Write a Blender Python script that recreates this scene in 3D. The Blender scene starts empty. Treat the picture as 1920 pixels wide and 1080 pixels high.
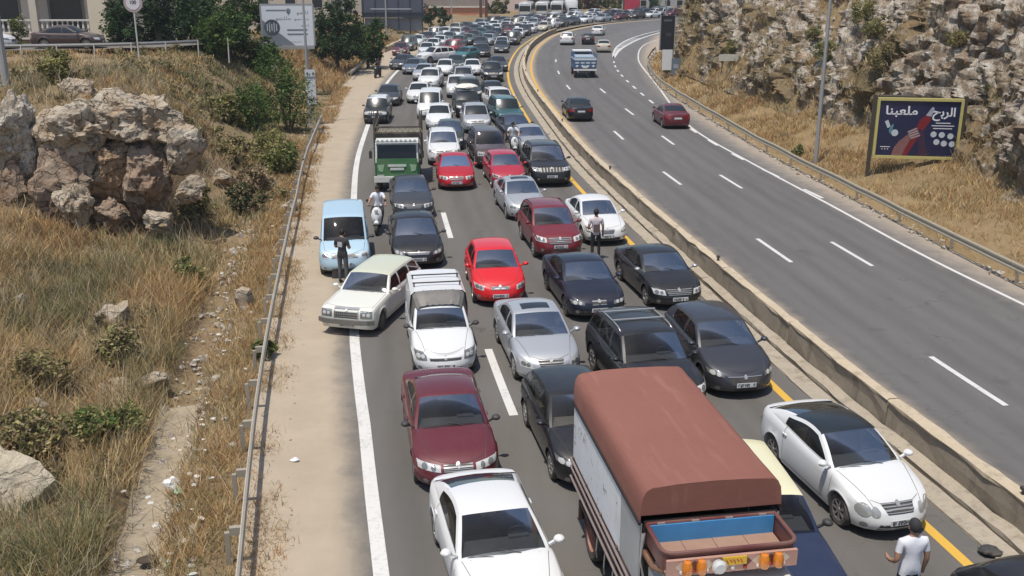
import bpy, bmesh, math, random
import numpy as np
from mathutils import Vector, Matrix
from mathutils.bvhtree import BVHTree

R = math.radians
random.seed(7)
RNG = np.random.default_rng(11)
SC = bpy.context.scene
COL = SC.collection

# ------------------------------------------------------------------ camera, sky, sun, exposure
cam_data = bpy.data.cameras.new('camera')
cam_data.lens = 35.6
cam_data.sensor_width = 36.0
cam_data.clip_start = 0.1
cam_data.clip_end = 3000.0
cam = bpy.data.objects.new('camera', cam_data)
cam.location = (0, 0, 9.5)
cam.rotation_euler = (R(90 - 17.663), 0, 0)
COL.objects.link(cam)
SC.camera = cam

SUN_EL, SUN_AZ = 73.0, 214.0            # azimuth from +Y towards +X
world = bpy.data.worlds.new('World')
SC.world = world
world.use_nodes = True
wn = world.node_tree.nodes
sky = wn.new('ShaderNodeTexSky')
sky.sky_type = 'NISHITA'
sky.sun_disc = False
sky.sun_elevation = R(SUN_EL)
sky.sun_rotation = R(SUN_AZ)
sky.air_density = 1.0
sky.dust_density = 1.2
wn['Background'].inputs['Strength'].default_value = 0.135
world.node_tree.links.new(sky.outputs[0], wn['Background'].inputs[0])

sun_data = bpy.data.lights.new('sun', 'SUN')
sun_data.energy = 4.0
sun_data.angle = R(0.9)
sun_data.color = (1.0, 0.945, 0.865)
sun = bpy.data.objects.new('sun', sun_data)
sdir = Vector((math.sin(R(SUN_AZ)) * math.cos(R(SUN_EL)), math.cos(R(SUN_AZ)) * math.cos(R(SUN_EL)), math.sin(R(SUN_EL))))
sun.rotation_euler = (-sdir).to_track_quat('-Z', 'Y').to_euler()
sun.location = (20, 30, 60)
COL.objects.link(sun)

SC.view_settings.view_transform = 'Standard'
SC.view_settings.look = 'None'
SC.view_settings.exposure = 0.0
SC.view_settings.gamma = 1.0
SC.view_settings.use_curve_mapping = False
SC.cycles.max_bounces = 5
SC.cycles.diffuse_bounces = 2
SC.cycles.volume_bounces = 0
SC.cycles.transparent_max_bounces = 8
SC.cycles.caustics_reflective = False
SC.cycles.caustics_refractive = False

# ------------------------------------------------------------------ helpers
def tag(o, label=None, cat=None, group=None, kind=None):
    if label: o['label'] = label
    if cat: o['category'] = cat
    if group: o['group'] = group
    if kind: o['kind'] = kind
    return o

def empty(name, loc=(0, 0, 0), rz=0.0, parent=None):
    o = bpy.data.objects.new(name, None)
    o.empty_display_size = 0.2
    o.location = loc
    o.rotation_euler = (0, 0, rz)
    COL.objects.link(o)
    if parent: o.parent = parent
    return o

def mesh_from(verts, faces, smooth=False, sharp=None):
    me = bpy.data.meshes.new('m')
    if isinstance(verts, np.ndarray): verts = verts.tolist()
    if isinstance(faces, np.ndarray): faces = faces.tolist()
    me.from_pydata(verts, [], faces)
    if smooth:
        me.polygons.foreach_set('use_smooth', [True] * len(me.polygons))
        if sharp: me.set_sharp_from_angle(angle=R(sharp))
    me.update()
    return me

def obj(name, me, mat=None, parent=None, loc=None, rot=None):
    o = bpy.data.objects.new(name, me)
    if mat is not None:
        if len(me.materials) == 0: me.materials.append(mat)
        if me.materials[0] is not mat:
            o.material_slots[0].link = 'OBJECT'
            o.material_slots[0].material = mat
    COL.objects.link(o)
    if parent: o.parent = parent
    if loc is not None: o.location = loc
    if rot is not None: o.rotation_euler = rot
    return o

class MB:
    """collects simple shapes into one mesh"""
    def __init__(s): s.v, s.f = [], []
    def add(s, v, f):
        n = len(s.v); s.v += [tuple(p) for p in v]; s.f += [tuple(i + n for i in q) for q in f]; return s
    def box(s, c, d, rz=0.0, ry=0.0, rx=0.0, taper=(1, 1)):
        hx, hy, hz = d[0] / 2, d[1] / 2, d[2] / 2
        P = []
        M = Matrix.Rotation(rz, 3, 'Z') @ Matrix.Rotation(ry, 3, 'Y') @ Matrix.Rotation(rx, 3, 'X')
        for z in (-1, 1):
            tx, ty = (taper if z > 0 else (1, 1))
            for x, y in ((-1, -1), (1, -1), (1, 1), (-1, 1)):
                P.append(Vector(c) + M @ Vector((x * hx * tx, y * hy * ty, z * hz)))
        return s.add(P, [(3, 2, 1, 0), (4, 5, 6, 7), (0, 1, 5, 4), (1, 2, 6, 5), (2, 3, 7, 6), (3, 0, 4, 7)])
    def bar(s, a, b, w, h=None, up=(0, 0, 1)):
        a, b = Vector(a), Vector(b); h = h or w
        d = (b - a).normalized(); u = Vector(up)
        if abs(d.dot(u)) > .98: u = Vector((1, 0, 0))
        r = d.cross(u).normalized(); u = r.cross(d).normalized()
        P = [p + r * i * w / 2 + u * j * h / 2 for p in (a, b) for i, j in ((-1, -1), (1, -1), (1, 1), (-1, 1))]
        return s.add(P, [(3, 2, 1, 0), (4, 5, 6, 7), (0, 1, 5, 4), (1, 2, 6, 5), (2, 3, 7, 6), (3, 0, 4, 7)])
    def tube(s, pts, r, n=8, cap=True):
        pts = [Vector(p) for p in pts]; k = len(pts)
        rs = r if isinstance(r, (list, tuple)) else [r] * k
        V, Fc = [], []
        ref = Vector((0, 0, 1))
        d0 = (pts[1] - pts[0]).normalized()
        if abs(d0.dot(ref)) > .95: ref = Vector((1, 0, 0))
        for i, p in enumerate(pts):
            d = (pts[min(i + 1, k - 1)] - pts[max(i - 1, 0)]).normalized()
            a = d.cross(ref).normalized(); b = a.cross(d).normalized()
            for j in range(n):
                t = 2 * math.pi * j / n
                V.append(p + (a * math.cos(t) + b * math.sin(t)) * rs[i])
        for i in range(k - 1):
            for j in range(n):
                Fc.append((i * n + j, i * n + (j + 1) % n, (i + 1) * n + (j + 1) % n, (i + 1) * n + j))
        if cap:
            Fc.append(tuple(range(n - 1, -1, -1))); Fc.append(tuple((k - 1) * n + j for j in range(n)))
        return s.add(V, Fc)
    def lathe(s, prof, n=20, axis='Z', c=(0, 0, 0)):
        V, Fc = [], []; k = len(prof)
        for (r, h) in prof:
            for j in range(n):
                t = 2 * math.pi * j / n
                p = (r * math.cos(t), r * math.sin(t), h)
                if axis == 'Y': p = (p[0], p[2], p[1])
                if axis == 'X': p = (p[2], p[0], p[1])
                V.append((p[0] + c[0], p[1] + c[1], p[2] + c[2]))
        for i in range(k - 1):
            for j in range(n):
                Fc.append((i * n + j, i * n + (j + 1) % n, (i + 1) * n + (j + 1) % n, (i + 1) * n + j))
        return s.add(V, Fc)
    def prism(s, poly, y0, y1):
        """poly in (x,z), extruded along y"""
        n = len(poly)
        V = [(x, y0, z) for x, z in poly] + [(x, y1, z) for x, z in poly]
        Fc = [tuple(range(n)), tuple(range(2 * n - 1, n - 1, -1))] + [(i, i + n, (i + 1) % n + n, (i + 1) % n) for i in range(n)]
        return s.add(V, Fc)
    def mesh(s, smooth=False, sharp=None): return mesh_from(s.v, s.f, smooth, sharp)
    def build(s, name, mat, parent=None, smooth=False, sharp=35, loc=None, rot=None):
        return obj(name, s.mesh(smooth, sharp), mat, parent, loc, rot)

def copy_tree(o, parent=None):
    c = o.copy(); COL.objects.link(c); c.parent = parent
    for ch in list(o.children): copy_tree(ch, c)
    return c

# numpy value noise -------------------------------------------------
def _h(ix, iy, iz):
    n = (ix.astype(np.int64) * 374761393 + iy.astype(np.int64) * 668265263 + iz.astype(np.int64) * 2147483647) & 0xffffffff
    n = ((n ^ (n >> 13)) * 1274126177) & 0xffffffff
    n = ((n ^ (n >> 16)) * 2246822519) & 0xffffffff
    return ((n ^ (n >> 15)) & 0xffff) / 65535.0
def vnoise(x, y, z=None):
    x = np.asarray(x, float); y = np.asarray(y, float); z = np.zeros_like(x) if z is None else np.asarray(z, float)
    ix, iy, iz = np.floor(x), np.floor(y), np.floor(z)
    fx, fy, fz = x - ix, y - iy, z - iz
    fx, fy, fz = [t * t * t * (t * (t * 6 - 15) + 10) for t in (fx, fy, fz)]
    out = 0
    for dx in (0, 1):
        for dy in (0, 1):
            for dz in (0, 1):
                w = (fx if dx else 1 - fx) * (fy if dy else 1 - fy) * (fz if dz else 1 - fz)
                out = out + w * _h(ix + dx, iy + dy, iz + dz)
    return out * 2 - 1
def fbm(x, y, z=None, o=4, g=.5, ridge=False):
    a, s, out, tot = 1.0, 1.0, 0, 0
    for i in range(o):
        n = vnoise(np.asarray(x) * s + i * 17.3, np.asarray(y) * s - i * 9.1, None if z is None else np.asarray(z) * s + i * 5.7)
        if ridge: n = 1 - 2 * np.abs(n)
        out = out + a * n; tot += a; a *= g; s *= 2.03
    return out / tot

# materials ----------------------------------------------------------
class NT:
    def __init__(s, name):
        s.m = bpy.data.materials.new(name); s.m.use_nodes = True
        s.t = s.m.node_tree; s.n = s.t.nodes; s.b = s.n['Principled BSDF']; s.out = s.n['Material Output']
    def new(s, t, **k):
        n = s.n.new(t)
        for a, v in k.items(): setattr(n, a, v)
        return n
    def link(s, a, b): s.t.links.new(a, b)
    def noise(s, scale, detail=5, rough=.6, vec=None, dist=0.0):
        n = s.new('ShaderNodeTexNoise'); n.inputs['Scale'].default_value = scale
        n.inputs['Detail'].default_value = detail; n.inputs['Roughness'].default_value = rough
        n.inputs['Distortion'].default_value = dist
        if vec is not None: s.link(vec, n.inputs['Vector'])
        return n.outputs['Fac']
    def ramp(s, fac, stops, interp='LINEAR'):
        r = s.new('ShaderNodeValToRGB'); r.color_ramp.interpolation = interp
        e = r.color_ramp.elements
        while len(e) < len(stops): e.new(.5)
        for q, (p, c) in zip(e, stops):
            q.position = p; q.color = (*c, 1) if len(c) == 3 else c
        s.link(fac, r.inputs['Fac']); return r.outputs['Color']
    def mix(s, fac, a, b, mode='MIX'):
        m = s.new('ShaderNodeMix', data_type='RGBA', blend_type=mode)
        for i, v in ((0, fac), (6, a), (7, b)):
            if hasattr(v, 'default_value') or hasattr(v, 'links'): s.link(v, m.inputs[i])
            else: m.inputs[i].default_value = v if i == 0 else ((*v, 1) if len(v) == 3 else v)
        return m.outputs[2]
    def math(s, op, a, b=0.0, clamp=False):
        m = s.new('ShaderNodeMath', operation=op, use_clamp=clamp)
        for i, v in ((0, a), (1, b)):
            if hasattr(v, 'links'): s.link(v, m.inputs[i])
            else: m.inputs[i].default_value = v
        return m.outputs[0]
    def obj_coord(s, scale=None):
        c = s.new('ShaderNodeTexCoord').outputs['Object']
        if scale:
            mp = s.new('ShaderNodeMapping'); mp.inputs['Scale'].default_value = scale; s.link(c, mp.inputs['Vector']); c = mp.outputs[0]
        return c
    def geo(s): return s.new('ShaderNodeNewGeometry')
    def attr(s, name): return s.new('ShaderNodeAttribute', attribute_name=name)
    def bump(s, h, strength=.3, dist=.02):
        b = s.new('ShaderNodeBump'); b.inputs['Strength'].default_value = strength; b.inputs['Distance'].default_value = dist
        s.link(h, b.inputs['Height']); s.link(b.outputs[0], s.b.inputs['Normal'])
    def set(s, **k):
        for a, v in k.items():
            i = s.b.inputs[a.replace('_', ' ')]
            if hasattr(v, 'links'): s.link(v, i)
            else: i.default_value = (*v, 1) if isinstance(v, tuple) and len(v) == 3 else v
        return s

_MC = {}
def plain(name, col, rough=.6, metal=0.0, var=.25, scale=6.0, bump=0.0, dust=0.0, spec=None):
    """a colour with uneven tone, a little dust and fine relief"""
    if name in _MC: return _MC[name]
    t = NT(name)
    co = t.obj_coord()
    n = t.noise(scale, 6, .65, co)
    c = t.mix(n, tuple(x * (1 - var) for x in col), tuple(min(1, x * (1 + var)) for x in col))
    if dust:
        d = t.math('MULTIPLY', t.ramp(t.noise(scale * .35, 4, .6, co), [(.35, (0, 0, 0)), (.75, (1, 1, 1))]), dust)
        c = t.mix(d, c, (.42, .34, .25))
    t.set(Base_Color=c, Roughness=rough, Metallic=metal)
    if spec is not None: t.set(Specular_IOR_Level=spec)
    if bump: t.bump(t.noise(scale * 8, 4, .6, co), bump, .01)
    _MC[name] = t.m
    return t.m

def paint(name, col, metal=0.0, rough=.38, dust=.06, coat=.55):
    key = 'paint_' + name
    if key in _MC: return _MC[key]
    t = NT(key)
    co = t.obj_coord()
    nz = t.geo().outputs['Normal']
    sx = t.new('ShaderNodeSeparateXYZ'); t.link(nz, sx.inputs[0])
    up = t.math('MULTIPLY', t.math('ADD', sx.outputs[2], .25, True), dust)
    d = t.math('MULTIPLY', up, t.ramp(t.noise(2.2, 6, .7, co), [(.3, (.25,) * 3), (.7, (1, 1, 1))]))
    c = t.mix(d, col, (.45, .39, .31))
    low = t.new('ShaderNodeSeparateXYZ'); t.link(co, low.inputs[0])
    g = t.ramp(low.outputs[2], [(.18, (.35,) * 3), (.42, (0, 0, 0))])
    c = t.mix(t.math('MULTIPLY', g, t.noise(3.0, 5, .7, co)), c, (.30, .25, .19))
    ro = t.math('ADD', rough, t.math('MULTIPLY', d, .6))
    t.set(Base_Color=c, Roughness=ro, Metallic=metal, Coat_Weight=coat, Coat_Roughness=.05, Specular_IOR_Level=.3)
    _MC[key] = t.m
    return t.m

def glass(name, tint, refl=1.0):
    key = 'glass_' + name
    if key in _MC: return _MC[key]
    t = NT(key)
    tr = t.new('ShaderNodeBsdfTransparent'); tr.inputs[0].default_value = (*tint, 1)
    gl = t.new('ShaderNodeBsdfGlossy'); gl.inputs['Color'].default_value = (.9, .95, 1, 1); gl.inputs['Roughness'].default_value = .03
    fr = t.new('ShaderNodeFresnel'); fr.inputs[0].default_value = 1.55
    mx = t.new('ShaderNodeMixShader')
    t.link(t.math('MULTIPLY', fr.outputs[0], refl), mx.inputs[0]); t.link(tr.outputs[0], mx.inputs[1]); t.link(gl.outputs[0], mx.inputs[2])
    df = t.new('ShaderNodeBsdfDiffuse'); df.inputs[0].default_value = (.33, .30, .26, 1)
    m2 = t.new('ShaderNodeMixShader'); n = t.noise(1.7, 5, .7, t.obj_coord())
    t.link(t.ramp(n, [(.35, (.015,) * 3), (.75, (.055,) * 3)]), m2.inputs[0])
    t.link(mx.outputs[0], m2.inputs[1]); t.link(df.outputs[0], m2.inputs[2])
    t.link(m2.outputs[0], t.out.inputs[0])
    _MC[key] = t.m
    return t.m

def simple(name, col, rough=.5, metal=0.0, coat=0.0, spec=.5):
    if name in _MC: return _MC[name]
    t = NT(name); t.set(Base_Color=col, Roughness=rough, Metallic=metal, Coat_Weight=coat, Specular_IOR_Level=spec)
    _MC[name] = t.m
    return t.m

RUBBER = plain('tyre_rubber', (.035, .034, .033), .85, var=.3, dust=.25)
BLACKP = plain('black_plastic', (.028, .028, .03), .6, var=.2, dust=.18)
CHROME = plain('chrome', (.52, .51, .49), .30, .6, var=.12, dust=.15)
ALLOY = plain('alloy', (.42, .42, .42), .35, .85, var=.15, dust=.2)
DARKALLOY = plain('dark_alloy', (.08, .08, .085), .4, .6, var=.2, dust=.2)
STEEL = plain('galvanised_steel', (.44, .44, .43), .5, .55, var=.18, dust=.3)
LAMP = simple('lamp_glass', (.56, .555, .53), .12, 0.0, .8)
LAMPM = simple('lamp_glass_mid', (.36, .36, .34), .12, .2, .8)
LAMPD = simple('lamp_glass_dark', (.22, .22, .21), .10, 0.3, 1.0)
LAMPY = simple('lamp_glass_yellowed', (.55, .50, .36), .18, 0.0, 1.0)
AMBER = simple('amber_lens', (.62, .19, .015), .15, 0.0, 1.0)
REDLENS = simple('red_lens', (.25, .012, .012), .15, 0.0, 1.0)
PLATE = plain('plate_white', (.68, .68, .66), .5, var=.08, scale=3)
INK = simple('ink_dark', (.02, .02, .03), .6)
TRIM = plain('interior_grey', (.12, .12, .122), .8, var=.2)
TRIMB = plain('interior_beige', (.30, .26, .21), .85, var=.2)
GL = glass('clear', (.46, .48, .49), .38)
GLD = glass('dark', (.045, .055, .06), .8)
GLF = simple('glass_far', (.022, .027, .03), .24, 0.0, 0.0)
# ------------------------------------------------------------------ road axis: the yellow line along the median (left carriageway side)
AX = [(11.2, -5), (9.1, 6), (7.55, 15.0), (6.2, 22), (4.2, 35.6), (2.9, 45.5), (2.05, 53), (.92, 67.5), (.0, 81.5), (-.38, 94), (-.15, 108), (1.0, 126.9), (3.7, 148), (6.3, 158.5), (9.4, 168), (14.0, 179), (20.5, 189), (29.5, 199), (42, 208), (60, 215), (85, 220)]
def catmull(P, step=.5):
    P = np.array(P, float); out = []
    Q = np.vstack([2 * P[0] - P[1], P, 2 * P[-1] - P[-2]])
    for i in range(1, len(Q) - 2):
        p0, p1, p2, p3 = Q[i - 1], Q[i], Q[i + 1], Q[i + 2]
        n = max(2, int(np.linalg.norm(p2 - p1) / step))
        for k in range(n):
            t = k / n
            out.append(.5 * ((2 * p1) + (-p0 + p2) * t + (2 * p0 - 5 * p1 + 4 * p2 - p3) * t * t + (-p0 + 3 * p1 - 3 * p2 + p3) * t ** 3))
    out.append(Q[-2]); return np.array(out)
_a = catmull(AX)
for _ in range(60): _a[1:-1] = .25 * _a[:-2] + .5 * _a[1:-1] + .25 * _a[2:]
_s = np.concatenate([[0], np.cumsum(np.linalg.norm(np.diff(_a, axis=0), axis=1))])
SMAX = float(_s[-1])
_S = np.arange(0, SMAX, .5)
_ax = np.stack([np.interp(_S, _s, _a[:, 0]), np.interp(_S, _s, _a[:, 1])], 1)
_t = np.gradient(_ax, axis=0); _t /= np.linalg.norm(_t, axis=1, keepdims=True)
_n = np.stack([_t[:, 1], -_t[:, 0]], 1)          # to the right of the direction away from the camera
def axp(s, off=0.0):
    s = np.asarray(s, float)
    x = np.interp(s, _S, _ax[:, 0]); y = np.interp(s, _S, _ax[:, 1])
    nx = np.interp(s, _S, _n[:, 0]); ny = np.interp(s, _S, _n[:, 1])
    return np.stack([x + nx * off, y + ny * off], -1)
def s_at_y(y): return float(np.interp(y, _ax[:, 1], _S))
def heading_at(s):
    """heading of a car that faces the camera, from -Y towards +X"""
    tx, ty = np.interp(s, _S, _t[:, 0]), np.interp(s, _S, _t[:, 1])
    return math.atan2(-tx, ty)
def s_off(x, y):
    """nearest axis parameter and signed offset of a world point"""
    d = (_ax[:, 0] - x) ** 2 + (_ax[:, 1] - y) ** 2
    i = int(np.argmin(d)); v = np.array([x, y]) - _ax[i]
    return float(_S[i]), float(v @ _n[i])
def lat(off, s): return float(np.interp(s, off[0], off[1])) if isinstance(off, tuple) else off

# offsets of the long lines (metres right of the axis)
GUARD_L = ([0, 25, 47, 61, 69, 85, 110, 135, 160, 260], [-11.6, -11.85, -12.2, -12.65, -12.95, -13.5, -14.2, -15.4, -16.2, -16.5])
WHITE_L = ([0, 27, 32, 40, 50, 60, 110, 260], [-9.6, -9.62, -9.78, -9.87, -9.98, -10.12, -10.5, -10.8])

def ribbon(s0, s1, a, b, z, ds=1.0, cols=1, zf=None, dust=None, smooth=True):
    """sheet between the offsets a and b along the road"""
    ss = np.arange(s0, s1 + ds * .5, ds); V, F = [], []
    for s in ss:
        oa, ob = lat(a, s), lat(b, s)
        for c in range(cols + 1):
            o = lerp_(oa, ob, c / cols); p = axp(s, o)
            V.append((p[0], p[1], z if zf is None else z + zf(s, o)))
    n = cols + 1
    for i in range(len(ss) - 1):
        for c in range(cols): F.append((i * n + c, i * n + c + 1, (i + 1) * n + c + 1, (i + 1) * n + c))
    me = mesh_from(V, F, smooth)
    if dust:
        at = me.attributes.new('dust', 'FLOAT', 'POINT')
        vals = [dust(s, lerp_(lat(a, s), lat(b, s), c / cols)) for s in ss for c in range(n)]
        at.data.foreach_set('value', vals)
        tr = me.attributes.new('wear', 'FLOAT', 'POINT')
        def wr_(o):
            return sum(math.exp(-((o - c - k) / .30) ** 2) for c in (-8.2, -4.8, -1.6, 3.4, 6.0, 8.5) for k in (-.72, .72)) + .7 * sum(math.exp(-((o - c) / .22) ** 2) for c in (-8.2, -4.8, -1.6, 3.4, 6.0, 8.5))
        tr.data.foreach_set('value', [min(1, wr_(lerp_(lat(a, s), lat(b, s), c / cols))) for s in ss for c in range(n)])
    return me
def lerp_(a, b, t): return a + (b - a) * t

# ---- road materials
def asphalt_mat(name, base, tan):
    t = NT(name); co = t.obj_coord()
    n1 = t.noise(.18, 4, .6, co); n2 = t.noise(2.6, 6, .7, co); n3 = t.noise(60, 3, .7, co)
    lay = t.obj_coord((1.3, .10, 1)); n4 = t.noise(1.0, 4, .6, lay)
    c = t.mix(n1, tuple(x * .82 for x in base), tuple(x * 1.15 for x in base))
    c = t.mix(t.math('MULTIPLY', t.ramp(n4, [(.40, (0, 0, 0)), (.68, (1, 1, 1))]), .45), c, tuple(x * .62 for x in base))
    c = t.mix(t.math('MULTIPLY', n2, .35), c, tuple(x * 1.35 for x in base))
    c = t.mix(t.math('MULTIPLY', t.ramp(n3, [(.45, (0, 0, 0)), (.7, (1, 1, 1))]), .30), c, (.26, .25, .235))
    st = t.ramp(t.noise(.55, 3, .5, co), [(.66, (0, 0, 0)), (.72, (1, 1, 1))])
    c = t.mix(t.math('MULTIPLY', st, .35), c, tuple(x * .5 for x in base))
    vo = t.new('ShaderNodeTexVoronoi', feature='DISTANCE_TO_EDGE'); vo.inputs['Scale'].default_value = .33
    wv = t.new('ShaderNodeVectorMath', operation='ADD'); t.link(co, wv.inputs[0])
    nc = t.new('ShaderNodeTexNoise'); nc.inputs['Scale'].default_value = 1.6; t.link(co, nc.inputs['Vector']); t.link(nc.outputs['Color'], wv.inputs[1]); t.link(wv.outputs[0], vo.inputs['Vector'])
    crk = t.ramp(vo.outputs['Distance'], [(.0, (1, 1, 1)), (.006, (0, 0, 0))])
    c = t.mix(t.math('MULTIPLY', t.math('MULTIPLY', crk, t.ramp(n1, [(.5, (0, 0, 0)), (.6, (1, 1, 1))])), .7), c, tuple(x * .4 for x in base))
    wv_ = t.math('MULTIPLY', t.attr('wear').outputs['Fac'], t.math('MULTIPLY', t.noise(.5, 5, .7, t.obj_coord((1, .25, 1))), .75))
    c = t.mix(wv_, c, tuple(x * .55 for x in base))
    drip = t.ramp(t.noise(3.5, 2, .5, co), [(.70, (0, 0, 0)), (.74, (1, 1, 1))])
    c = t.mix(t.math('MULTIPLY', drip, t.math('MULTIPLY', t.attr('wear').outputs['Fac'], .5)), c, tuple(x * .35 for x in base))
    a = t.attr('dust').outputs['Fac']
    dn = t.math('ADD', a, t.math('MULTIPLY', t.math('SUBTRACT', t.noise(1.3, 6, .7, co), .5), .9))
    d = t.ramp(dn, [(.25, (0, 0, 0)), (.75, (1, 1, 1))])
    tn = t.mix(t.noise(.9, 5, .65, co), tuple(x * .78 for x in tan), tuple(x * 1.2 for x in tan))
    d2 = t.math('MULTIPLY', d, t.math('ADD', a, .1, True))
    c = t.mix(d2, c, tn)
    t.set(Base_Color=c, Roughness=.9, Specular_IOR_Level=.25)
    t.bump(t.math('ADD', n3, t.math('MULTIPLY', n2, .6)), .35, .012)
    return t.m
ASPH_L = asphalt_mat('asphalt_worn', (.130, .120, .107), (.40, .328, .24))
ASPH_R = asphalt_mat('asphalt_dark', (.132, .126, .121), (.36, .30, .235))

def paint_mat(name, col, wear):
    t = NT(name); co = t.obj_coord()
    n = t.noise(9, 6, .75, co); n2 = t.noise(.8, 3, .6, co)
    w = t.ramp(t.math('ADD', t.math('MULTIPLY', n, .6), t.math('MULTIPLY', n2, .4)), [(wear, (0, 0, 0)), (wear + .12, (1, 1, 1))])
    c = t.mix(w, col, tuple(x * .72 for x in col)); t.set(Base_Color=c, Roughness=.75)
    return t.m
LINEW = paint_mat('road_paint_white', (.62, .60, .56), .50)
LINEW2 = paint_mat('road_paint_white_bright', (.60, .585, .56), .52)
LINEY = paint_mat('road_paint_yellow', (.62, .37, .055), .56)

def rock_mat(name, pale, rust, dark, scale=1.0, crack=.45):
    t = NT(name); co = t.obj_coord()
    n1 = t.noise(.55 * scale, 7, .75, co, .6); n2 = t.noise(1.5 * scale, 8, .8, co, .5); n3 = t.noise(14 * scale, 5, .75, co); n4 = t.noise(5 * scale, 6, .75, co)
    c = t.mix(t.ramp(n1, [(.40, (0, 0, 0)), (.60, (1, 1, 1))]), pale, rust)
    c = t.mix(t.ramp(n2, [(.53, (0, 0, 0)), (.64, (1, 1, 1))]), c, dark)
    c = t.mix(t.math('MULTIPLY', t.ramp(n4, [(.57, (0, 0, 0)), (.68, (1, 1, 1))]), .4), c, tuple(x * .45 for x in dark))
    c = t.mix(t.math('MULTIPLY', t.ramp(n3, [(.4, (0, 0, 0)), (.7, (1, 1, 1))]), .45), c, tuple(x * .5 for x in pale))
    vo = t.new('ShaderNodeTexVoronoi', feature='DISTANCE_TO_EDGE'); vo.inputs['Scale'].default_value = 1.1 * scale
    wv = t.new('ShaderNodeVectorMath', operation='ADD'); t.link(t.obj_coord((1, 1, 1.8)), wv.inputs[0])
    nc = t.new('ShaderNodeTexNoise'); nc.inputs['Scale'].default_value = 2.2 * scale; nc.inputs['Detail'].default_value = 5; t.link(co, nc.inputs['Vector']); t.link(nc.outputs['Color'], wv.inputs[1]); t.link(wv.outputs[0], vo.inputs['Vector'])
    crk = t.ramp(vo.outputs['Distance'], [(.0, (1, 1, 1)), (.03, (0, 0, 0))])
    c = t.mix(t.math('MULTIPLY', crk, crack), c, tuple(x * .35 for x in dark))
    t.set(Base_Color=c, Roughness=.95, Specular_IOR_Level=.15)
    hgt = t.math('SUBTRACT', t.math('ADD', n2, t.math('MULTIPLY', t.math('ADD', n3, n4), .45)), t.math('MULTIPLY', crk, crack * 1.8))
    t.bump(hgt, 1.0, .11 / scale)
    return t.m
ROCK_L = rock_mat('limestone_pale', (.60, .53, .42), (.44, .30, .18), (.27, .225, .18), 1.0)
ROCK_S = rock_mat('stone_grey_white', (.60, .55, .47), (.46, .38, .29), (.30, .27, .23), 2.2)

def soil_mat(name, a, b, c3, green):
    t = NT(name); co = t.obj_coord()
    n1 = t.noise(.30, 5, .7, co); n2 = t.noise(2.2, 6, .7, co); n3 = t.noise(18, 5, .75, co); n4 = t.noise(.12, 3, .5, co)
    c = t.mix(t.ramp(n1, [(.35, (0, 0, 0)), (.65, (1, 1, 1))]), a, b)
    c = t.mix(t.math('MULTIPLY', t.ramp(n2, [(.45, (0, 0, 0)), (.7, (1, 1, 1))]), .7), c, c3)
    c = t.mix(t.math('MULTIPLY', t.ramp(n4, [(.5, (0, 0, 0)), (.6, (1, 1, 1))]), .5), c, green)
    c = t.mix(t.math('MULTIPLY', n3, .45), c, tuple(x * .5 for x in a))
    t.set(Base_Color=c, Roughness=1.0, Specular_IOR_Level=.1)
    t.bump(t.math('ADD', n2, t.math('MULTIPLY', n3, .6)), .8, .08)
    return t.m
SOIL = soil_mat('dry_soil', (.29, .21, .125), (.25, .18, .10), (.36, .275, .17), (.19, .165, .085))
EARTH = soil_mat('dusty_earth', (.40, .31, .21), (.34, .26, .17), (.45, .37, .27), (.30, .25, .16))

# ---- broad ground under everything
gv = [(-340, -40, -.9), (340, -40, -.9), (340, 880, -.9), (-340, 880, -.9)]
tag(obj('ground', mesh_from(gv, [(0, 1, 2, 3)]), EARTH), kind='structure')

# ---- left carriageway with its dusty hard shoulder
def dustL(s, o):
    w = lat(WHITE_L, s); d = 0.0
    if o < w + .3: d = min(1, (w + .3 - o) / 1.15)
    if o > -.4: d = max(d, .12 + .3 * max(0, o))
    if o < lat(GUARD_L, s) + .9: d = 1
    return d * .95
CW_L = ribbon(0, SMAX - 1, (GUARD_L[0], [g - .15 for g in GUARD_L[1]]), .55, 0.0, 1.0, 48, None, dustL)
road_l = tag(obj('road', CW_L, ASPH_L), kind='structure')
# ---- right carriageway (with the slip road beyond)
SOLID_R = ([0, 30, 60, 75, 100, 115, 135, 150, 260], [8.3, 8.9, 9.6, 10.0, 11.8, 12.8, 14.2, 15.2, 16.5])
GUARD_R = ([0, 35, 48, 62, 76, 88, 99, 110, 121, 135, 160, 185], [9.8, 10.5, 11.0, 11.35, 11.7, 12.0, 12.8, 13.8, 15.3, 18.0, 24.0, 30.0])
EDGE_R = (GUARD_R[0] + [260], [g + .25 for g in GUARD_R[1]] + [36.0])
def dustR(s, o):
    e = lat(EDGE_R, s); so = lat(SOLID_R, s); d = 0
    if o < 2.9: d = min(1, .25 + (2.9 - o) / 1.0) * .95
    elif o < 3.8: d = .22 * (3.8 - o)
    if o > so + .05 and s < 190: d = max(d, min(.9, .18 + (o - so) / 2.6))
    return d
CW_R = ribbon(0, SMAX - 1, 1.6, EDGE_R, 0.002, 1.0, 40, None, dustR)
road_r = tag(obj('road', CW_R, ASPH_R), kind='structure')

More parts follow.
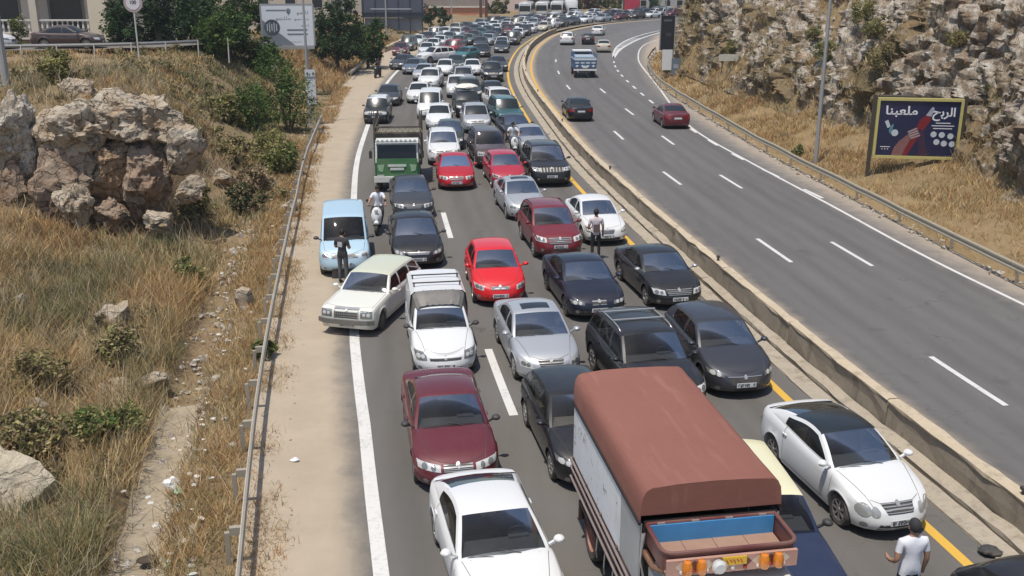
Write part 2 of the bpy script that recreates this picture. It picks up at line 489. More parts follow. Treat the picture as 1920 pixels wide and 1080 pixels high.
# ---- painted lines
def mark(name, s0, s1, off, w, mat, z=.006, parent=road_l, ds=.8):
    a = (off[0], [v - w / 2 for v in off[1]]) if isinstance(off, tuple) else off - w / 2
    b = (off[0], [v + w / 2 for v in off[1]]) if isinstance(off, tuple) else off + w / 2
    ds = min(ds, max(.2, (s1 - s0) / 4))
    return obj(name, ribbon(s0, s1, a, b, z, ds), mat, parent)
mark('edge_line', 0, 118, WHITE_L, .26, LINEW)
mark('median_line', 0, 190, 0.0, .20, LINEY)
for y0, y1 in ((21.6, 25.6), (36.7, 40.4), (52, 55.6), (67, 70.6), (82, 85.6), (97, 100.6)):
    mark('lane_dash', s_at_y(y0), s_at_y(y1), -6.35, .20, LINEW)
for y0 in (14.5, 29.5, 44.5, 59.5, 74.5, 89.5): mark('lane_dash', s_at_y(y0), s_at_y(y0 + 3.7), -3.1, .18, LINEW)
mark('median_line', 0, 200, 2.2, .20, LINEY, .008, road_r)
def polyline(P, step=.6): 
    c = catmull(P, step)
    for _ in range(6): c[1:-1] = .25 * c[:-2] + .5 * c[1:-1] + .25 * c[2:]
    return c
def polymark(name, c, w, mat, z=.008, parent=None):
    t = np.gradient(c, axis=0); t /= np.linalg.norm(t, axis=1, keepdims=True); n = np.stack([t[:, 1], -t[:, 0]], 1)
    V = [(*(p + q * w / 2 * k), z) for p, q in zip(c, n) for k in (-1, 1)]
    return obj(name, mesh_from(V, [(2 * i, 2 * i + 1, 2 * i + 3, 2 * i + 2) for i in range(len(c) - 1)]), mat, parent)
polymark('edge_line', polyline([(19.5, 8), (17.0, 18), (15.05, 28.2), (14.1, 33.8), (13.25, 41.2), (12.0, 51.4), (11.05, 61.5), (11.35, 72), (12.05, 85), (12.95, 104), (13.9, 114), (15.5, 125), (17.6, 134), (21, 142.5), (27, 151)]), .14, LINEW2, .008, road_r)
_sd = polyline([(13.3, 42.5), (11.9, 51.4), (11.2, 57.8), (10.5, 68), (10.15, 76.5), (9.95, 89.4), (10.1, 100), (10.9, 111.9)], .3)
for k in range(0, len(_sd) - 7, 15): polymark('short_dash', _sd[k:k + 7], .17, LINEW2, .010, road_r)
_gl = polyline([(10.95, 111.9), (11.7, 119), (13.1, 128.6), (15.9, 141), (20, 153.5), (22.8, 160)]); _gr = polyline([(11.0, 111.9), (12.5, 121.2), (14.5, 130.4), (17.6, 142.1), (21.9, 154.8), (23.6, 158.9)])
polymark('gore_line', _gl, .22, LINEW2, .010, road_r); polymark('gore_line', _gr, .30, LINEW2, .010, road_r)
for t in np.linspace(.12, .62, 12):
    a, b = _gl[int(t * (len(_gl) - 1))], _gr[min(len(_gr) - 1, int((t + .03) * (len(_gr) - 1)))]
    polymark('gore_stripe', np.array([a, (a + b) / 2, b]), .45, LINEW2, .012, road_r)
for y0 in (-2.6, 9.6, 20.2, 32.0, 44.7, 57.5, 70.0, 82.3, 94.5, 107): mark('lane_dash', s_at_y(y0), s_at_y(y0 + 3.1), 4.72, .15, LINEW2, .008, road_r)
for y0 in (-4, 8, 19.5, 31.2, 43.6, 55.5, 67.4, 79.6, 92, 104): mark('lane_dash', s_at_y(y0), s_at_y(y0 + 3.1), 7.2, .15, LINEW2, .008, road_r)
# ------------------------------------------------------------------ median: concrete gutter, drain slot, wall
def concrete_mat(name, col, stain):
    t = NT(name); co = t.obj_coord(); lay = t.obj_coord((1, 1, .25))
    n1 = t.noise(.9, 6, .7, co); n2 = t.noise(7, 6, .75, co); n3 = t.noise(40, 4, .7, co); n4 = t.noise(2.2, 5, .7, lay)
    c = t.mix(n1, tuple(x * .8 for x in col), tuple(x * 1.15 for x in col))
    c = t.mix(t.math('MULTIPLY', t.ramp(n2, [(.5, (0, 0, 0)), (.7, (1, 1, 1))]), .55), c, stain)
    c = t.mix(t.math('MULTIPLY', t.ramp(n4, [(.52, (0, 0, 0)), (.66, (1, 1, 1))]), .55), c, tuple(x * .7 for x in stain))
    t.set(Base_Color=c, Roughness=.92, Specular_IOR_Level=.2); t.bump(t.math('ADD', n2, n3), .5, .02)
    return t.m
CONC = concrete_mat('concrete_pale', (.40, .345, .265), (.25, .205, .15))
CONCW = concrete_mat('concrete_wall', (.30, .255, .195), (.19, .155, .115))
CONCC = concrete_mat('concrete_cap', (.52, .43, .305), (.38, .30, .21))
DARKSLOT = plain('slot_dirt', (.06, .045, .03), .95, var=.4)

def profile_along(prof, s0, s1, ds=.8, closed=True, jitter=0.0, seed=0):
    """sweep a cross-section of (offset, z) along the road"""
    ss = np.linspace(s0, s1, max(2, int((s1 - s0) / ds) + 1)); V, F = [], []; n = len(prof)
    rs = np.random.default_rng(seed)
    for s in ss:
        j = rs.normal(0, jitter, n) if jitter else np.zeros(n)
        for k, (o, z) in enumerate(prof):
            p = axp(s, o + j[k]); V.append((p[0], p[1], z + (j[k] * .6 if z > .02 else 0)))
    for i in range(len(ss) - 1):
        for k in range(n if closed else n - 1):
            a, b = i * n + k, i * n + (k + 1) % n
            F.append((a, b, b + n, a + n))
    if closed: F += [tuple(range(n)), tuple((len(ss) - 1) * n + k for k in range(n))[::-1]]
    return mesh_from(V, F)
MED_END = s_at_y(150)
gut = empty('median_gutter', (*axp(20, .8), 0))
tag(gut, 'rough pale concrete gutter strips with a dark drain slot beside the median wall', 'gutter')
WI = Matrix.Identity(4)
def child(o, parent):
    o.parent = parent; o.matrix_parent_inverse = Matrix.Translation(-Vector(parent.location)); return o
s = 0.0; k = 0
while s < MED_END:
    e = s + 6.0
    child(obj('gutter_slab', profile_along([(.55, -.02), (.55, .035), (.98, .05), (.98, -.02)], s, e - .012, .5, True, .008, k), CONC), gut)
    child(obj('gutter_slab', profile_along([(1.08, -.02), (1.08, .07), (1.20, .10), (1.36, .12), (1.36, -.02)], s, e - .012, .5, True, .012, k + 900), CONC), gut)
    s = e; k += 1
child(obj('drain_slot', profile_along([(.97, .006), (1.09, .006)], 0, MED_END, 1.0, False), DARKSLOT), gut)
mwall = empty('median_wall', (*axp(20, 1.48), 0))
tag(mwall, 'low stained concrete wall with a cream cap dividing the two carriageways', 'wall')
s = 0.0; k = 0
while s < MED_END:
    e = s + 5.0
    child(obj('wall_panel', profile_along([(1.365, 0), (1.385, .38), (1.385, .63), (1.60, .63), (1.60, 0)], s, e - .035, .7, True, .012, k + 50), CONCW), mwall)
    child(obj('wall_cap', profile_along([(1.375, .633), (1.36, .69), (1.40, .712), (1.60, .712), (1.625, .69), (1.61, .633)], s + .004, e - .03, .5, True, .013, k + 300), CONCC), mwall)
    if k % 3 == 1:
        p = axp(s + .8, 1.5)
        child(MB().tube([(p[0], p[1], .70), (p[0], p[1], .80)], .035, 8).box((p[0], p[1], .83), (.10, .10, .06)).build('reflector_stud', BLACKP), mwall)
    s = e; k += 1

# ---- guard rails
WPROF = [(0, .0), (.035, .03), (.035, .07), (.0, .11), (.0, .15), (.035, .19), (.035, .24), (0, .28)]
RAILM = plain('weathered_rail', (.50, .455, .37), .7, .05, var=.22, dust=.5)
RAILR = plain('weathered_rail_dark', (.36, .32, .235), .65, .05, var=.25, dust=.55)
POSTM = plain('weathered_post', (.32, .285, .225), .75, .05, var=.25, dust=.4)
def guard_rail(label, off, s0, s1, side, mat, zr=.48, step=2.0, block=.26):
    root = empty('guard_rail', (*axp(s0, lat(off, s0)), 0)); tag(root, label, 'guard rail')
    s = s0
    pm = MB().box((0, 0, .14), (.08, .07, .94)).mesh(); bm_ = MB().box((0, 0, 0), (block, .09, .14)).mesh()
    while s < s1 - .5:
        e = min(s + 4.0, s1); ss = np.linspace(s, e, 7); V, F = [], []
        sag = random.uniform(-.03, .03)
        for q in ss:
            for (o, z) in [(o, z) for o, z in WPROF] + [(o - .012, z) for o, z in WPROF[::-1]]:
                p = axp(q, lat(off, q) - side * o); V.append((p[0], p[1], zr + z + sag * math.sin((q - s) / (e - s) * math.pi)))
        n = 16
        for i in range(6):
            for k in range(n): F.append((i * n + k, i * n + (k + 1) % n, (i + 1) * n + (k + 1) % n, (i + 1) * n + k))
        F += [tuple(range(n)), tuple(6 * n + k for k in range(n))[::-1]]
        child(obj('rail_beam', mesh_from(V, F), mat), root)
        s = e - .02
    s = s0 + .3
    while s < s1:
        h = -heading_at(s); o = lat(off, s)
        p = axp(s, o + side * (block + .05)); tl = random.uniform(-.04, .04)
        a = heading_at(s)
        child(obj('post', pm, POSTM, None, (p[0], p[1], .0), (tl, tl * .7, a)), root)
        p = axp(s, o + side * (block / 2 + .005))
        child(obj('spacer_block', bm_, POSTM, None, (p[0], p[1], zr + .15), (0, 0, a)), root)
        s += step
    return root
guard_rail('pale weathered guard rail along the dusty hard shoulder above the ditch', GUARD_L, 14, s_at_y(63.7), -1, RAILM, block=.20)
_gr_off = (GUARD_R[0], [g + .05 for g in GUARD_R[1]])
guard_rail('olive grey guard rail along the foot of the rocky cliff', _gr_off, 22, 124, 1, RAILR, .46, 4.0, .16)
guard_rail('short tan guard rail where the hard shoulder bends, beyond the street lamp', (GUARD_L[0], [g + .1 for g in GUARD_L[1]]), s_at_y(90), s_at_y(112), -1, RAILM)
# low parapet farther along the hard shoulder
par = empty('parapet_wall', (*axp(s_at_y(128), -15.2), 0)); tag(par, 'low sandy parapet edging the far bend of the crowded carriageway', 'wall')
s = s_at_y(118)
while s < s_at_y(205):
    child(obj('parapet_block', profile_along([(lat(GUARD_L, s) - .1, 0), (lat(GUARD_L, s) - .1, .55), (lat(GUARD_L, s) - .4, .55), (lat(GUARD_L, s) - .4, 0)], s, s + 5.97, 1.0), CONCC), par); s += 6.0
# ------------------------------------------------------------------ hillsides
def interp(y, xs, vs): return np.interp(y, xs, vs)
LY = [0, 14, 24, 37.4, 38.6, 43, 47, 56, 66, 80, 100, 130, 160, 260]
L_ZP = [2.0, 2.2, 2.2, 2.0, 4.8, 5.2, 4.9, 4.5, 4.2, 3.4, 2.6, 1.3, .8, .5]
L_D0 = [2.8, 2.9, 3.0, 3.2, 4.3, 4.2, 2.2, 1.4, 1.2, 1.0, .8, .6, .5, .4]
L_W = [10, 11, 11, 10, 2.0, 2.2, 6, 9, 9, 7, 6, 4, 4, 4]
def hill_l(s, d):
    """height left of the guard rail; d metres outwards"""
    y = np.interp(s, _S, _ax[:, 1]); s = np.asarray(s, float); d = np.asarray(d, float)
    zp, d0, w = interp(y, LY, L_ZP), interp(y, LY, L_D0), interp(y, LY, L_W)
    u = np.clip((d - d0) / w, 0, 1); z = zp * u * u * (3 - 2 * u)
    z = z - .04 * np.clip(d, 0, 1) + .05 * np.clip(d - 6, 0, 40) * np.clip((40 - y) / 20, 0, 1)
    f = np.clip((36 - y) / 8, 0, 1)
    z = z - f * .55 * np.exp(-((d - 1.75) / .62) ** 4)
    n = fbm(s * .45, d * .55, o=4) * .28 + fbm(s * 1.7, d * 1.8, o=3) * .10
    z = z + n * np.clip((d - .4) / 2.0, 0.05, 1) * np.where(np.abs(d - 1.75) < .6, .25 * f + (1 - f), 1)
    return z
R_FOOT_Y = [0, 25, 35, 45, 60, 76, 92, 110, 130, 160, 260]
R_FOOT = [4.2, 4.2, 4.3, 5.7, 3.9, 2.9, 2.2, 2.0, 3.0, 5, 6]
def hill_r_base(s, d):
    y = np.interp(s, _S, _ax[:, 1]); f = interp(y, R_FOOT_Y, R_FOOT)
    z = .12 + np.clip((d - .3) / f, 0, 1) ** 1.3 * 1.25
    c = np.clip(d - f, 0, None)
    z = z + np.minimum(c * 1.55, 15 + (c - 9) * .3)
    return z - .10 * np.clip((.35 - d) / .35, 0, 1), f
def hill_r(s, d):
    z, f = hill_r_base(s, d)
    return z + fbm(np.asarray(s) * .6, np.asarray(d) * .7, o=3) * .14 * np.clip(d / 1.5, 0, 1)

def grid_mesh(ss, dd, pos):
    S_, D_ = np.meshgrid(ss, dd, indexing='ij')
    V = pos(S_.ravel(), D_.ravel()); n, m = len(ss), len(dd)
    i, j = np.meshgrid(np.arange(n - 1), np.arange(m - 1), indexing='ij'); a = (i * m + j).ravel()
    F = np.stack([a, a + 1, a + m + 1, a + m], 1)
    return V, F
def lat_v(off, s): return np.interp(s, off[0], off[1])
def pos_l(s, d, zf=hill_l, off0=0.0):
    o = lat_v(GUARD_L, s) - .15 - d
    x = np.interp(s, _S, _ax[:, 0]) + np.interp(s, _S, _n[:, 0]) * o; y = np.interp(s, _S, _ax[:, 1]) + np.interp(s, _S, _n[:, 1]) * o
    return np.stack([x, y, zf(s, d) + off0], 1)
def pos_r(s, d, zf=hill_r):
    o = lat_v(EDGE_R, s) + d
    x = np.interp(s, _S, _ax[:, 0]) + np.interp(s, _S, _n[:, 0]) * o; y = np.interp(s, _S, _ax[:, 1]) + np.interp(s, _S, _n[:, 1]) * o
    return np.stack([x, y, zf(s, d)], 1)

ss = np.concatenate([np.arange(8, 75, .3), np.arange(75, 250, 1.0)])
dd = np.concatenate([np.arange(0, 12, .2), np.arange(12, 30, .8), np.arange(30, 70, 4)])
V, F = grid_mesh(ss, dd, pos_l)
tag(obj('hillside', mesh_from(V, F, True), SOIL), kind='structure')

# concrete drainage channel in the ditch
def chan_z(s, d): return -.50 + .34 * np.clip(np.abs(d - 1.75) - .28, 0, 1) ** 1.1 * 2.0 + fbm(s * .8, d * 1.5, o=3) * .05
V, F = grid_mesh(np.arange(10, 30, .25), np.linspace(0, 1, 10), lambda s, u: (lambda d: pos_l(s, d, chan_z))(1.75 + (u - .5) * (.95 + .35 * fbm(s * .7, s * 0, o=3)) + .16 * fbm(s * .5 + 9, u * 1.5, o=3)))
tag(obj('drainage_channel', mesh_from(V, F, True), concrete_mat('channel_concrete', (.36, .30, .215), (.25, .195, .13))), kind='structure')

# right verge (grass slope up to the foot of the cliff)
dd = np.concatenate([np.arange(0, 9.2, .25)])
V, F = grid_mesh(np.concatenate([np.arange(8, 130, .4), np.arange(130, 210, 2)]), dd, pos_r)
VERGE = soil_mat('verge_soil', (.33, .235, .125), (.27, .185, .095), (.38, .29, .175), (.20, .15, .075))
tag(obj('verge', mesh_from(V, F, True), VERGE), kind='structure')

# cliff
def cliff_mat():
    t = NT('cliff_rock'); co = t.obj_coord()
    mp = t.new('ShaderNodeMapping'); mp.inputs['Rotation'].default_value = (0, R(38), R(20)); mp.inputs['Scale'].default_value = (1.5, 1.0, .45); t.link(co, mp.inputs['Vector']); lay = mp.outputs[0]
    n1 = t.noise(.55, 6, .7, lay, .8); n2 = t.noise(2.0, 7, .75, lay, .5); n3 = t.noise(11, 5, .75, co); n5 = t.noise(.16, 4, .6, co); n6 = t.noise(.9, 6, .7, co)
    c = t.mix(t.ramp(n1, [(.36, (0, 0, 0)), (.64, (1, 1, 1))]), (.34, .28, .215), (.15, .11, .075))
    pl = t.noise(1.1, 8, .8, lay, .3)
    c = t.mix(t.ramp(pl, [(.46, (0, 0, 0)), (.57, (1, 1, 1))]), c, (.62, .565, .48))
    c = t.mix(t.math('MULTIPLY', t.ramp(n6, [(.50, (0, 0, 0)), (.64, (1, 1, 1))]), .6), c, (.32, .19, .105))
    c = t.mix(t.math('MULTIPLY', t.ramp(n3, [(.45, (0, 0, 0)), (.66, (1, 1, 1))]), .6), c, (.12, .10, .08))
    nz = t.new('ShaderNodeSeparateXYZ'); t.link(t.geo().outputs['Normal'], nz.inputs[0])
    at = t.attr('veg').outputs['Fac']
    v = t.math('ADD', at, t.math('MULTIPLY', t.math('SUBTRACT', n6, .5), 1.4))
    v = t.ramp(v, [(.45, (0, 0, 0)), (.6, (1, 1, 1))])
    gr = t.mix(n3, (.235, .175, .10), (.125, .105, .06))
    gr = t.mix(t.ramp(n5, [(.45, (0, 0, 0)), (.6, (1, 1, 1))]), gr, (.27, .195, .11))
    c = t.mix(v, c, gr)
    t.set(Base_Color=c, Roughness=.97, Specular_IOR_Level=.1); t.bump(t.math('ADD', n2, t.math('MULTIPLY', n3, .5)), 1.0, .16)
    return t.m
CLIFF = cliff_mat()
cs = np.concatenate([np.arange(20, 85, .20), np.arange(85, 150, .32)]); cu = np.concatenate([np.arange(-.6, 10, .14), np.arange(10, 16, .5)])
S_, U_ = np.meshgrid(cs, cu, indexing='ij'); sv, uv = S_.ravel(), U_.ravel()
y_ = np.interp(sv, _S, _ax[:, 1]); ft = interp(y_, R_FOOT_Y, R_FOOT)
lean = .50 + .16 * np.sin(sv * .11) + .12 * fbm(sv * .12, sv * 0 + 3, o=2)      # metres back per metre up
dcl = ft + np.clip(uv, 0, None) * lean + np.minimum(uv, 0)
zcl = 1.30 + uv * 1.0
zcl = np.where(uv < 0, 1.3 + uv * .5, zcl)
a1 = sv * .86 + zcl * .50; a2 = -sv * .50 + zcl * .86                            # tilted strata
amp = np.clip(uv / 1.2 + .25, 0, 1)
dis = (fbm(a1 * .16, a2 * .30, dcl * .1, 3) * 1.5 + fbm(a1 * .45, a2 * 1.1, dcl * .3, 4, .55, True) * .75 + fbm(a1 * 1.3, a2 * 2.4, dcl * .8, 4, .65, True) * .40) * amp
ledge = np.round((a2 + fbm(a1 * .3, a2 * .3, o=2) * 1.2) / 1.1) * 1.1 - a2
crack = np.exp(-(fbm(a1 * .42 + 9, a2 * .16, dcl * .2, 3) / .055) ** 2) * .80 + np.exp(-(fbm(a1 * .22 + 31, a2 * .55, dcl * .2, 3) / .05) ** 2) * .4
dcl2 = dcl + crack * amp - dis - ledge * .22 * amp
zcl2 = zcl + dis * .25 + ledge * .12 * amp
o = lat_v(EDGE_R, sv) + dcl2
Vc = np.stack([np.interp(sv, _S, _ax[:, 0]) + np.interp(sv, _S, _n[:, 0]) * o, np.interp(sv, _S, _ax[:, 1]) + np.interp(sv, _S, _n[:, 1]) * o, zcl2], 1)
n, m = len(cs), len(cu); i, j = np.meshgrid(np.arange(n - 1), np.arange(m - 1), indexing='ij'); a = (i * m + j).ravel()
me = mesh_from(Vc, np.stack([a, a + 1, a + m + 1, a + m], 1), True, 24)
veg = .32 + fbm(sv * .09, zcl * .12, o=3) * .9 + .55 * np.clip((y_ - 52) / 35, 0, 1) - .35 * np.clip((52 - y_) / 15, 0, 1) - .25 * np.clip((zcl - 2) / 8, 0, 1)
at = me.attributes.new('veg', 'FLOAT', 'POINT'); at.data.foreach_set('value', veg.astype(np.float32))
tag(obj('cliff', me, CLIFF), kind='structure')
CLIFF_BVH = BVHTree.FromPolygons([Vector(v) for v in Vc.tolist()], np.stack([a, a + 1, a + m + 1, a + m], 1).tolist())
def cliff_at(s, z):
    """point on the cliff face at road parameter s and height z"""
    p = axp(s, 6.0); n_ = np.array([np.interp(s, _S, _n[:, 0]), np.interp(s, _S, _n[:, 1])])
    h = CLIFF_BVH.ray_cast(Vector((p[0], p[1], z)), Vector((n_[0], n_[1], 0)))
    return h[0]

# ------------------------------------------------------------------ rocks
def worley(P):
    I = np.floor(P); best = np.full(len(P), 9.0)
    for dx in (-1, 0, 1):
        for dy in (-1, 0, 1):
            for dz in (-1, 0, 1):
                c = I + np.array([dx, dy, dz])
                j = np.stack([_h(c[:, 0] + 11 * k, c[:, 1] + 7 * k, c[:, 2] + 3 * k) for k in range(3)], 1)
                best = np.minimum(best, np.linalg.norm(c + j - P, axis=1))
    return best
def rock_mesh(seed, sub=4, sx=1, sy=1, sz=1, rough=.35, cuts=11):
    bm = bmesh.new(); bmesh.ops.create_icosphere(bm, subdivisions=sub, radius=1)
    P = np.array([v.co[:] for v in bm.verts]); rs = np.random.default_rng(seed)
    for _ in range(cuts):
        n = rs.normal(0, 1, 3); n /= np.linalg.norm(n); h = rs.uniform(.45, .85)
        dd_ = P @ n - h; P = P - np.outer(np.clip(dd_, 0, None), n) * .92
    o = rs.uniform(0, 50, 3)
    n1 = fbm(P[:, 0] * 1.3 + o[0], P[:, 1] * 1.3 + o[1], P[:, 2] * 1.3 + o[2], 3, .5, True)
    n2 = fbm(P[:, 0] * 3.2 + o[1], P[:, 1] * 3.2 + o[2], P[:, 2] * 3.2 + o[0], 4, .55, True)
    r = 1 + rough * (n1 * .5 + n2 * .35)
    if sub > 3:
        for sc, am in ((1.6, .30), (4.1, .10)): r = r - am * rough * 2 * np.clip(1 - worley(P * sc + o) / .62, 0, 1) ** .8
    P = P * r[:, None] * np.array([sx, sy, sz])
    for v, p in zip(bm.verts, P): v.co = p
    me = bpy.data.meshes.new('rock'); bm.to_mesh(me); bm.free()
    return me
def rock(name, loc, size, seed, label, mat=ROCK_L, sub=4, rz=0.0, rough=.35, cat='rock', group=None):
    o = obj(name, rock_mesh(seed, sub, *size, rough=rough), mat, None, loc, (0, 0, rz)); return tag(o, label, cat, group)
# ------------------------------------------------------------------ vegetation
def leaf_mat(name, rough=.8, trans=.25):
    t = NT(name); a = t.attr('tint').outputs['Color']
    t.set(Base_Color=a, Roughness=rough, Specular_IOR_Level=.15)
    tr = t.new('ShaderNodeBsdfTranslucent'); t.link(a, tr.inputs[0]); mx = t.new('ShaderNodeMixShader'); mx.inputs[0].default_value = trans
    t.link(t.b.outputs[0], mx.inputs[1]); t.link(tr.outputs[0], mx.inputs[2]); t.link(mx.outputs[0], t.out.inputs[0])
    return t.m
LEAF = leaf_mat('leaf'); STRAW = leaf_mat('straw', .9, .2)
def fast_mesh(V, quads, cols=None, tris=None):
    """numpy quads to a mesh, one colour per vertex"""
    me = bpy.data.meshes.new('m'); n = len(V); q = len(quads)
    me.vertices.add(n); me.vertices.foreach_set('co', V.astype(np.float32).ravel())
    me.loops.add(q * 4); me.loops.foreach_set('vertex_index', quads.astype(np.int32).ravel())
    me.polygons.add(q); me.polygons.foreach_set('loop_start', np.arange(0, q * 4, 4, dtype=np.int32))
    me.update(calc_edges=True)
    if cols is not None:
        at = me.attributes.new('tint', 'FLOAT_COLOR', 'POINT'); c = np.ones((n, 4), np.float32); c[:, :3] = cols
        at.data.foreach_set('color', c.ravel())
    return me
def blades(base, length, width, lean, cols, rs, bend=.5):
    """two-segment blades; base (n,3)"""
    n = len(base); az = rs.uniform(0, 2 * np.pi, n); fa = rs.uniform(0, 2 * np.pi, n)
    L = length; d = np.stack([np.cos(az) * lean, np.sin(az) * lean, np.sqrt(np.clip(1 - lean ** 2, .05, 1))], 1)
    sd = np.stack([np.cos(fa), np.sin(fa), np.zeros(n)], 1) * (width / 2)[:, None]
    mid = base + d * (L * .55)[:, None]
    d2 = d + np.stack([np.cos(az), np.sin(az), -np.ones(n) * .3], 1) * bend * rs.uniform(.2, 1, n)[:, None]
    d2 /= np.linalg.norm(d2, axis=1, keepdims=True); tip = mid + d2 * (L * .45)[:, None]
    V = np.stack([base - sd, base + sd, mid + sd * .75, mid - sd * .75, tip + sd * .15, tip - sd * .15], 1).reshape(-1, 3)
    k = np.arange(n)[:, None] * 6
    Q = np.concatenate([k + np.array([[0, 1, 2, 3]]), k + np.array([[3, 2, 4, 5]])], 0)
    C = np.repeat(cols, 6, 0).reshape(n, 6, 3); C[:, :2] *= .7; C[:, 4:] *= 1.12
    return V, Q, C.reshape(-1, 3)
PAL = 1.15 * np.array([(.46, .33, .155), (.41, .275, .125), (.36, .205, .095), (.50, .40, .24), (.26, .22, .12), (.19, .185, .085), (.14, .155, .065), (.33, .28, .19)])
def pal_pick(w, rs, n):
    w = np.asarray(w, float); w = w / w.sum(-1, keepdims=True)
    c = np.cumsum(w, -1); u = rs.uniform(0, 1, n)[:, None]
    i = (u > c).sum(-1).clip(0, len(PAL) - 1)
    return PAL[i] * rs.uniform(.75, 1.25, (n, 1))

def grass_field(pos, s_rng, d_rng, n_tufts, per, weight_fn, len_fn, keep_fn, seed, wid=.018, lean0=.5, samp=None, spread_=.16):
    rs = np.random.default_rng(seed)
    s = rs.uniform(*s_rng, n_tufts); d = rs.uniform(0, 1, n_tufts)
    d = d_rng[0] + (d_rng[1] - d_rng[0]) * d
    if samp is not None: s = samp(rs, n_tufts)
    k = rs.uniform(0, 1, n_tufts) < keep_fn(s, d); s, d = s[k], d[k]
    P = pos(s, d); n = len(s)
    tc = pal_pick(weight_fn(s, d), rs, n); tl = len_fn(s, d) * rs.uniform(.6, 1.3, n)
    B = np.repeat(P, per, 0) + np.concatenate([rs.normal(0, spread_, (n * per, 2)), np.full((n * per, 1), -.03)], 1)
    C = np.repeat(tc, per, 0) * rs.uniform(.75, 1.3, (n * per, 1)); Ln = np.repeat(tl, per) * rs.uniform(.5, 1.2, n * per)
    dist = np.clip(np.repeat(P[:, 1], per) / 30, .8, 4)
    return blades(B, Ln, wid * dist * rs.uniform(.6, 1.4, n * per), np.clip(rs.normal(lean0, .22, n * per), .05, .95), C, rs)
def join_fields(fs):
    V = np.concatenate([f[0] for f in fs]); C = np.concatenate([f[2] for f in fs]); off = np.cumsum([0] + [len(f[0]) for f in fs[:-1]])
    Q = np.concatenate([f[1] + o for f, o in zip(fs, off)]); return V, Q, C

def nearw(a, b, p=1.6):
    return lambda rs, n: a + (b - a) * rs.uniform(0, 1, n) ** p
def yy(s): return np.interp(s, _S, _ax[:, 1])
# left slope: straw, rust and olive patches
def wl(s, d):
    g = np.clip(fbm(s * .22, d * .35, o=3) * 1.6 + .45, 0, 1)[:, None]; r = np.clip(fbm(s * .3 + 40, d * .4, o=3) * 1.6 + .35, 0, 1)[:, None]
    y = yy(s)[:, None]; far = np.clip((y - 44) / 14, 0, 1)
    g = np.clip(g + far * .45 * np.clip(1 - (d[:, None] - 8) / 6, 0, 1), 0, 1)
    straw, rust, green = np.array([1, 1, .3, .7, .3, 0, 0, .3]), np.array([.3, .9, 1.2, .1, .3, 0, 0, .1]), np.array([.1, .15, .1, .05, .8, 1.0, .9, .4])
    return straw * (1 - g) * (1 - r) + rust * r * (1 - g) + green * g + .02
def kl(s, d):
    y = yy(s); k = np.where((np.abs(d - 1.75) < .55) & (y < 27), .12, 1.0)
    k = k * np.clip(.45 + fbm(s * .5, d * .6, o=3) * 1.3, .08, 1); k = k * np.where(d < .25, .5, 1)
    return np.where((y > 34) & (y < 43) & (d > 4.6) & (d < 6.6), .3, k)
def ll(s, d): return np.where(d < 1.0, .28, .52) * (1 + .3 * fbm(s * .3, d * .3, o=2)) * np.clip(1.15 - yy(s) / 160, .6, 1.1)
fs = [grass_field(pos_l, (10, 80), (0, 10), 24000, 8, wl, ll, kl, 1, .019, samp=nearw(13, 80, 1.3)),
      grass_field(pos_l, (45, 120), (6, 24), 10000, 7, wl, ll, kl, 2, .020),
      grass_field(pos_l, (72, 160), (0, 16), 14000, 6, wl, lambda s, d: 1.0 * ll(s, d), kl, 3, .022),
      grass_field(lambda s, d: pos_l(s, d, lambda a, b: np.zeros_like(a)), (14, 90), (-.80, .15), 9000, 6, lambda s, d: np.array([[.4, .7, 1.2, .3, .2, .05, 0, .4]]) * np.ones((len(s), 1)), lambda s, d: .24 + 0 * s, lambda s, d: np.clip(.55 + fbm(s * .8, d * .6, o=3) * 1.8, 0, 1) * np.clip((d + .85) / .6, 0, 1), 4, .014, .6, spread_=.10),
      grass_field(pos_l, (13, 64), (.15, 1.35), 9000, 7, lambda s, d: np.array([[.8, 1.0, 1.0, .4, .3, .1, 0, .3]]) * np.ones((len(s), 1)), lambda s, d: .36 + 0 * s, lambda s, d: np.clip(.6 + fbm(s * .6, d * .8, o=3) * 1.3, .05, 1), 16, .015, samp=nearw(13, 64, 1.2)),
      grass_field(pos_l, (13, 42), (2.3, 9), 20000, 8, wl, lambda s, d: 1.55 * ll(s, d), lambda s, d: np.clip(.7 + fbm(s * .4, d * .5, o=3) * 1.2, .1, 1), 14, .017, samp=nearw(13, 42, 1.1)),
      grass_field(pos_l, (86, 140), (.3, 12), 9000, 7, lambda s, d: np.array([[.5, 1, 1.2, .3, .3, 0, 0, .3]]) * np.ones((len(s), 1)), lambda s, d: .75 + 0 * s, lambda s, d: np.clip(.6 + fbm(s * .3, d * .4, o=3) * 1.4, 0, 1), 15, .020)]
rs = np.random.default_rng(77); n = 2600; s_ = nearw(13, 60, 1.2)(rs, n); d_ = rs.uniform(2.3, 10, n)
Bs = np.repeat(pos_l(s_, d_), 2, 0) + np.concatenate([rs.normal(0, .05, (2 * n, 2)), np.zeros((2 * n, 1))], 1)
fs.append(blades(Bs, rs.uniform(.5, 1.15, 2 * n), .012 * np.clip(Bs[:, 1] / 25, .8, 3), np.clip(rs.normal(.3, .2, 2 * n), .02, .9), np.array([(.48, .40, .28), (.40, .30, .19), (.30, .24, .17)])[rs.integers(0, 3, 2 * n)], rs, .8))
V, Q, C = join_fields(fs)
tag(obj('grass', fast_mesh(V, Q, C), STRAW), 'tall dry straw and olive grass covering the slope left of the guard rail', 'grass', kind='stuff')
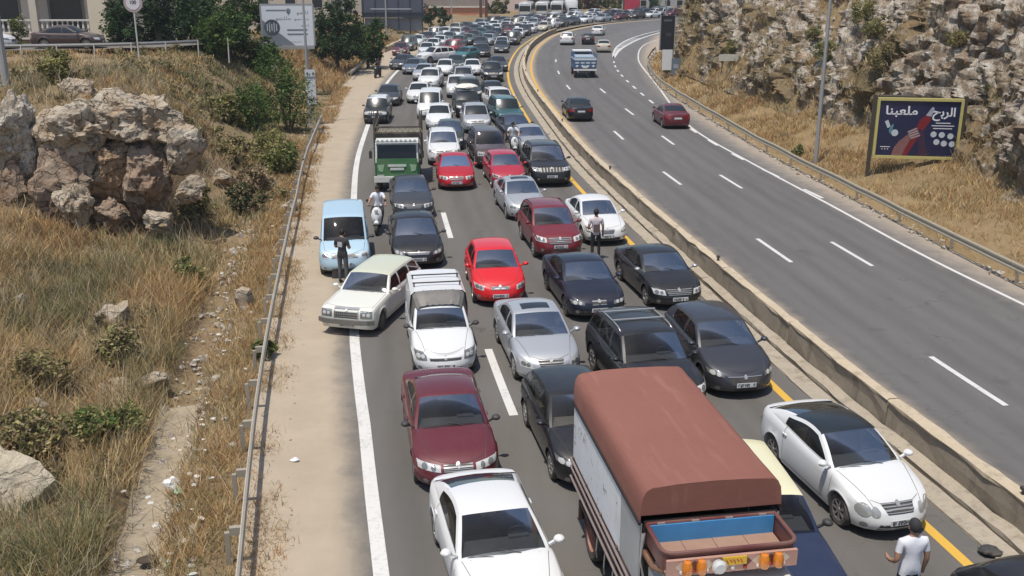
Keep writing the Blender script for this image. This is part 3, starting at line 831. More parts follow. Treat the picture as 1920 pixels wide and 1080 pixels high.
# right verge and cliff ledges: golden grass
def wr(s, d):
    g = np.clip(fbm(s * .2, d * .4, o=3) * 1.5 + .3, 0, 1)[:, None]
    return np.array([1.1, 1.2, .6, .45, .15, 0, 0, .3]) * (1 - g) + np.array([.4, .9, 1.1, .1, .5, .12, 0, .3]) * g
def kr(s, d): return np.clip(.55 + fbm(s * .45, d * .8, o=3) * 1.4, .1, 1) * np.clip((d - .25) / .6, 0, 1)
fs = [grass_field(pos_r, (20, 75), (.3, 8.6), 17000, 8, wr, lambda s, d: .36 + 0 * s, kr, 5, .015, samp=nearw(24, 75, 1.2)),
      grass_field(pos_r, (70, 150), (.3, 6), 7000, 7, wr, lambda s, d: .40 + 0 * s, kr, 6, .018)]
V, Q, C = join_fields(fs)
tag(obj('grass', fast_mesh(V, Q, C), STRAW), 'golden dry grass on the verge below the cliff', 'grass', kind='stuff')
# tufts rooted in the cliff
rs = np.random.default_rng(9); k = rs.uniform(0, 1, len(Vc)) < np.clip(veg * .5 + .02, 0.005, .35) * (zcl < 11) * .75
B = Vc[k]; per = 7; n = len(B)
tc = pal_pick(np.array([[.7, .8, .5, .4, .9, .35, .15, .5]]), rs, n)
Bp = np.repeat(B, per, 0) + rs.normal(0, .12, (n * per, 3)); dist = np.clip(np.repeat(B[:, 1], per) / 30, .9, 4)
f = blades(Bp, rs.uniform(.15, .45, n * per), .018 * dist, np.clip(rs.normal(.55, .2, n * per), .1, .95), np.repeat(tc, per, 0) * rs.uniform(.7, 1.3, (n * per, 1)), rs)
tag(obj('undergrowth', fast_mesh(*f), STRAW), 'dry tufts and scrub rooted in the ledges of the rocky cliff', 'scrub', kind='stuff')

# ---- leafy crowns: many small leaves in clumps
def crown_mesh(lobes, n, size, cols, seed, flat=.0, shell=.55):
    """lobes: (x,y,z,rx,ry,rz); leaves gather near the surface of small clumps"""
    rs = np.random.default_rng(seed); lobes = np.array(lobes, float)
    w = lobes[:, 3] * lobes[:, 4] * lobes[:, 5]; li = rs.choice(len(lobes), n, p=w ** .75 / (w ** .75).sum())
    nc = max(8, n // 60); cl = rs.choice(len(lobes), nc, p=w ** .75 / (w ** .75).sum())
    v = rs.normal(0, 1, (nc, 3)); v /= np.linalg.norm(v, axis=1, keepdims=True)
    cc = lobes[cl, :3] + v * lobes[cl, 3:] * rs.uniform(shell, 1.08, (nc, 1)); ctone = rs.uniform(.6, 1.35, nc)
    k = rs.integers(0, nc, n); crad = lobes[cl[k], 3:].mean(1) * rs.uniform(.16, .34, nc)[k]
    P = cc[k] + rs.normal(0, 1, (n, 3)) * crad[:, None] * .75
    a = rs.normal(0, 1, (n, 3)); a[:, 2] *= .6; a /= np.linalg.norm(a, axis=1, keepdims=True)
    b = np.cross(a, rs.normal(0, 1, (n, 3))); b /= np.linalg.norm(b, axis=1, keepdims=True)
    sz = size * rs.uniform(.6, 1.4, (n, 1))
    V = np.stack([P - a * sz - b * sz * .12, P + b * sz * .48, P + a * sz, P - b * sz * .48], 1).reshape(-1, 3)
    Q = np.arange(n * 4).reshape(n, 4)
    cols = np.array(cols); c = cols[rs.integers(0, len(cols), n)] * ctone[k][:, None] * rs.uniform(.75, 1.25, (n, 1))
    return fast_mesh(V, Q, np.repeat(c, 4, 0))
def scrub_mass(label, n_cl, srng, drng, seed, cols, pos, rr=(.25, .6), per=170, size=.055):
    rs = np.random.default_rng(seed); s = rs.uniform(*srng, n_cl); d = rs.uniform(*drng, n_cl); k = fbm(s * .25, d * .3, o=2) > -.25; s, d = s[k], d[k]
    P = pos(s, d); r = rs.uniform(*rr, len(P)); lob = np.stack([P[:, 0], P[:, 1], P[:, 2] + r * .35, r, r, r * .7], 1)
    tag(obj('undergrowth', crown_mesh(lob, per * len(P), size, cols, seed, shell=.3), LEAF), label, 'scrub', kind='stuff')
BARK = plain('bark', (.13, .10, .075), .95, var=.35, scale=9, bump=.6)
GREEN = [(.095, .150, .040), (.12, .18, .045), (.070, .115, .035)]
DEEP = [(.045, .078, .030), (.060, .095, .036), (.036, .062, .026)]
OLIVE = [(.23, .225, .085), (.28, .25, .10), (.18, .19, .07), (.33, .28, .13)]
DRYB = [(.30, .23, .14), (.36, .27, .16), (.24, .19, .115)]
def bush(name, loc, r, label, cols, seed, n=1500, size=.07, group=None, h=None, cat='bush'):
    rs = random.Random(seed); h = h or r * .9
    root = empty(name, loc); tag(root, label, cat, group)
    lobes = [(rs.uniform(-.5, .5) * r, rs.uniform(-.5, .5) * r, h * rs.uniform(.35, .9), r * rs.uniform(.4, .65), r * rs.uniform(.4, .65), h * rs.uniform(.35, .6)) for _ in range(6)]
    obj('crown', crown_mesh(lobes, n, size, cols, seed), LEAF, root)
    m = MB()
    for k in range(5):
        q = lobes[k]; m.tube([(q[0] * .1, q[1] * .1, -.15), (q[0] * .5, q[1] * .5, q[2] * .5), (q[0], q[1], q[2])], [.04 * r, .03 * r, .012 * r], 5)
    m.build('stem', BARK, root); return root
def tree(name, loc, h, r, label, cols, seed, n=5000, size=.10, trunk=.16, group=None, low=.35):
    rs = random.Random(seed); root = empty(name, loc); tag(root, label, 'tree', group)
    lobes = []; m = MB(); th = h * low
    m.tube([(0, 0, -.3), (rs.uniform(-.1, .1), rs.uniform(-.1, .1), th * .6), (rs.uniform(-.2, .2), rs.uniform(-.2, .2), th * 1.2)], [trunk * 1.2, trunk, trunk * .7], 8)
    for k in range(9):
        a = k * 2.4 + rs.uniform(-.4, .4); q = rs.uniform(.25, .75) * r; z = lerp_(th * 1.05, h * .86, (k + .5) / 9)
        c = (q * math.cos(a), q * math.sin(a), z); rr = r * rs.uniform(.35, .55)
        lobes.append((*c, rr, rr, rr * .8)); m.tube([(0, 0, th * .8), (c[0] * .5, c[1] * .5, (th + z) / 2), c], [trunk * .6, trunk * .35, trunk * .12], 6)
    m.build('trunk', BARK, root)
    obj('crown', crown_mesh(lobes, n, size, cols, seed), LEAF, root); return root

scrub_mass('olive and brown scrub covering the slope below the white billboard', 150, (49, 82), (.8, 11), 71, OLIVE + DRYB + [(.10, .115, .05)], pos_l, (.3, .75), 190, .075)
scrub_mass('low brown and green weeds among the straw on the near slope', 330, (15, 50), (2.5, 10), 72, [tuple(x * .72 for x in c) for c in OLIVE + DRYB + DRYB], pos_l, (.16, .45), 110, .042)
scrub_mass('dull scrub on the bank behind the far hard shoulder', 120, (82, 150), (1, 16), 73, OLIVE + DRYB, pos_l, (.35, .8), 120, .11)
# ------------------------------------------------------------------ rocks on the left slope
def onl(x, y):
    s, o = s_off(x, y); d = max(0, lat(GUARD_L, s) - .15 - o)
    return float(hill_l(np.array([s]), np.array([d]))[0])
ROCK_B = rock_mat('rock_brown_shade', (.44, .345, .26), (.32, .21, .135), (.19, .145, .11), 1.0)  # brown rock, its colour darkened to stand for shade in the hollow
rock('rock_outcrop', (-13.2, 36.2, 4.3), (1.45, 1.2, 1.25), 3, 'large cream limestone block with hollows crowning the rocky bank', sub=6, rough=.5, rz=.3)
rock('rock_outcrop', (-11.8, 35.9, 3.0), (.95, .85, 1.1), 5, 'smooth-faced cream rock on the road side of the crowning block', sub=5, rough=.35, rz=1.4)
rock('rock_outcrop', (-15.1, 35.6, 3.8), (1.2, 1.0, 1.05), 8, 'tan ledge of rock left of the crowning block', sub=5, rough=.55, rz=1.1)
rock('rock_outcrop', (-13.1, 36.0, 2.2), (1.45, 1.1, 1.35), 10, 'brown rock, coloured darker for shade, under the crowning block', sub=5, rough=.55, rz=2.2, mat=ROCK_B)
rock('rock_outcrop', (-17.4, 35.3, 3.9), (1.0, .95, 1.4), 12, 'grey lichen-spotted rock at the picture edge', sub=5, rough=.5, rz=2.0, mat=ROCK_S)
rock('rock_outcrop', (-16.1, 38.2, 5.0), (1.1, .8, .55), 15, 'sandy flat-topped rock above the rocky bank', sub=5, rough=.4)
rock('rock_outcrop', (-17.0, 35.6, 1.9), (1.3, .8, 1.7), 18, 'brown rock at the back of the hollow, coloured dark for shade', sub=5, rough=.6, mat=ROCK_B)
rock('rock_outcrop', (-15.7, 35.1, 2.1), (1.4, .9, 1.7), 33, 'brown rock, coloured dark for shade, filling the hollow below the tan ledge', sub=5, rough=.5, mat=ROCK_B)
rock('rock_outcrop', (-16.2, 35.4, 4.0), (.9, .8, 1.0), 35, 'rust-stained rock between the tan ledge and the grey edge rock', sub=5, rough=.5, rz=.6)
rock('rock_outcrop', (-18.2, 35.3, 2.0), (1.3, .9, 1.5), 37, 'brown rock below the grey edge rock, coloured dark for shade', sub=5, rough=.5, mat=ROCK_B)
rock('rock_outcrop', (-14.3, 35.6, 2.7), (.85, .8, 1.2), 39, 'rusty rock wedged under the middle of the crowning block', sub=5, rough=.45, rz=.9, mat=rock_mat('rock_rust', (.50, .37, .25), (.42, .26, .14), (.24, .18, .13), 1.0))
rock('boulder', (-15.1, 34.1, 1.7), (.6, .5, 1.15), 24, 'pale upright wedge of rock below the tan ledge', sub=5, rough=.5, rz=.7)
rock('boulder', (-11.3, 35.0, 1.9), (.55, .5, .6), 21, 'pale jagged rock low on the road side of the rocky bank', sub=5, rough=.5)
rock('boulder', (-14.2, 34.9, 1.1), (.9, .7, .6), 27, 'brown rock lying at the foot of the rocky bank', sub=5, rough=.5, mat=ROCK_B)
rock('boulder', (-12.4, 34.4, 1.0), (.65, .5, .5), 29, 'small broken rock at the foot of the bank, road side', sub=4, rough=.5)
rock('boulder', (-12.9, 44.2, onl(-12.9, 44.2) + .1), (.7, .6, .6), 31, 'grey rock half buried in shrubs right of the rocky bank', sub=4, rz=.4)
rock('boulder', (-11.6, 45.8, onl(-11.6, 45.8) + .1), (.6, .55, .55), 33, 'rounded pale rock on the upper slope among shrubs', sub=4, rz=1.0)
rock('boulder', (-10.9, 26.3, onl(-10.9, 26.3) + .15), (.62, .5, .45), 41, 'cream boulder pair half sunk in grass, middle of the slope', sub=4, rz=.5)
rock('boulder', (-9.6, 22.5, onl(-9.6, 22.5) + .05), (.55, .35, .24), 43, 'long low cream rock lying in the grass', sub=4, rz=.2)
rock('boulder', (-8.7, 22.6, onl(-8.7, 22.6) + .03), (.45, .35, .22), 45, 'flat grey rock beside the ditch grass', sub=4, rz=.9)
rock('boulder', (-7.8, 28.2, onl(-7.8, 28.2) + .2), (.32, .3, .42), 47, 'pointed tan stone standing just behind the guard rail', sub=3, rz=.3)
rock('boulder', (-13.6, 26.6, onl(-13.6, 26.6) + .2), (.22, .2, .22), 49, 'small white rounded stone at the picture edge', sub=3, mat=ROCK_S)
rock('boulder', (-9.55, 17.0, onl(-9.55, 17.0) + .2), (.95, 1.0, .8), 52, 'large smooth sandy boulder in the lower corner grass', sub=5, rough=.22, mat=rock_mat('sandstone', (.70, .61, .46), (.64, .54, .39), (.54, .45, .33), .8, .1))
rock('boulder', (-10.6, 20.6, onl(-10.6, 20.6) + .05), (.3, .3, .3), 55, 'grey stone above the sandy boulder at the picture edge', sub=3, mat=ROCK_S)
rock('boulder', (-10.4, 30.4, onl(-10.4, 30.4) + .08), (.3, .25, .2), 57, 'little cream stone above the middle boulders', sub=3)
rock('boulder', (-9.0, 40.2, onl(-9.0, 40.2) + .1), (.35, .3, .4), 59, 'pale stone in rusty grass right of the rocky bank', sub=3)
# rubble and rubbish in the ditch
def pebble_field(name, label, P, szs, mat, seed, sq=.7):
    rs = np.random.default_rng(seed); base = rock_mesh(seed, 1, 1, 1, sq, .3, 4)
    bv = np.array([v.co[:] for v in base.vertices]); bf = np.array([p.vertices[:] for p in base.polygons]); n = len(P)
    a = rs.uniform(0, 6.28, n); c, s_ = np.cos(a), np.sin(a); st = rs.uniform(.6, 1.4, (n, 3))
    W = bv[None] * st[:, None] * szs[:, None, None]
    V = np.stack([W[..., 0] * c[:, None] - W[..., 1] * s_[:, None], W[..., 0] * s_[:, None] + W[..., 1] * c[:, None], W[..., 2]], -1) + P[:, None]
    F = (bf[None] + (np.arange(n) * len(bv))[:, None, None]).reshape(-1, 3)
    return tag(obj(name, mesh_from(V.reshape(-1, 3), F), mat), label, 'stones', kind='stuff')
rs = np.random.default_rng(5)
n = 420; s_ = 13 + 55 * rs.uniform(0, 1, n) ** 1.3; d_ = np.clip(rs.normal(1.25, .45, n), .15, 2.6)
pebble_field('rubble', 'scattered white stones and rubble along the ditch behind the guard rail', pos_l(s_, d_, off0=.02), rs.uniform(.025, .10, n), ROCK_S, 61)
n = 900; s_ = rs.uniform(22, 125, n); d_ = np.clip(rs.normal(.0, .16, n), -.5, .5)
pebble_field('rubble', 'line of broken stones along the base of the cliffside guard rail', pos_r(s_, d_, lambda a, b: .03 + 0 * a), rs.uniform(.03, .13, n) * np.clip(rs.uniform(0, 1, n) * 1.6, .4, 1), ROCK_S, 63)
n = 500; s_ = rs.uniform(14, 80, n); d_ = rs.uniform(-1.0, .1, n)
pebble_field('gravel', 'loose gravel at the edge of the dusty hard shoulder', pos_l(s_, d_, lambda a, b: .008 + 0 * a), rs.uniform(.008, .03, n), ROCK_S, 65)
n = 260; s_ = 13 + 40 * rs.uniform(0, 1, n) ** 1.2; d_ = np.clip(rs.normal(1.45, .45, n), .2, 2.5)
o_ = pebble_field('litter', 'pale paper and plastic scraps strewn along the ditch', pos_l(s_, d_, off0=.09), rs.uniform(.025, .085, n), plain('litter_pale', (.60, .58, .53), .7, var=.35, scale=3), 67, .25); o_['category'] = 'litter'
n = 260; s_ = 13 + 50 * rs.uniform(0, 1, n) ** 1.2; d_ = np.clip(rs.normal(1.5, .35, n), .5, 2.4)
pebble_field('rubble', 'broken grey stones half buried in the ditch bed', pos_l(s_, d_, off0=.05), rs.uniform(.05, .16, n), ROCK_S, 68)
def crumple(name, loc, sz, seed, col, label, cat='litter', rz=0.0, flat=.5):
    m = rock_mesh(seed, 2, sz[0], sz[1], sz[2], .9, 9); tag(obj(name, m, col, None, loc, (0, 0, rz)), label, cat)
WHITEPL = plain('white_plastic', (.72, .72, .70), .5, var=.1)
crumple('plastic_bag', (-6.72, 17.9, -.22), (.17, .15, .11), 71, WHITEPL, 'crumpled white plastic bag lying in the ditch')
crumple('plastic_bag', (-6.50, 17.65, -.25), (.10, .12, .05), 72, plain('green_plastic', (.35, .55, .33), .5, var=.15), 'torn green plastic bag beside the white one in the ditch')
crumple('plastic_bag', (-4.35, 18.35, .03), (.10, .07, .035), 73, WHITEPL, 'white scrap of plastic on the dusty hard shoulder')
crumple('plastic_bag', (-6.85, 22.4, -.2), (.16, .2, .08), 74, WHITEPL, 'pale rag among the ditch stones farther up')
crumple('cardboard_scrap', (-6.35, 15.35, -.33), (.17, .10, .05), 75, plain('burnt_scrap', (.07, .05, .035), .9), 'dark burnt scrap lying on the ditch sand')
crumple('cardboard_scrap', (-6.2, 14.6, -.35), (.16, .08, .04), 76, plain('burnt_scrap', (.07, .05, .035), .9), 'second dark scrap lower down the ditch')
crumple('tyre_scrap', (-4.55, 15.35, .02), (.09, .03, .02), 77, plain('burnt_scrap', (.07, .05, .035), .9), 'small dark scrap on the hard shoulder near the rail', rz=-.5)
crumple('plastic_bottle', (-6.05, 16.35, -.28), (.20, .04, .04), 78, WHITEPL, 'long white bottle lying in the ditch', rz=.7)
crumple('tyre_scrap', (6.55, 20.9, .06), (.16, .06, .05), 79, BLACKP, 'black rubber scrap on the gutter beside the grey hatchback', rz=.8)
crumple('tyre_scrap', (8.05, 14.95, .08), (.20, .12, .08), 80, BLACKP, 'heap of black scrap on the gutter in the lower right corner')
# ------------------------------------------------------------------ bushes on the slope
SH = 'shrubs on the slope above the guard rail'
for i, (x, y, r, h, cols, lb) in enumerate([
    (-13.3, 60.5, 1.9, 3.8, GREEN, 'tall bright green bush in front of the white billboard'),
    (-14.3, 57.0, 1.5, 2.4, GREEN, 'green bush leaning left of the tall bright bush'),
    (-15.6, 55.8, 1.1, 1.5, OLIVE, 'olive shrub uphill beside the green bushes'),
    (-12.2, 51.0, 1.2, 1.4, OLIVE, 'wide olive shrub below the tall green bush'),
    (-13.4, 48.2, 1.1, 1.2, DRYB + OLIVE, 'grey olive shrub above the rocky bank, road side'),
    (-11.0, 47.5, 1.0, 1.1, OLIVE + GREEN, 'dark olive shrub halfway down the slope'),
    (-12.2, 38.0, .9, 1.5, DRYB + OLIVE, 'grey shrub rooted behind the crowning rock'),
    (-14.4, 37.6, .7, .9, DRYB, 'dry shrub in a cleft of the rocky bank'),
    (-11.2, 43.0, .9, 1.0, DRYB, 'dry brown shrub beside the rocky bank'),
    (-10.6, 39.2, .8, 1.0, DEEP + DRYB, 'dark shrub in the shade at the bank foot'),
    (-14.6, 44.0, 1.0, 1.0, DRYB + OLIVE, 'dry shrub on top behind the rocky bank'),
    (-10.2, 30.2, .7, .7, GREEN + OLIVE, 'low green shrub in the middle of the slope'),
    (-9.8, 24.0, .8, .7, OLIVE + DRYB, 'thorny olive shrub near the cream boulders'),
    (-10.9, 21.5, .9, .8, OLIVE + DRYB, 'brushy olive shrub at the picture edge'),
    (-8.6, 19.6, .8, .7, GREEN + OLIVE, 'green weedy shrub above the ditch'),
    (-9.9, 18.8, .8, .7, DRYB + OLIVE, 'twiggy shrub above the sandy boulder'),
    (-17.5, 39.5, .8, 1.1, OLIVE, 'olive shrub beside the lamp post at the picture edge'),
    (-6.3, 24.0, .35, .40, GREEN + OLIVE, 'small green weed on the road side of the guard rail')]):
    bush('shrub', (x, y, onl(x, y) - .05 if i < 17 else 0), r, lb, cols, 100 + i, int(1600 + 1500 * r), .040 + .0007 * y, SH, h)
# ------------------------------------------------------------------ bushes on the cliff
for i, (y, z, r, cols, lb) in enumerate([
    (57, 6.9, .95, OLIVE, 'round yellow-green bush high on the cliff, left of the upper pair'),
    (55, 6.2, .9, OLIVE, 'round yellow-green bush just below the highest cliff bush'),
    (51, 4.9, 1.0, OLIVE + DRYB, 'large olive bush on the cliff above the dark billboard'),
    (60, 4.6, .8, GREEN + OLIVE, 'dull green bush at mid height on the cliff behind the lamp post'),
    (63, 5.3, .7, OLIVE, 'small olive bush left of the cliff lamp post'),
    (70, 6.0, .9, DRYB + DEEP, 'dark brown bush in a cliff hollow'),
    (47, 6.0, .7, OLIVE + DRYB, 'tan bush on the cliff right of the round pair'),
    (75, 3.6, .7, OLIVE, 'olive bush low on the cliff near the white arrow board'),
    (86, 4.5, .8, DRYB, 'brown scrub bush on the far cliff shoulder')]):
    p = cliff_at(s_at_y(y), z)
    if p: nn_ = axp(s_at_y(y), 1.0) - axp(s_at_y(y), 0.0); bush('cliff_bush', (p[0] - nn_[0] * r * .35, p[1] - nn_[1] * r * .35, p[2] - r * .45), r * 1.15, lb, cols, 200 + i, 2600, .05, 'bushes on the rocky cliff')
for i, (s0, d0, lb) in enumerate([(s_at_y(50), .7, 'low green weed at the guard rail below the cliff lamp post'), (s_at_y(88), 1.0, 'olive weeds behind the guard rail by the panel signs'), (s_at_y(84), 1.9, 'dry bush beside the panel signs')]):
    p = pos_r(np.array([s0]), np.array([d0]))[0]
    bush('verge_bush', tuple(p), .5 + .25 * (i > 0), lb, OLIVE + GREEN if i < 2 else DRYB, 230 + i, 900, .06, 'weeds along the cliffside guard rail')
# ------------------------------------------------------------------ cars
def lerp(a, b, t): return a + (b - a) * t
def sstep(a, b, x):
    t = min(1, max(0, (x - a) / (b - a))); return t * t * (3 - 2 * t)

WHEELS = {}
def wheel_meshes(style):
    """tyre and rim, axle along y, outer face towards +y"""
    if style in WHEELS: return WHEELS[style]
    m = MB(); r = 1.0
    m.lathe([(.66, -.30), (.90, -.33), (.97, -.26), (1.0, -.15), (1.0, .15), (.97, .26), (.90, .33), (.68, .30), (.64, .16)], 26, 'Y')
    tyre = m.mesh(True, 40)
    k = MB()
    if style == 'cap':
        k.lathe([(.66, .30), (.60, .25), (.42, .30), (.2, .34), (0.01, .35)], 22, 'Y')
        for i in range(9):
            a = i * 2 * math.pi / 9
            k.box((.5 * math.cos(a), .29, .5 * math.sin(a)), (.10, .05, .16), ry=-a)
    elif style == 'steel':
        k.lathe([(.66, .30), (.62, .18), (.50, .12), (.30, .20), (.22, .28), (0.01, .30)], 22, 'Y')
    else:
        k.lathe([(.67, .30), (.62, .29), (.60, .12), (.60, -.05), (.02, -.05)], 24, 'Y')
        n = {'five': 5, 'seven': 7, 'ten': 10}[style]
        for i in range(n):
            a = i * 2 * math.pi / n
            c, s = math.cos(a), math.sin(a)
            k.bar((.08 * c, .22, .08 * s), (.63 * c, .24, .63 * s), {'five': .20, 'seven': .14, 'ten': .09}[style], .10, up=(0, 1, 0))
        k.lathe([(.15, .12), (.15, .29), (.01, .30)], 12, 'Y')
    rim = k.mesh(True, 30)
    back = MB().lathe([(.66, -.05), (.01, -.05)], 16, 'Y').mesh()
    WHEELS[style] = (tyre, rim)
    return WHEELS[style]

BASE = dict(L=4.5, W=1.76, wr=.32, fo=.86, ro=1.0, sill=.20, rf=.80, rr=.62, ef=2.9, er=3.4,
            zs=[(0, .66), (.25, .74), (1.15, .93), (2.2, .93), (3.4, .96), (4.0, 1.0), (4.5, .96)],
            xc=1.18, xw=1.95, zw=1.40, xr=3.05, zr=1.40, xt=3.85, zt=1.00, bulge=.05, hr=.60, crown=.055,
            win=[(1.3, 2.28), (2.38, 3.30)], rear='glass', style='seven',
            lv=[(0, .05, -.05, .03), (.16, .02, .0, .0), (.40, .0, .0, .0), (.58, .0, -.03, .02), (.78, .012, -.06, .04), (.93, .035, -.10, .06), (1.0, .085, -.17, .10)],
            head=[(.80, .70), (.42, .66), (.44, .52), (.78, .57)], headmat='L', grille=[(.34, .66), (.28, .50)], gstyle='bars',
            plate=.40, intake=[(.42, .36), (.46, .25)], tail=[(.82, .88), (.45, .86), (.47, .70), (.83, .70)], tplate=.72, bow=.16)
SPECS = {}
def spec(name, base=None, **k):
    d = dict(SPECS[base] if base else BASE); d.update(k); SPECS[name] = d

spec('sedan')
spec('sedan_rounded', L=4.70, W=1.78, xc=1.22, xw=2.0, xr=3.1, xt=4.0, zw=1.41, zr=1.40,
     zs=[(0, .62), (.25, .70), (1.2, .92), (2.2, .92), (3.5, .97), (4.2, 1.02), (4.7, .96)], win=[(1.3, 2.35), (2.45, 3.5)], style='cap', headmat='Y',
     head=[(.82, .70), (.36, .63), (.36, .52), (.80, .56)], grille=[(.30, .64), (.30, .52)], ef=2.6)
spec('sedan_silver', L=4.53, W=1.74, head=[(.79, .71), (.50, .66), (.46, .50), (.74, .52)], grille=[(.34, .70), (.26, .50)], sunroof=True, ef=2.5, rf=.9)
spec('sedan_executive', L=4.60, W=1.78, head=[(.82, .71), (.48, .66), (.44, .52), (.78, .55)], grille=[(.42, .68), (.36, .50)], style='five')
spec('sedan_sport', L=4.52, W=1.80, zw=1.38, zr=1.37, head=[(.84, .68), (.46, .64), (.44, .54), (.80, .56)], grille=[(.22, .65), (.20, .54)], gstyle='kidney', headmat='D', intake=[(.60, .38), (.55, .27)], rf=.7)
spec('sedan_small', L=4.35, W=1.69, head=[(.79, .76), (.55, .62), (.52, .52), (.76, .56)], grille=[(.28, .64), (.22, .48)], headmat='D', intake=[(.46, .36), (.50, .24)])
spec('sedan_camry', L=4.75, W=1.81, zw=1.44, zr=1.43, xt=3.95, head=[(.86, .76), (.50, .62), (.48, .53), (.80, .55)], grille=[(.40, .64), (.34, .55)], headmat='D', intake=[(.62, .40), (.55, .26)], xc=1.15, xr=3.15, win=[(1.3, 2.4), (2.5, 3.5)])
spec('coupe', L=4.25, W=1.76, xc=1.15, xw=1.98, zw=1.38, xr=3.0, zr=1.36, xt=3.98, zt=1.02, win=[(1.3, 3.15)], ro=.85, fo=.84,
     zs=[(0, .62), (.25, .72), (1.15, .93), (2.2, .94), (3.3, 1.0), (3.9, 1.04), (4.25, 1.0)], hr=.57, ef=2.5, rf=.9)
spec('coupe_panorama', 'coupe', L=4.34, W=1.73, head=[(.78, .70), (.50, .66), (.44, .50), (.74, .52)], grille=[(.34, .70), (.26, .54)], gstyle='bars', style='seven', headmat='P',
     zs=[(0, .62), (.25, .73), (1.15, .95), (2.2, .97), (3.3, 1.05), (4.0, 1.10), (4.34, 1.04)], zt=1.08, xt=4.08, zw=1.41, zr=1.37)
spec('hatch', L=3.95, W=1.70, fo=.80, ro=.65, xc=1.0, xw=1.72, zw=1.46, xr=3.30, zr=1.43, xt=3.80, zt=1.0, hr=.60, rr=.45, er=3.6,
     zs=[(0, .64), (.2, .74), (1.0, .97), (2.0, .97), (3.2, 1.02), (3.95, 1.0)], win=[(1.15, 2.1), (2.2, 3.1)], rf=.85, ef=2.5, style='five',
     head=[(.80, .76), (.52, .68), (.50, .55), (.76, .58)], grille=[(.30, .66), (.28, .58)], intake=[(.5, .42), (.58, .26)], tplate=.8, tail=[(.80, .98), (.58, .98), (.58, .72), (.82, .72)])
spec('hatch_long', 'hatch', L=4.34, W=1.80, fo=.88, ro=.80, xc=1.18, xw=1.95, zw=1.44, xr=3.7, zr=1.41, xt=4.18, win=[(1.35, 2.4), (2.5, 3.4)],
     zs=[(0, .64), (.22, .73), (1.18, .95), (2.2, .95), (3.5, 1.0), (4.34, .98)], headmat='D', head=[(.86, .74), (.54, .66), (.52, .57), (.84, .62)],
     grille=[(.44, .60), (.34, .40)], gstyle='mesh', intake=[(.3, .3), (.3, .24)], style='seven')
spec('suv', L=4.65, W=1.86, wr=.37, sill=.28, fo=.90, ro=.90, xc=1.25, xw=1.92, zw=1.66, xr=4.05, zr=1.62, xt=4.50, zt=1.10, hr=.66, rr=.40, er=3.6,
     zs=[(0, .80), (.22, .92), (1.25, 1.10), (2.2, 1.08), (4.0, 1.12), (4.65, 1.08)], win=[(1.4, 2.45), (2.55, 3.4), (3.5, 4.15)], rf=.75, ef=3.0,
     head=[(.88, .92), (.50, .84), (.50, .70), (.84, .74)], grille=[(.42, .84), (.40, .64)], intake=[(.6, .50), (.6, .34)], plate=.55, tplate=.9,
     tail=[(.90, 1.08), (.66, 1.08), (.66, .78), (.92, .78)], rails=True, crown=.05)
spec('suv_boxy', 'suv', L=4.55, W=1.80, zw=1.74, zr=1.72, xw=1.78, xr=4.25, xt=4.50, hr=.68, bulge=.02, rf=.45, ef=4.2, rr=.3, er=4.5,
     zs=[(0, .92), (.15, .98), (1.25, 1.10), (2.2, 1.08), (4.55, 1.10)], head=[(.80, .90), (.50, .90), (.50, .72), (.80, .72)], grille=[(.46, .90), (.46, .68)], gstyle='slots', crown=.03)
spec('suv_jeep', 'suv', L=4.82, W=1.94, zw=1.74, zr=1.70, xw=1.98, head=[(.92, .96), (.58, .93), (.56, .80), (.90, .82)], grille=[(.53, .94), (.50, .76)], gstyle='slots', style='five', wr=.39, rf=.6, ef=3.6)
spec('suv_small', 'suv', L=4.30, W=1.78, wr=.34, zw=1.62, zr=1.58, xr=3.72, xt=4.16, win=[(1.35, 2.35), (2.45, 3.35), (3.45, 3.85)], zs=[(0, .76), (.22, .88), (1.15, 1.06), (2.2, 1.05), (3.7, 1.08), (4.3, 1.05)], xc=1.15, xw=1.85, rails=True)
spec('van', L=4.45, W=1.72, xc=.80, xw=1.50, zw=1.80, xr=4.15, zr=1.82, xt=4.40, zt=1.05, hr=.72, bulge=.03, wr=.32, rr=.25, er=4.5, sill=.24, rf=.6, fo=.75, ro=.75,
     zs=[(0, .72), (.2, .84), (.8, 1.06), (2.0, 1.05), (4.45, 1.05)], win=[(1.0, 1.95)], rear='panel', style='steel',
     head=[(.78, .84), (.54, .80), (.54, .64), (.76, .66)], grille=[(.44, .78), (.44, .66)], plate=.46, crown=.05, tail=[(.84, 1.2), (.70, 1.2), (.70, .8), (.84, .8)])
spec('van_small', L=4.25, W=1.70, xc=1.16, xw=1.78, zw=1.44, xr=1.98, zr=1.50, xt=4.20, zt=1.72, hr=.60, bulge=.0, wr=.30, rr=.22, er=4.6, sill=.22, rf=.85, ef=2.5, ro=.72, fo=.80,
     zs=[(0, .64), (.2, .74), (1.1, .97), (2.0, .97), (4.25, 1.0)], win=[(1.25, 2.0)], rear='panel', style='steel', box=(1.80, 1.82, .74), headmat='D',
     head=[(.80, .76), (.50, .72), (.48, .54), (.74, .52)], grille=[(.42, .60), (.40, .53)], gstyle='mesh', crown=.07)
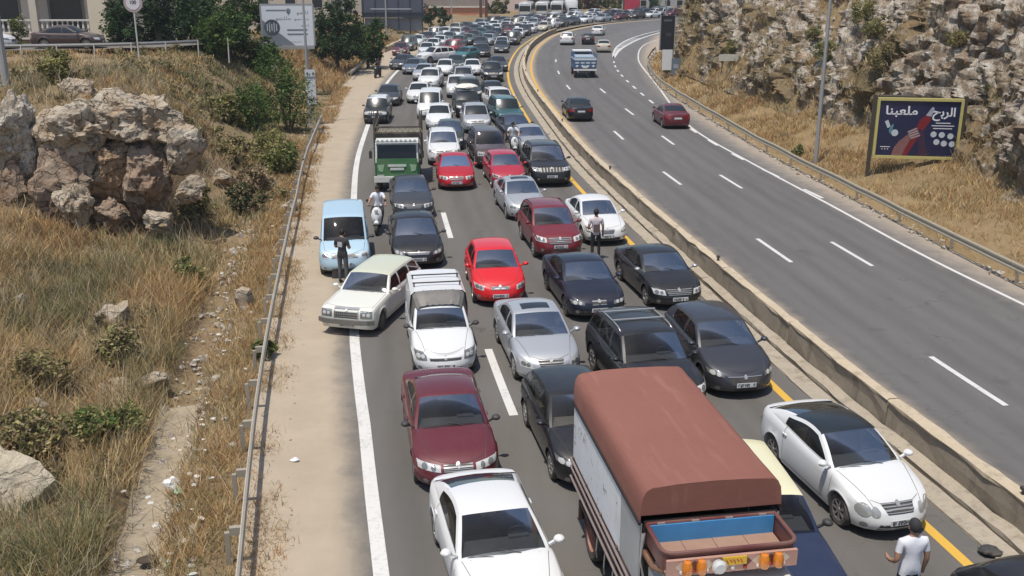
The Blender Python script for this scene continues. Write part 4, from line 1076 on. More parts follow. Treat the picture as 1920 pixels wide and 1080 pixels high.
spec('wagon_old', L=4.72, W=1.78, xc=1.42, xw=2.02, zw=1.45, xr=4.2, zr=1.44, xt=4.60, zt=.98, hr=.64, bulge=.03, rf=.30, ef=4.5, rr=.30, er=4.5, wr=.32, fo=.80, ro=1.1, crown=.03,
     zs=[(0, .80), (.15, .85), (1.4, .95), (2.2, .93), (4.72, .93)], win=[(1.55, 2.5), (2.6, 3.45), (3.55, 4.25)], style='cap', headmat='Y',
     head=[(.82, .80), (.46, .80), (.46, .58), (.82, .58)], grille=[(.40, .84), (.37, .56)], gstyle='chrome', plate=.36, oldbumper=True,
     lv=[(0, .05, -.04, .03), (.2, .02, -.01, .0), (.42, .0, .0, .0), (.6, .0, -.01, .01), (.8, .01, -.02, .02), (.95, .03, -.04, .04), (1.0, .06, -.07, .07)], bow=.08, intake=None)
spec('sedan_old', 'wagon_old', L=4.70, xr=3.1, zr=1.44, xt=3.75, zt=.96, win=[(1.55, 2.45), (2.55, 3.3)], ro=1.15, xc=1.45)

CARM = {}
class Shape: pass
def build_shape(name):
    if name in CARM: return CARM[name]
    S = SPECS[name]; s = Shape(); s.S = S
    L, W = S['L'], S['W']; hw = W / 2
    X = lambda d: L / 2 - d                     # distance behind the nose -> local x
    xwf, xwr = X(S['fo']), -L / 2 + S['ro']
    s.xwf, s.xwr = xwf, xwr
    Ra = S['wr'] + .055
    zx = [X(d) for d, z in S['zs']][::-1]; zz = [z for d, z in S['zs']][::-1]
    zs = lambda x: float(np.interp(x, zx, zz))
    rf, rr, ef, er = S['rf'], S['rr'], S['ef'], S['er']
    def yof(x):
        if x > L / 2 - rf: u, e = (x - (L / 2 - rf)) / rf, ef
        elif x < -L / 2 + rr: u, e = ((-L / 2 + rr) - x) / rr, er
        else: return hw
        return hw * max(0, 1 - min(1, u) ** e) ** (1 / e)
    def xf(fr): return L / 2 - rf + rf * (1 - fr ** ef) ** (1 / ef)
    def xb(fr): return -(L / 2 - rr + rr * (1 - fr ** er) ** (1 / er))
    pts = [(xb(f), hw * f) for f in (0, .2, .4, .58, .73, .85, .93)]
    x0, x1 = xb(.93), xf(.93)
    xs = set(np.round(np.linspace(x0 + .05, x1 - .05, int((x1 - x0) / .22)), 3))
    for c in (xwf, xwr):
        xs = {x for x in xs if abs(x - c) > Ra + .06}
        xs |= {round(c + Ra * k, 3) for k in (-1.12, -1.0, -.94, -.8, -.6, -.35, 0, .35, .6, .8, .94, 1.0, 1.12)}
    cut = [X(S['xc']) - .14, X(S['xt']) + .12]
    for c in cut: xs = {x for x in xs if abs(x - c) > .03} | {c}
    pts += [(x, yof(x)) for x in sorted(xs) if x0 + .02 < x < x1 - .02]
    pts += [(xf(f), hw * f) for f in (.93, .85, .73, .58, .4, .2, 0)]
    n = len(pts)
    zb0 = S['sill']
    V, F = [], []
    idx = {}
    levels = [(0, .26, -.30, .25)] + list(S['lv'])
    K = len(levels)
    for k, (f, ins, fdx, rdx) in enumerate(levels):
        for i, (x, y) in enumerate(pts):
            wf = min(1, max(0, (x - (L / 2 - rf)) / rf)) ** 1.5
            wb = min(1, max(0, ((-L / 2 + rr) - x) / rr)) ** 1.5
            zb = zb0 + .03 * wf + .06 * wb
            arch = 0
            for c in (xwf, xwr):
                if abs(x - c) < Ra: arch = max(arch, S['wr'] + math.sqrt(Ra * Ra - (x - c) ** 2))
            zbx = max(zb, arch)
            z = zb + f * (zs(x) - zb)
            z = max(z, zbx + max(0, k - 1) * .012)
            yy = max(0, y - ins * (y / hw)) if y > 0 else 0
            if arch > zb + .05 and k in (1, 2, 3): yy = y + .012
            xx = x + fdx * wf + rdx * wb
            idx[(k, i, 1)] = len(V); V.append((xx, yy, z))
            if y > 0: idx[(k, i, -1)] = len(V); V.append((xx, -yy, z))
            else: idx[(k, i, -1)] = idx[(k, i, 1)]
    for k in range(K - 1):
        for i in range(n - 1):
            for sd in (1, -1):
                q = [idx[(k, i, sd)], idx[(k, i + 1, sd)], idx[(k + 1, i + 1, sd)], idx[(k + 1, i, sd)]]
                q = [a for j, a in enumerate(q) if a not in q[:j]]
                if len(q) > 2: F.append(tuple(q if sd < 0 else q[::-1]))
    top = [V[idx[(K - 1, i, 1)]] for i in range(n)]
    tx = np.array([p[0] for p in top]); ty = np.array([p[1] for p in top]); tz = np.array([p[2] for p in top])
    y7 = lambda x: float(np.interp(x, tx, ty)); z7 = lambda x: float(np.interp(x, tx, tz))
    M = 10; cr = S['crown']
    crown = lambda x: cr * (sstep(L / 2 - .02, L / 2 - .5, x) if x > 0 else .6 * sstep(-L / 2, -L / 2 + .3, x))
    rows = {}
    for i in range(n):
        a, b = V[idx[(K - 1, i, 1)]], V[idx[(K - 1, i, -1)]]
        x = pts[i][0]
        if not (x >= cut[0] - 1e-4 or x <= cut[1] + 1e-4): continue
        row = []
        for j in range(M + 1):
            t = -1 + 2 * j / M
            if j == 0: row.append(idx[(K - 1, i, -1)])
            elif j == M: row.append(idx[(K - 1, i, 1)])
            elif a == b: row.append(idx[(K - 1, i, 1)])
            else:
                row.append(len(V)); V.append((a[0], a[1] * t, a[2] + crown(a[0]) * (1 - abs(t) ** 2.6)))
        rows[i] = row
    for i in range(n - 1):
        if i in rows and i + 1 in rows and (pts[i][0] >= cut[0] - 1e-4 or pts[i + 1][0] <= cut[1] + 1e-4):
            for j in range(M):
                q = [rows[i][j], rows[i + 1][j], rows[i + 1][j + 1], rows[i][j + 1]]
                q = [a for c, a in enumerate(q) if a not in q[:c]]
                if len(q) > 2: F.append(tuple(q))
    # greenhouse --------------------------------------------------
    xc, xw, xr, xt = X(S['xc']), X(S['xw']), X(S['xr']), X(S['xt'])
    zc = z7(xc) + crown(xc) - .015; zw, zr, zt = S['zw'], S['zr'], max(S['zt'], z7(xt) + .0)
    P = []                                       # (x, z, tag, bow)
    bw = S['bow']
    for k in range(7):
        t = .955 * k / 6; P.append((lerp(xc, xw, t), lerp(zc, zw, t) + .05 * math.sin(math.pi * t) * .6, 'w', lerp(bw, bw * .45, t)))
    nr = 8
    for k in range(nr + 1):
        t = k / nr * .97 + .015
        P.append((lerp(xw, xr, t), lerp(zw, zr, t) + S['bulge'] * math.sin(math.pi * min(1, t * .92 + .06)), 'r', lerp(bw * .45, -.05, t)))
    for k in range(6):
        t = .06 + .94 * k / 5; P.append((lerp(xr, xt, t), lerp(zr, zt, t) + .05 * math.sin(math.pi * t), 'b', lerp(-.05, -.09, t)))
    zmax = max(p[1] for p in P); hr = S['hr'] * (W / 1.76)
    T = [-1, -.975, -.92, -.7, -.4, 0, .4, .7, .92, .975, 1]
    def edge_y(x, z):
        zb = z7(x); fr = min(1, max(0, (z - zb) / max(.05, zmax - zb)))
        return lerp(y7(x) - .012, hr, fr ** 1.1)
    GV = []; E = []
    for (px, pz, tg, bo) in P:
        hgt = max(0, min(1, (pz - zc) / (zmax - zc)))
        drop = lerp(crown(px), .05, hgt)
        ex, ez = px - bo, pz - drop - .02 * hgt
        ey = edge_y(ex, ez)
        E.append((ex, ey, ez, tg))
        GV.append([(px - bo * t * t, ey * t, pz - drop * t * t - .02 * hgt * abs(t) ** 12) for t in T])
    parts = {'body': (V, F)}
    def strip(sel, cols):
        v, f = [], []; seen = {}
        def vid(i, j):
            if (i, j) not in seen: seen[(i, j)] = len(v); v.append(GV[i][j])
            return seen[(i, j)]
        for i in sel:
            for j in cols: f.append((vid(i, j), vid(i, j + 1), vid(i + 1, j + 1), vid(i + 1, j)))
        return v, [q[::-1] for q in f]
    def addto(dst, v, f):
        n0 = len(dst[0]); dst[0].extend(v); dst[1].extend([tuple(i + n0 for i in q) for q in f])
    wseg = [i for i in range(len(P) - 1) if P[i][2] == 'w' and P[i + 1][2] == 'w']
    bseg = [i for i in range(len(P) - 1) if P[i][2] == 'b' and P[i + 1][2] == 'b']
    rseg = [i for i in range(len(P) - 1) if i not in wseg and i not in bseg]
    gcols = list(range(2, len(T) - 3)); ecols = [0, 1, len(T) - 3, len(T) - 2]
    parts['windshield'] = strip(wseg, gcols)
    addto(parts['body'], *strip(wseg, ecols))
    parts['roof'] = strip(rseg, list(range(len(T) - 1)))
    if S['rear'] == 'glass':
        parts['rear_window'] = strip(bseg[:-1], gcols); addto(parts['body'], *strip(bseg[:-1], ecols)); addto(parts['body'], *strip(bseg[-1:], list(range(len(T) - 1))))
    else: addto(parts['body'], *strip(bseg, list(range(len(T) - 1))))
    # sides
    ex = np.array([e[0] for e in E][::-1]); ey = np.array([e[1] for e in E][::-1]); ez = np.array([e[2] for e in E][::-1])
    cols = set(np.round(ex, 4))
    wins = [(X(b), X(a)) for a, b in S['win']]
    for a, b in wins:
        for c in (a, b):
            if ex[0] + .02 < c < ex[-1] - .02: cols = {q for q in cols if abs(q - c) > .025} | {c}
    cols = sorted(cols)
    for sd, sn in ((1, 'l'), (-1, 'r')):
        G = []
        for x in cols:
            yb, zb = y7(x), z7(x); ye, ze = float(np.interp(x, ex, ey)), float(np.interp(x, ex, ez))
            h = max(ze - zb, .001)
            lo, hi = min(.035, .25 * h), max(h - .06, .32 * h)
            col = []
            for dz in (0, lo, lerp(lo, hi, .5), hi, h):
                t = dz / h; col.append((x, sd * (lerp(yb, ye, t) + .03 * math.sin(math.pi * t) * min(1, h / .3)), zb + dz))
            G.append(col)
        v, f = [p for c in G for p in c], []
        gl = [([], []) for w in wins]
        for i in range(len(cols) - 1):
            xm = (cols[i] + cols[i + 1]) / 2
            wi = next((k for k, (a, b) in enumerate(wins) if a < xm < b), None)
            for r in range(4):
                q = (i * 5 + r, (i + 1) * 5 + r, (i + 1) * 5 + r + 1, i * 5 + r + 1)
                if sd > 0: q = q[::-1]
                if wi is not None and r in (1, 2): gl[wi][1].append(q)
                else: f.append(q)
        addto(parts['body'], v, f)
        for k, (_, gf) in enumerate(gl):
            used = sorted({a for q in gf for a in q}); mp = {a: j for j, a in enumerate(used)}
            parts['side_window_%s%d' % (sn, k)] = ([v[a] for a in used], [tuple(mp[a] for a in q) for q in gf])
    s.bvh = BVHTree.FromPolygons([Vector(p) for p in parts['body'][0] + parts['roof'][0]],
                                 parts['body'][1] + [tuple(i + len(parts['body'][0]) for i in q) for q in parts['roof'][1]])
    gv = parts['windshield']
    s.wbvh = BVHTree.FromPolygons([Vector(p) for p in gv[0]], gv[1])
    s.mesh = {}
    for k, (v, f) in parts.items():
        if not f: continue
        me = mesh_from(v, f)
        bm = bmesh.new(); bm.from_mesh(me); bmesh.ops.remove_doubles(bm, verts=bm.verts, dist=.0015)
        bmesh.ops.recalc_face_normals(bm, faces=bm.faces) if False else None
        bm.to_mesh(me); bm.free()
        me.polygons.foreach_set('use_smooth', [True] * len(me.polygons)); me.set_sharp_from_angle(angle=R(38))
        s.mesh[k] = me
    s.zs, s.y7, s.z7, s.xc, s.xt, s.xw, s.X = zs, y7, z7, xc, xt, xw, X
    s.hw, s.L = hw, L
    s.roofz = lambda x: float(np.interp(x, [p[0] for p in P][::-1], [p[1] for p in P][::-1]))
    s.edge = lambda x: (float(np.interp(x, ex, ey)), float(np.interp(x, ex, ez)))
    s.crown = crown
    s.cache = {}
    CARM[name] = s
    return s

def cast(bvh, o, d, off):
    h = bvh.ray_cast(Vector(o), Vector(d))
    if h[0] is None: return None
    n = h[1] if h[1].dot(Vector(d)) < 0 else -h[1]
    return h[0] + n * off
def fpatch(s, quad, nu=6, nv=4, off=.006, side=1, back=False, mb=None):
    """quad: four (y,z) corners seen from the front; pressed on the body"""
    m = mb or MB(); V = []
    dx = 1 if back else -1
    for j in range(nv + 1):
        for i in range(nu + 1):
            u, w = i / nu, j / nv
            y = lerp(lerp(quad[0][0], quad[1][0], u), lerp(quad[3][0], quad[2][0], u), w)
            z = lerp(lerp(quad[0][1], quad[1][1], u), lerp(quad[3][1], quad[2][1], u), w)
            p = None; zz = z
            for _ in range(12):
                p = cast(s.bvh, (-dx * (s.L / 2 + 1), y * side, zz), (dx, 0, 0), off)
                if p is not None and (p.x * -dx) > s.L * .14: break
                p = None; zz -= .02
            V.append(p if p is not None else Vector((-dx * s.L / 2, y * side, zz)))
    F = []
    for j in range(nv):
        for i in range(nu):
            a = j * (nu + 1) + i; q = (a, a + 1, a + nu + 2, a + nu + 1)
            F.append(q)
    m.add(V, F); return m
def disc(s, c, r, off=.010, side=1, n=12, back=False, rz=None):
    m = MB(); dx = 1 if back else -1; V = []
    for k, rr in ((0, 0), (1, .55), (1, 1)):
        for i in range(n if k else 1):
            a = 2 * math.pi * i / n
            y, z = c[0] + rr * r * math.cos(a), c[1] + rr * (rz or r) * math.sin(a)
            p = cast(s.bvh, (-dx * (s.L / 2 + 1), y * side, z), (dx, 0, 0), off)
            V.append(p or Vector((-dx * s.L / 2, y * side, z)))
    F = [(0, 1 + i, 1 + (i + 1) % n) for i in range(n)] + [(1 + i, 1 + n + i, 1 + n + (i + 1) % n, 1 + (i + 1) % n) for i in range(n)]
    m.add(V, F); return m
def strip_on(s, pts, d, w, off=.004, bvh=None, mb=None, lift=2.0):
    """thin strip pressed on the body along pts (cast in direction d)"""
    m = mb or MB(); P = []
    dv = Vector(d)
    for p in pts:
        q = cast(bvh or s.bvh, Vector(p) - dv * lift, d, off)
        if q is not None: P.append(q)
    for a, b in zip(P[:-1], P[1:]):
        if (b - a).length > .6: continue
        t = (b - a).normalized(); sd = t.cross(dv).normalized() * w / 2
        m.add([a - sd, a + sd, b + sd, b - sd], [(0, 1, 2, 3)])
    return m

STEELD = plain('bumper_steel', (.20, .20, .19), .4, .5, var=.2, dust=.2)
HM = {'L': LAMP, 'D': LAMPD, 'Y': LAMPY, 'P': LAMPM}
GLY = {'0': 'abcdef', '1': 'bc', '2': 'abged', '3': 'abgcd', '4': 'fgbc', '5': 'afgcd', '6': 'afgedc', '7': 'abc', '8': 'abcdefg', '9': 'abcdfg', 'G': 'afedc', 'B': 'cdefg', 'M': 'efabc', 'S': 'afgcd', 'T': 'fgd', 'J': 'bcde', ' ': ''}
SEG = {'a': ((0, 2), (1, 2)), 'b': ((1, 1), (1, 2)), 'c': ((1, 0), (1, 1)), 'd': ((0, 0), (1, 0)), 'e': ((0, 0), (0, 1)), 'f': ((0, 1), (0, 2)), 'g': ((0, 1), (1, 1))}
def plate_mesh(txt, w=.50, h=.115):
    p = MB().box((0, 0, 0), (.012, w, h)).mesh()
    t = MB(); n = len(txt); cw = w / (n + 1)
    for i, ch in enumerate(txt):
        y0 = w / 2 - cw * (i + .85)                     # reads left to right from the front
        for sg in GLY.get(ch, ''):
            (a, b), (c, d) = SEG[sg]
            t.bar((.009, y0 - a * cw * .55 + cw * .2, -.035 + b * .035), (.009, y0 - c * cw * .55 + cw * .2, -.035 + d * .035), .004, .013, up=(0, 0, 1) if a != c else (0, 1, 0))
    return p, t.mesh() if t.f else None

PN = [0]
def make_car(kind, col, front, heading, label, cat='car', group=None, detail=2, roofm=None, wheelm=None, gl=None, plate=None, name=None, scale=1.0, rear_view=False, interior=TRIM, mirror=None, bars=False, headm=None):
    """front: world xy of the point on the ground below the nose; heading: direction the nose points, radians from -Y towards +X"""
    s = build_shape(kind); S = s.S; L, W = S['L'], S['W']
    ang = -math.pi / 2 + heading
    d = Vector((math.cos(ang), math.sin(ang), 0))
    c = Vector((front[0], front[1], .004)) - d * (L / 2 * scale)
    root = empty(name or {'car': 'car', 'van': 'delivery_van', 'suv': 'sport_utility_car'}.get(cat, cat.replace(' ', '_')), c, ang)
    if scale != 1.0: root.scale = (scale,) * 3
    tag(root, label, cat, group)
    gl = gl or (GL if detail == 2 else GLF)
    obj('body', s.mesh['body'], col, root)
    obj('roof', s.mesh['roof'], roofm or col, root)
    for k, me in s.mesh.items():
        if k in ('body', 'roof'): continue
        if detail == 0 and k.startswith('rear') and not rear_view: pass
        obj(k if not k.startswith('side') else 'side_window', me, gl, root)
    C = s.cache
    def part(key, nm, fn, mat, **kw):
        if key not in C: C[key] = fn()
        if C[key] is None: return None
        return obj(nm, C[key], mat, root, **kw)
    # wheels
    ty, rm = wheel_meshes(S['style'])
    wr = S['wr']
    for xw_ in (s.xwf, s.xwr):
        for sd in (1, -1):
            if detail == 0 and sd * math.sin(heading) > 2: continue
            o = obj('wheel', ty, RUBBER, root, (xw_, sd * (W / 2 - .12), wr), (0, 0, 0 if sd > 0 else math.pi))
            o.scale = (wr, .32 if detail else .32, wr)
            if detail: obj('rim', rm, wheelm or ALLOY, o)
    part('chassis', 'chassis', lambda: MB().box((0, 0, .34), (L * .86, W * .70, .34)).mesh(), BLACKP)
    hm = headm or HM[S['headmat']]
    for sd in (1, -1):
        if S['headmat'] == 'P':
            part('h1%d' % sd, 'headlight', lambda: disc(s, (.66, .60), .115, .008, sd, 14, rz=.12).mesh(True), hm)
            part('h2%d' % sd, 'headlight', lambda: disc(s, (.48, .575), .085, .008, sd, 14, rz=.09).mesh(True), hm)
        else:
            hl = part('head%d' % sd, 'headlight', lambda: fpatch(s, S['head'], 6, 4, .008, sd).mesh(True), hm)
            if detail == 2:
                q = S['head']
                for li, (u, rr_) in enumerate(((.30, .058), (.68, .050))):
                    cy = lerp(lerp(q[0][0], q[1][0], u), lerp(q[3][0], q[2][0], u), .5); cz = lerp(lerp(q[0][1], q[1][1], u), lerp(q[3][1], q[2][1], u), .5)
                    key = 'lens%d%d' % (sd, li)
                    if key not in C: C[key] = disc(s, (cy, cz), rr_, .013, sd, 12).mesh(True)
                    obj('lens', C[key], LAMPD if hm is not LAMPD else LAMP, hl)
        if detail or rear_view: part('tail%d' % sd, 'tail_light', lambda: fpatch(s, S['tail'], 4, 4, .008, sd, True).mesh(True), REDLENS)
    (gy0, gz0), (gy1, gz1) = S['grille']
    def grl(): return fpatch(s, [(gy0, gz0), (-gy0, gz0), (-gy1, gz1), (gy1, gz1)], 8, 3, .005).mesh(True)
    g = part('grille', 'grille', grl, BLACKP)
    if detail:
        def gbars():
            m = MB(); st = S['gstyle']
            if st in ('bars', 'chrome'):
                for k in range(4):
                    t = (k + .2) / 4; z = lerp(gz0, gz1, t); y = lerp(gy0, gy1, t)
                    fpatch(s, [(y, z), (-y, z), (-y, z - .014), (y, z - .014)], 8, 1, .016, mb=m)
                if st == 'chrome':
                    for a, b in ((gy0, gy0 - .03), (-gy0 + .03, -gy0)): fpatch(s, [(a, gz0), (b, gz0), (b, gz1), (a, gz1)], 1, 4, .02, mb=m)
                    fpatch(s, [(gy0, gz0 + .01), (-gy0, gz0 + .01), (-gy0, gz0 - .03), (gy0, gz0 - .03)], 8, 1, .022, mb=m)
                    for k in range(1, 12):
                        y = lerp(gy0, -gy0, k / 12); fpatch(s, [(y + .004, gz0), (y - .004, gz0), (y - .004, gz1), (y + .004, gz1)], 1, 3, .012, mb=m)
            elif st == 'slots':
                for k in range(8):
                    y = lerp(gy0, -gy0, k / 7); fpatch(s, [(y + .017, gz0), (y - .017, gz0), (y - .017, gz1), (y + .017, gz1)], 1, 3, .014, mb=m)
            elif st == 'kidney':
                for a, b in ((gy0, .03), (-.03, -gy0)):
                    fpatch(s, [(a, gz0), (b, gz0), (b, gz0 - .02), (a, gz0 - .02)], 3, 1, .016, mb=m); fpatch(s, [(a, gz1 + .02), (b, gz1 + .02), (b, gz1), (a, gz1)], 3, 1, .016, mb=m)
            else: fpatch(s, [(gy0, gz0), (-gy0, gz0), (-gy0, gz0 - .015), (gy0, gz0 - .015)], 8, 1, .012, mb=m)
            return m.mesh(True)
        C.setdefault('gb', gbars())
        obj('grille_bar', C['gb'], CHROME, root)
        part('emblem', 'emblem', lambda: disc(s, (0, lerp(gz0, gz1, .12)), .045, .022).mesh(True), CHROME)
    if S.get('intake'):
        (a0, b0), (a1, b1) = S['intake']
        part('intake', 'air_intake', lambda: fpatch(s, [(a0, b0), (-a0, b0), (-a1, b1), (a1, b1)], 8, 2, .004).mesh(True), BLACKP)
    if detail:
        if S.get('intake'):
            for sd in (1, -1): part('fog%d' % sd, 'fog_light', lambda: disc(s, (.66, (b0 + b1) / 2 + .02), .055, .006, sd, 10).mesh(True), LAMPD)
        PN[0] += 1; PN_s = plate or 'GBMSTJ'[PN[0] % 6] + ' ' + str((PN[0] * 7919 + 31415) % 900000 + 100000)[:6]
        pm, tm = plate_mesh(PN_s)
        pz = S['plate']; hit = cast(s.bvh, (L / 2 + 1, 0, pz), (-1, 0, 0), .014)
        po = obj('licence_plate', pm, PLATE, root, hit, (0, 0, 0))
        if tm: obj('plate_lettering', tm, INK, po)
        if rear_view:
            hit = cast(s.bvh, (-L / 2 - 1, 0, S['tplate']), (1, 0, 0), .014)
            po = obj('licence_plate', pm, PLATE, root, hit, (0, 0, math.pi))
    else:
        part('fplate', 'licence_plate', lambda: fpatch(s, [(.25, S['plate'] + .055), (-.25, S['plate'] + .055), (-.25, S['plate'] - .055), (.25, S['plate'] - .055)], 2, 1, .012).mesh(), PLATE)
    # mirrors
    mx = s.xc - .22
    def mir(sd):
        m = MB(); y0 = s.y7(mx) + .02
        z0 = s.z7(mx) + .06
        V = []; n = 8
        prof = [(-.07, .35, .5), (-.055, .85, .9), (0, 1, 1), (.05, .8, .8), (.085, .35, .4)]
        for (dx_, sy, sz) in prof:
            for i in range(n):
                a = 2 * math.pi * i / n
                V.append((mx + dx_ + .03, sd * (y0 + .15 + .10 * sy * math.cos(a)), z0 + .06 + .065 * sz * math.sin(a)))
        F = [(k * n + i, k * n + (i + 1) % n, (k + 1) * n + (i + 1) % n, (k + 1) * n + i) for k in range(4) for i in range(n)]
        F += [tuple(range(n)), tuple(range(4 * n, 5 * n))]
        m.add(V, F); m.bar((mx + .03, sd * (y0 - .03), z0 - .02), (mx + .02, sd * (y0 + .10), z0 + .04), .05, .035)
        return m.mesh(True, 50)
    for sd in (1, -1): part('mir%d' % sd, 'wing_mirror', lambda: mir(sd), mirror or col)
    if detail:
        def wip():
            m = MB()
            for a, b in ((.42, -.10), (-.12, -.62)):
                pts = [(lerp(s.xc + .0, s.xc - .12, t), lerp(a, b, t), 3) for t in np.linspace(0, 1, 8)]
                strip_on(s, pts, (0, 0, -1), .022, .02, s.wbvh, m)
            return m.mesh()
        part('wip', 'wiper', wip, BLACKP)
        def seams():
            m = MB(); y = s.hw * .86
            for sd in (1, -1):
                strip_on(s, [(lerp(s.xc - .05, L / 2 - .22, t), sd * lerp(s.y7(s.xc) - .06, s.y7(L / 2 - .30) - .05, t), 3) for t in np.linspace(0, 1, 14)], (0, 0, -1), .010, .003, mb=m)
                xs_ = [s.xwf - wr - .02 if False else s.xc - .02] + [s.X((a[1] + b[0]) / 2) for a, b in zip(S['win'][:-1], S['win'][1:])]
                if len(S['win']) == 1: xs_.append(s.X(S['win'][0][1] - .1))
                for xd in xs_:
                    strip_on(s, [(xd, 3 * sd, z) for z in np.linspace(.3, s.z7(xd) + .03, 10)], (0, -sd, 0), .010, .003, mb=m, lift=3)
                strip_on(s, [(x, 3 * sd, .30) for x in np.linspace(s.xc - .02, xs_[-1], 8)], (0, -sd, 0), .010, .003, mb=m, lift=3)
            pts = [(L / 2 - .20 - .16 * abs(t) ** 2.2, t * (s.y7(L / 2 - .30) - .05), 3) for t in np.linspace(-1, 1, 14)]
            strip_on(s, pts, (0, 0, -1), .010, .003, mb=m)
            return m.mesh()
        part('seam', 'panel_gap', seams, BLACKP)
        def hand(k, sd):
            m = MB(); a, b = S['win'][k]; x = s.X(b) + .14
            hit = cast(s.bvh, (x, 3 * sd, s.z7(x) - .13), (0, -sd, 0), .015)
            return m.box(hit, (.17, .03, .028)).mesh() if hit else None
        for k in range(min(2, len(S['win']))):
            for sd in (1, -1): part('hd%d%d' % (k, sd), 'door_handle', lambda: hand(k, sd), col)
        # cabin
        xd = s.xc - .45; zb = s.z7(xd)
        part('dash', 'dashboard', lambda: MB().box((s.xc - .38, 0, zb - .12), (.55, W * .80, .20), ry=.08).box((s.xc - .62, .36 if True else 0, zb - .02), (.10, .36, .10)).mesh(), interior)
        part('wheel', 'steering_wheel', lambda: MB().tube([(s.xc - .78 + .08 * math.sin(a), .37 + .18 * math.cos(a), zb - .02 + .17 * math.sin(a)) for a in np.linspace(0, 2 * math.pi, 15)], .016, 6, False).bar((s.xc - .78, .22, zb - .02), (s.xc - .78, .52, zb - .02), .03).mesh(True), BLACKP)
        part('floor', 'cabin_floor', lambda: MB().box(((s.xc + s.xt) / 2, 0, .42), (s.xc - s.xt, W * .82, .06)).box((s.xt + .1, 0, .65), (.08, W * .80, .5)).mesh(), interior)
        def seat(y, x):
            m = MB(); zt = zb + .18
            m.box((x + .24, y, .58), (.52, .50, .16)).box((x - .06, y, lerp(.6, zt, .5)), (.16, .50, zt - .60), ry=-.16, taper=(1, .78)).box((x - .19, y, zt + .08), (.09, .26, .19), ry=-.12)
            return m.mesh()
        xs1 = s.xc - 1.32
        for sd in (1, -1): part('seat%d' % sd, 'seat', lambda: seat(.37 * sd, xs1), interior)
        if len(S['win']) > 1: part('bench', 'rear_seat', lambda: MB().box((xs1 - .75, 0, .58), (.5, W * .72, .18)).box((xs1 - 1.02, 0, .78), (.16, W * .72, .52), ry=-.2).mesh(), interior)
        part('rvm', 'rear_view_mirror', lambda: MB().box((s.xw + .05, 0, S['zw'] - .10), (.03, .24, .07)).mesh(), BLACKP)
    else:
        part('cabinfill', 'cabin_floor', lambda: MB().box(((s.xc + s.xt) / 2, 0, .55), (s.xc - s.xt - .3, W * .80, .5)).mesh(), TRIM)
    if S.get('rails') and (detail or True):
        def rail(sd):
            xs_ = np.linspace(s.X(S['xw'] + .25), s.X(S['xr'] - .15), 8)
            m = MB(); pts = []
            for i, x in enumerate(xs_):
                y, z = s.edge(x); pts.append((x, sd * (y - .05), z + (.055 if 0 < i < 7 else .0)))
            return m.tube(pts, .018, 6).mesh(True)
        for sd in (1, -1): part('rail%d' % sd, 'roof_rail', lambda: rail(sd), CHROME if bars else BLACKP)
    if bars:
        for xx in ((S['xw'] * .6 + S['xr'] * .4), (S['xw'] * .25 + S['xr'] * .75)):
            x = s.X(xx); y, z = s.edge(x)
            MB().box((x, 0, z + .095), (.06, y * 2 - .06, .025)).build('roof_bar', STEEL, root)
    if S.get('sunroof'):
        def sr():
            m = MB(); x0, x1 = s.X(S['xw'] + .18), s.X(S['xw'] + .60)
            V = [Vector((x, y, 0)) for x in np.linspace(x0, x1, 4) for y in np.linspace(-.38, .38, 6)]
            V = [cast(s.bvh, (p.x, p.y, 3), (0, 0, -1), .005) for p in V]
            return m.add(V, [(i * 6 + j, i * 6 + j + 1, (i + 1) * 6 + j + 1, (i + 1) * 6 + j) for i in range(3) for j in range(5)]).mesh(True)
        part('sunroof', 'sunroof', sr, GLF)
    if S.get('spoiler') and detail:
        part('spo', 'spoiler', lambda: MB().prism([(s.xt + .02, s.z7(s.xt) + .01), (-L / 2 + .16, s.z7(s.xt) + .045), (-L / 2 + .13, s.z7(s.xt) + .02), (s.xt + .02, s.z7(s.xt) - .02)], -s.hw * .66, s.hw * .66).mesh(), col)
    if S.get('oldbumper'):
        def ob(xs_, sg):
            m = MB(); pts = []
            for t in np.linspace(-1, 1, 11):
                pts.append((xs_ + sg * (.10 - .16 * abs(t) ** 5), t * (s.hw + .01), .47))
            for a, b in zip(pts[:-1], pts[1:]): m.bar(a, b, .07, .14)
            return m.mesh()
        part('bumpf', 'bumper', lambda: ob(L / 2, 1), STEELD); part('bumpr', 'bumper', lambda: ob(-L / 2, -1), STEELD)
    if S.get('box'):
        zt, xb0, hy = S['box']
        def cargo():
            m = MB(); x0, x1 = s.X(2.15), -L / 2 + .03; z0 = s.z7(0) - .01
            Y = s.hw - .03
            sec = [(Y, z0), (Y - .01, 1.35), (hy + .02, zt - .10), (hy - .08, zt - .015), (.35, zt + .01), (0, zt + .015)]
            sec = sec + [(-a, b) for a, b in sec[-2::-1]]
            V, F = [], []; xs_ = [x1, x1 + .05, lerp(x1, x0, .5), x0]
            for k, x in enumerate(xs_):
                for (a, b) in sec: V.append((x, a * (.97 if k == 0 else 1), b - (.03 if k == 0 and b > 1.2 else 0)))
            n = len(sec)
            for k in range(3):
                for i in range(n - 1): F.append((k * n + i, k * n + i + 1, (k + 1) * n + i + 1, (k + 1) * n + i))
            F.append(tuple(range(n)))
            return m.add(V, F).mesh(True, 30)
        part('cargo', 'cargo_box', cargo, col)
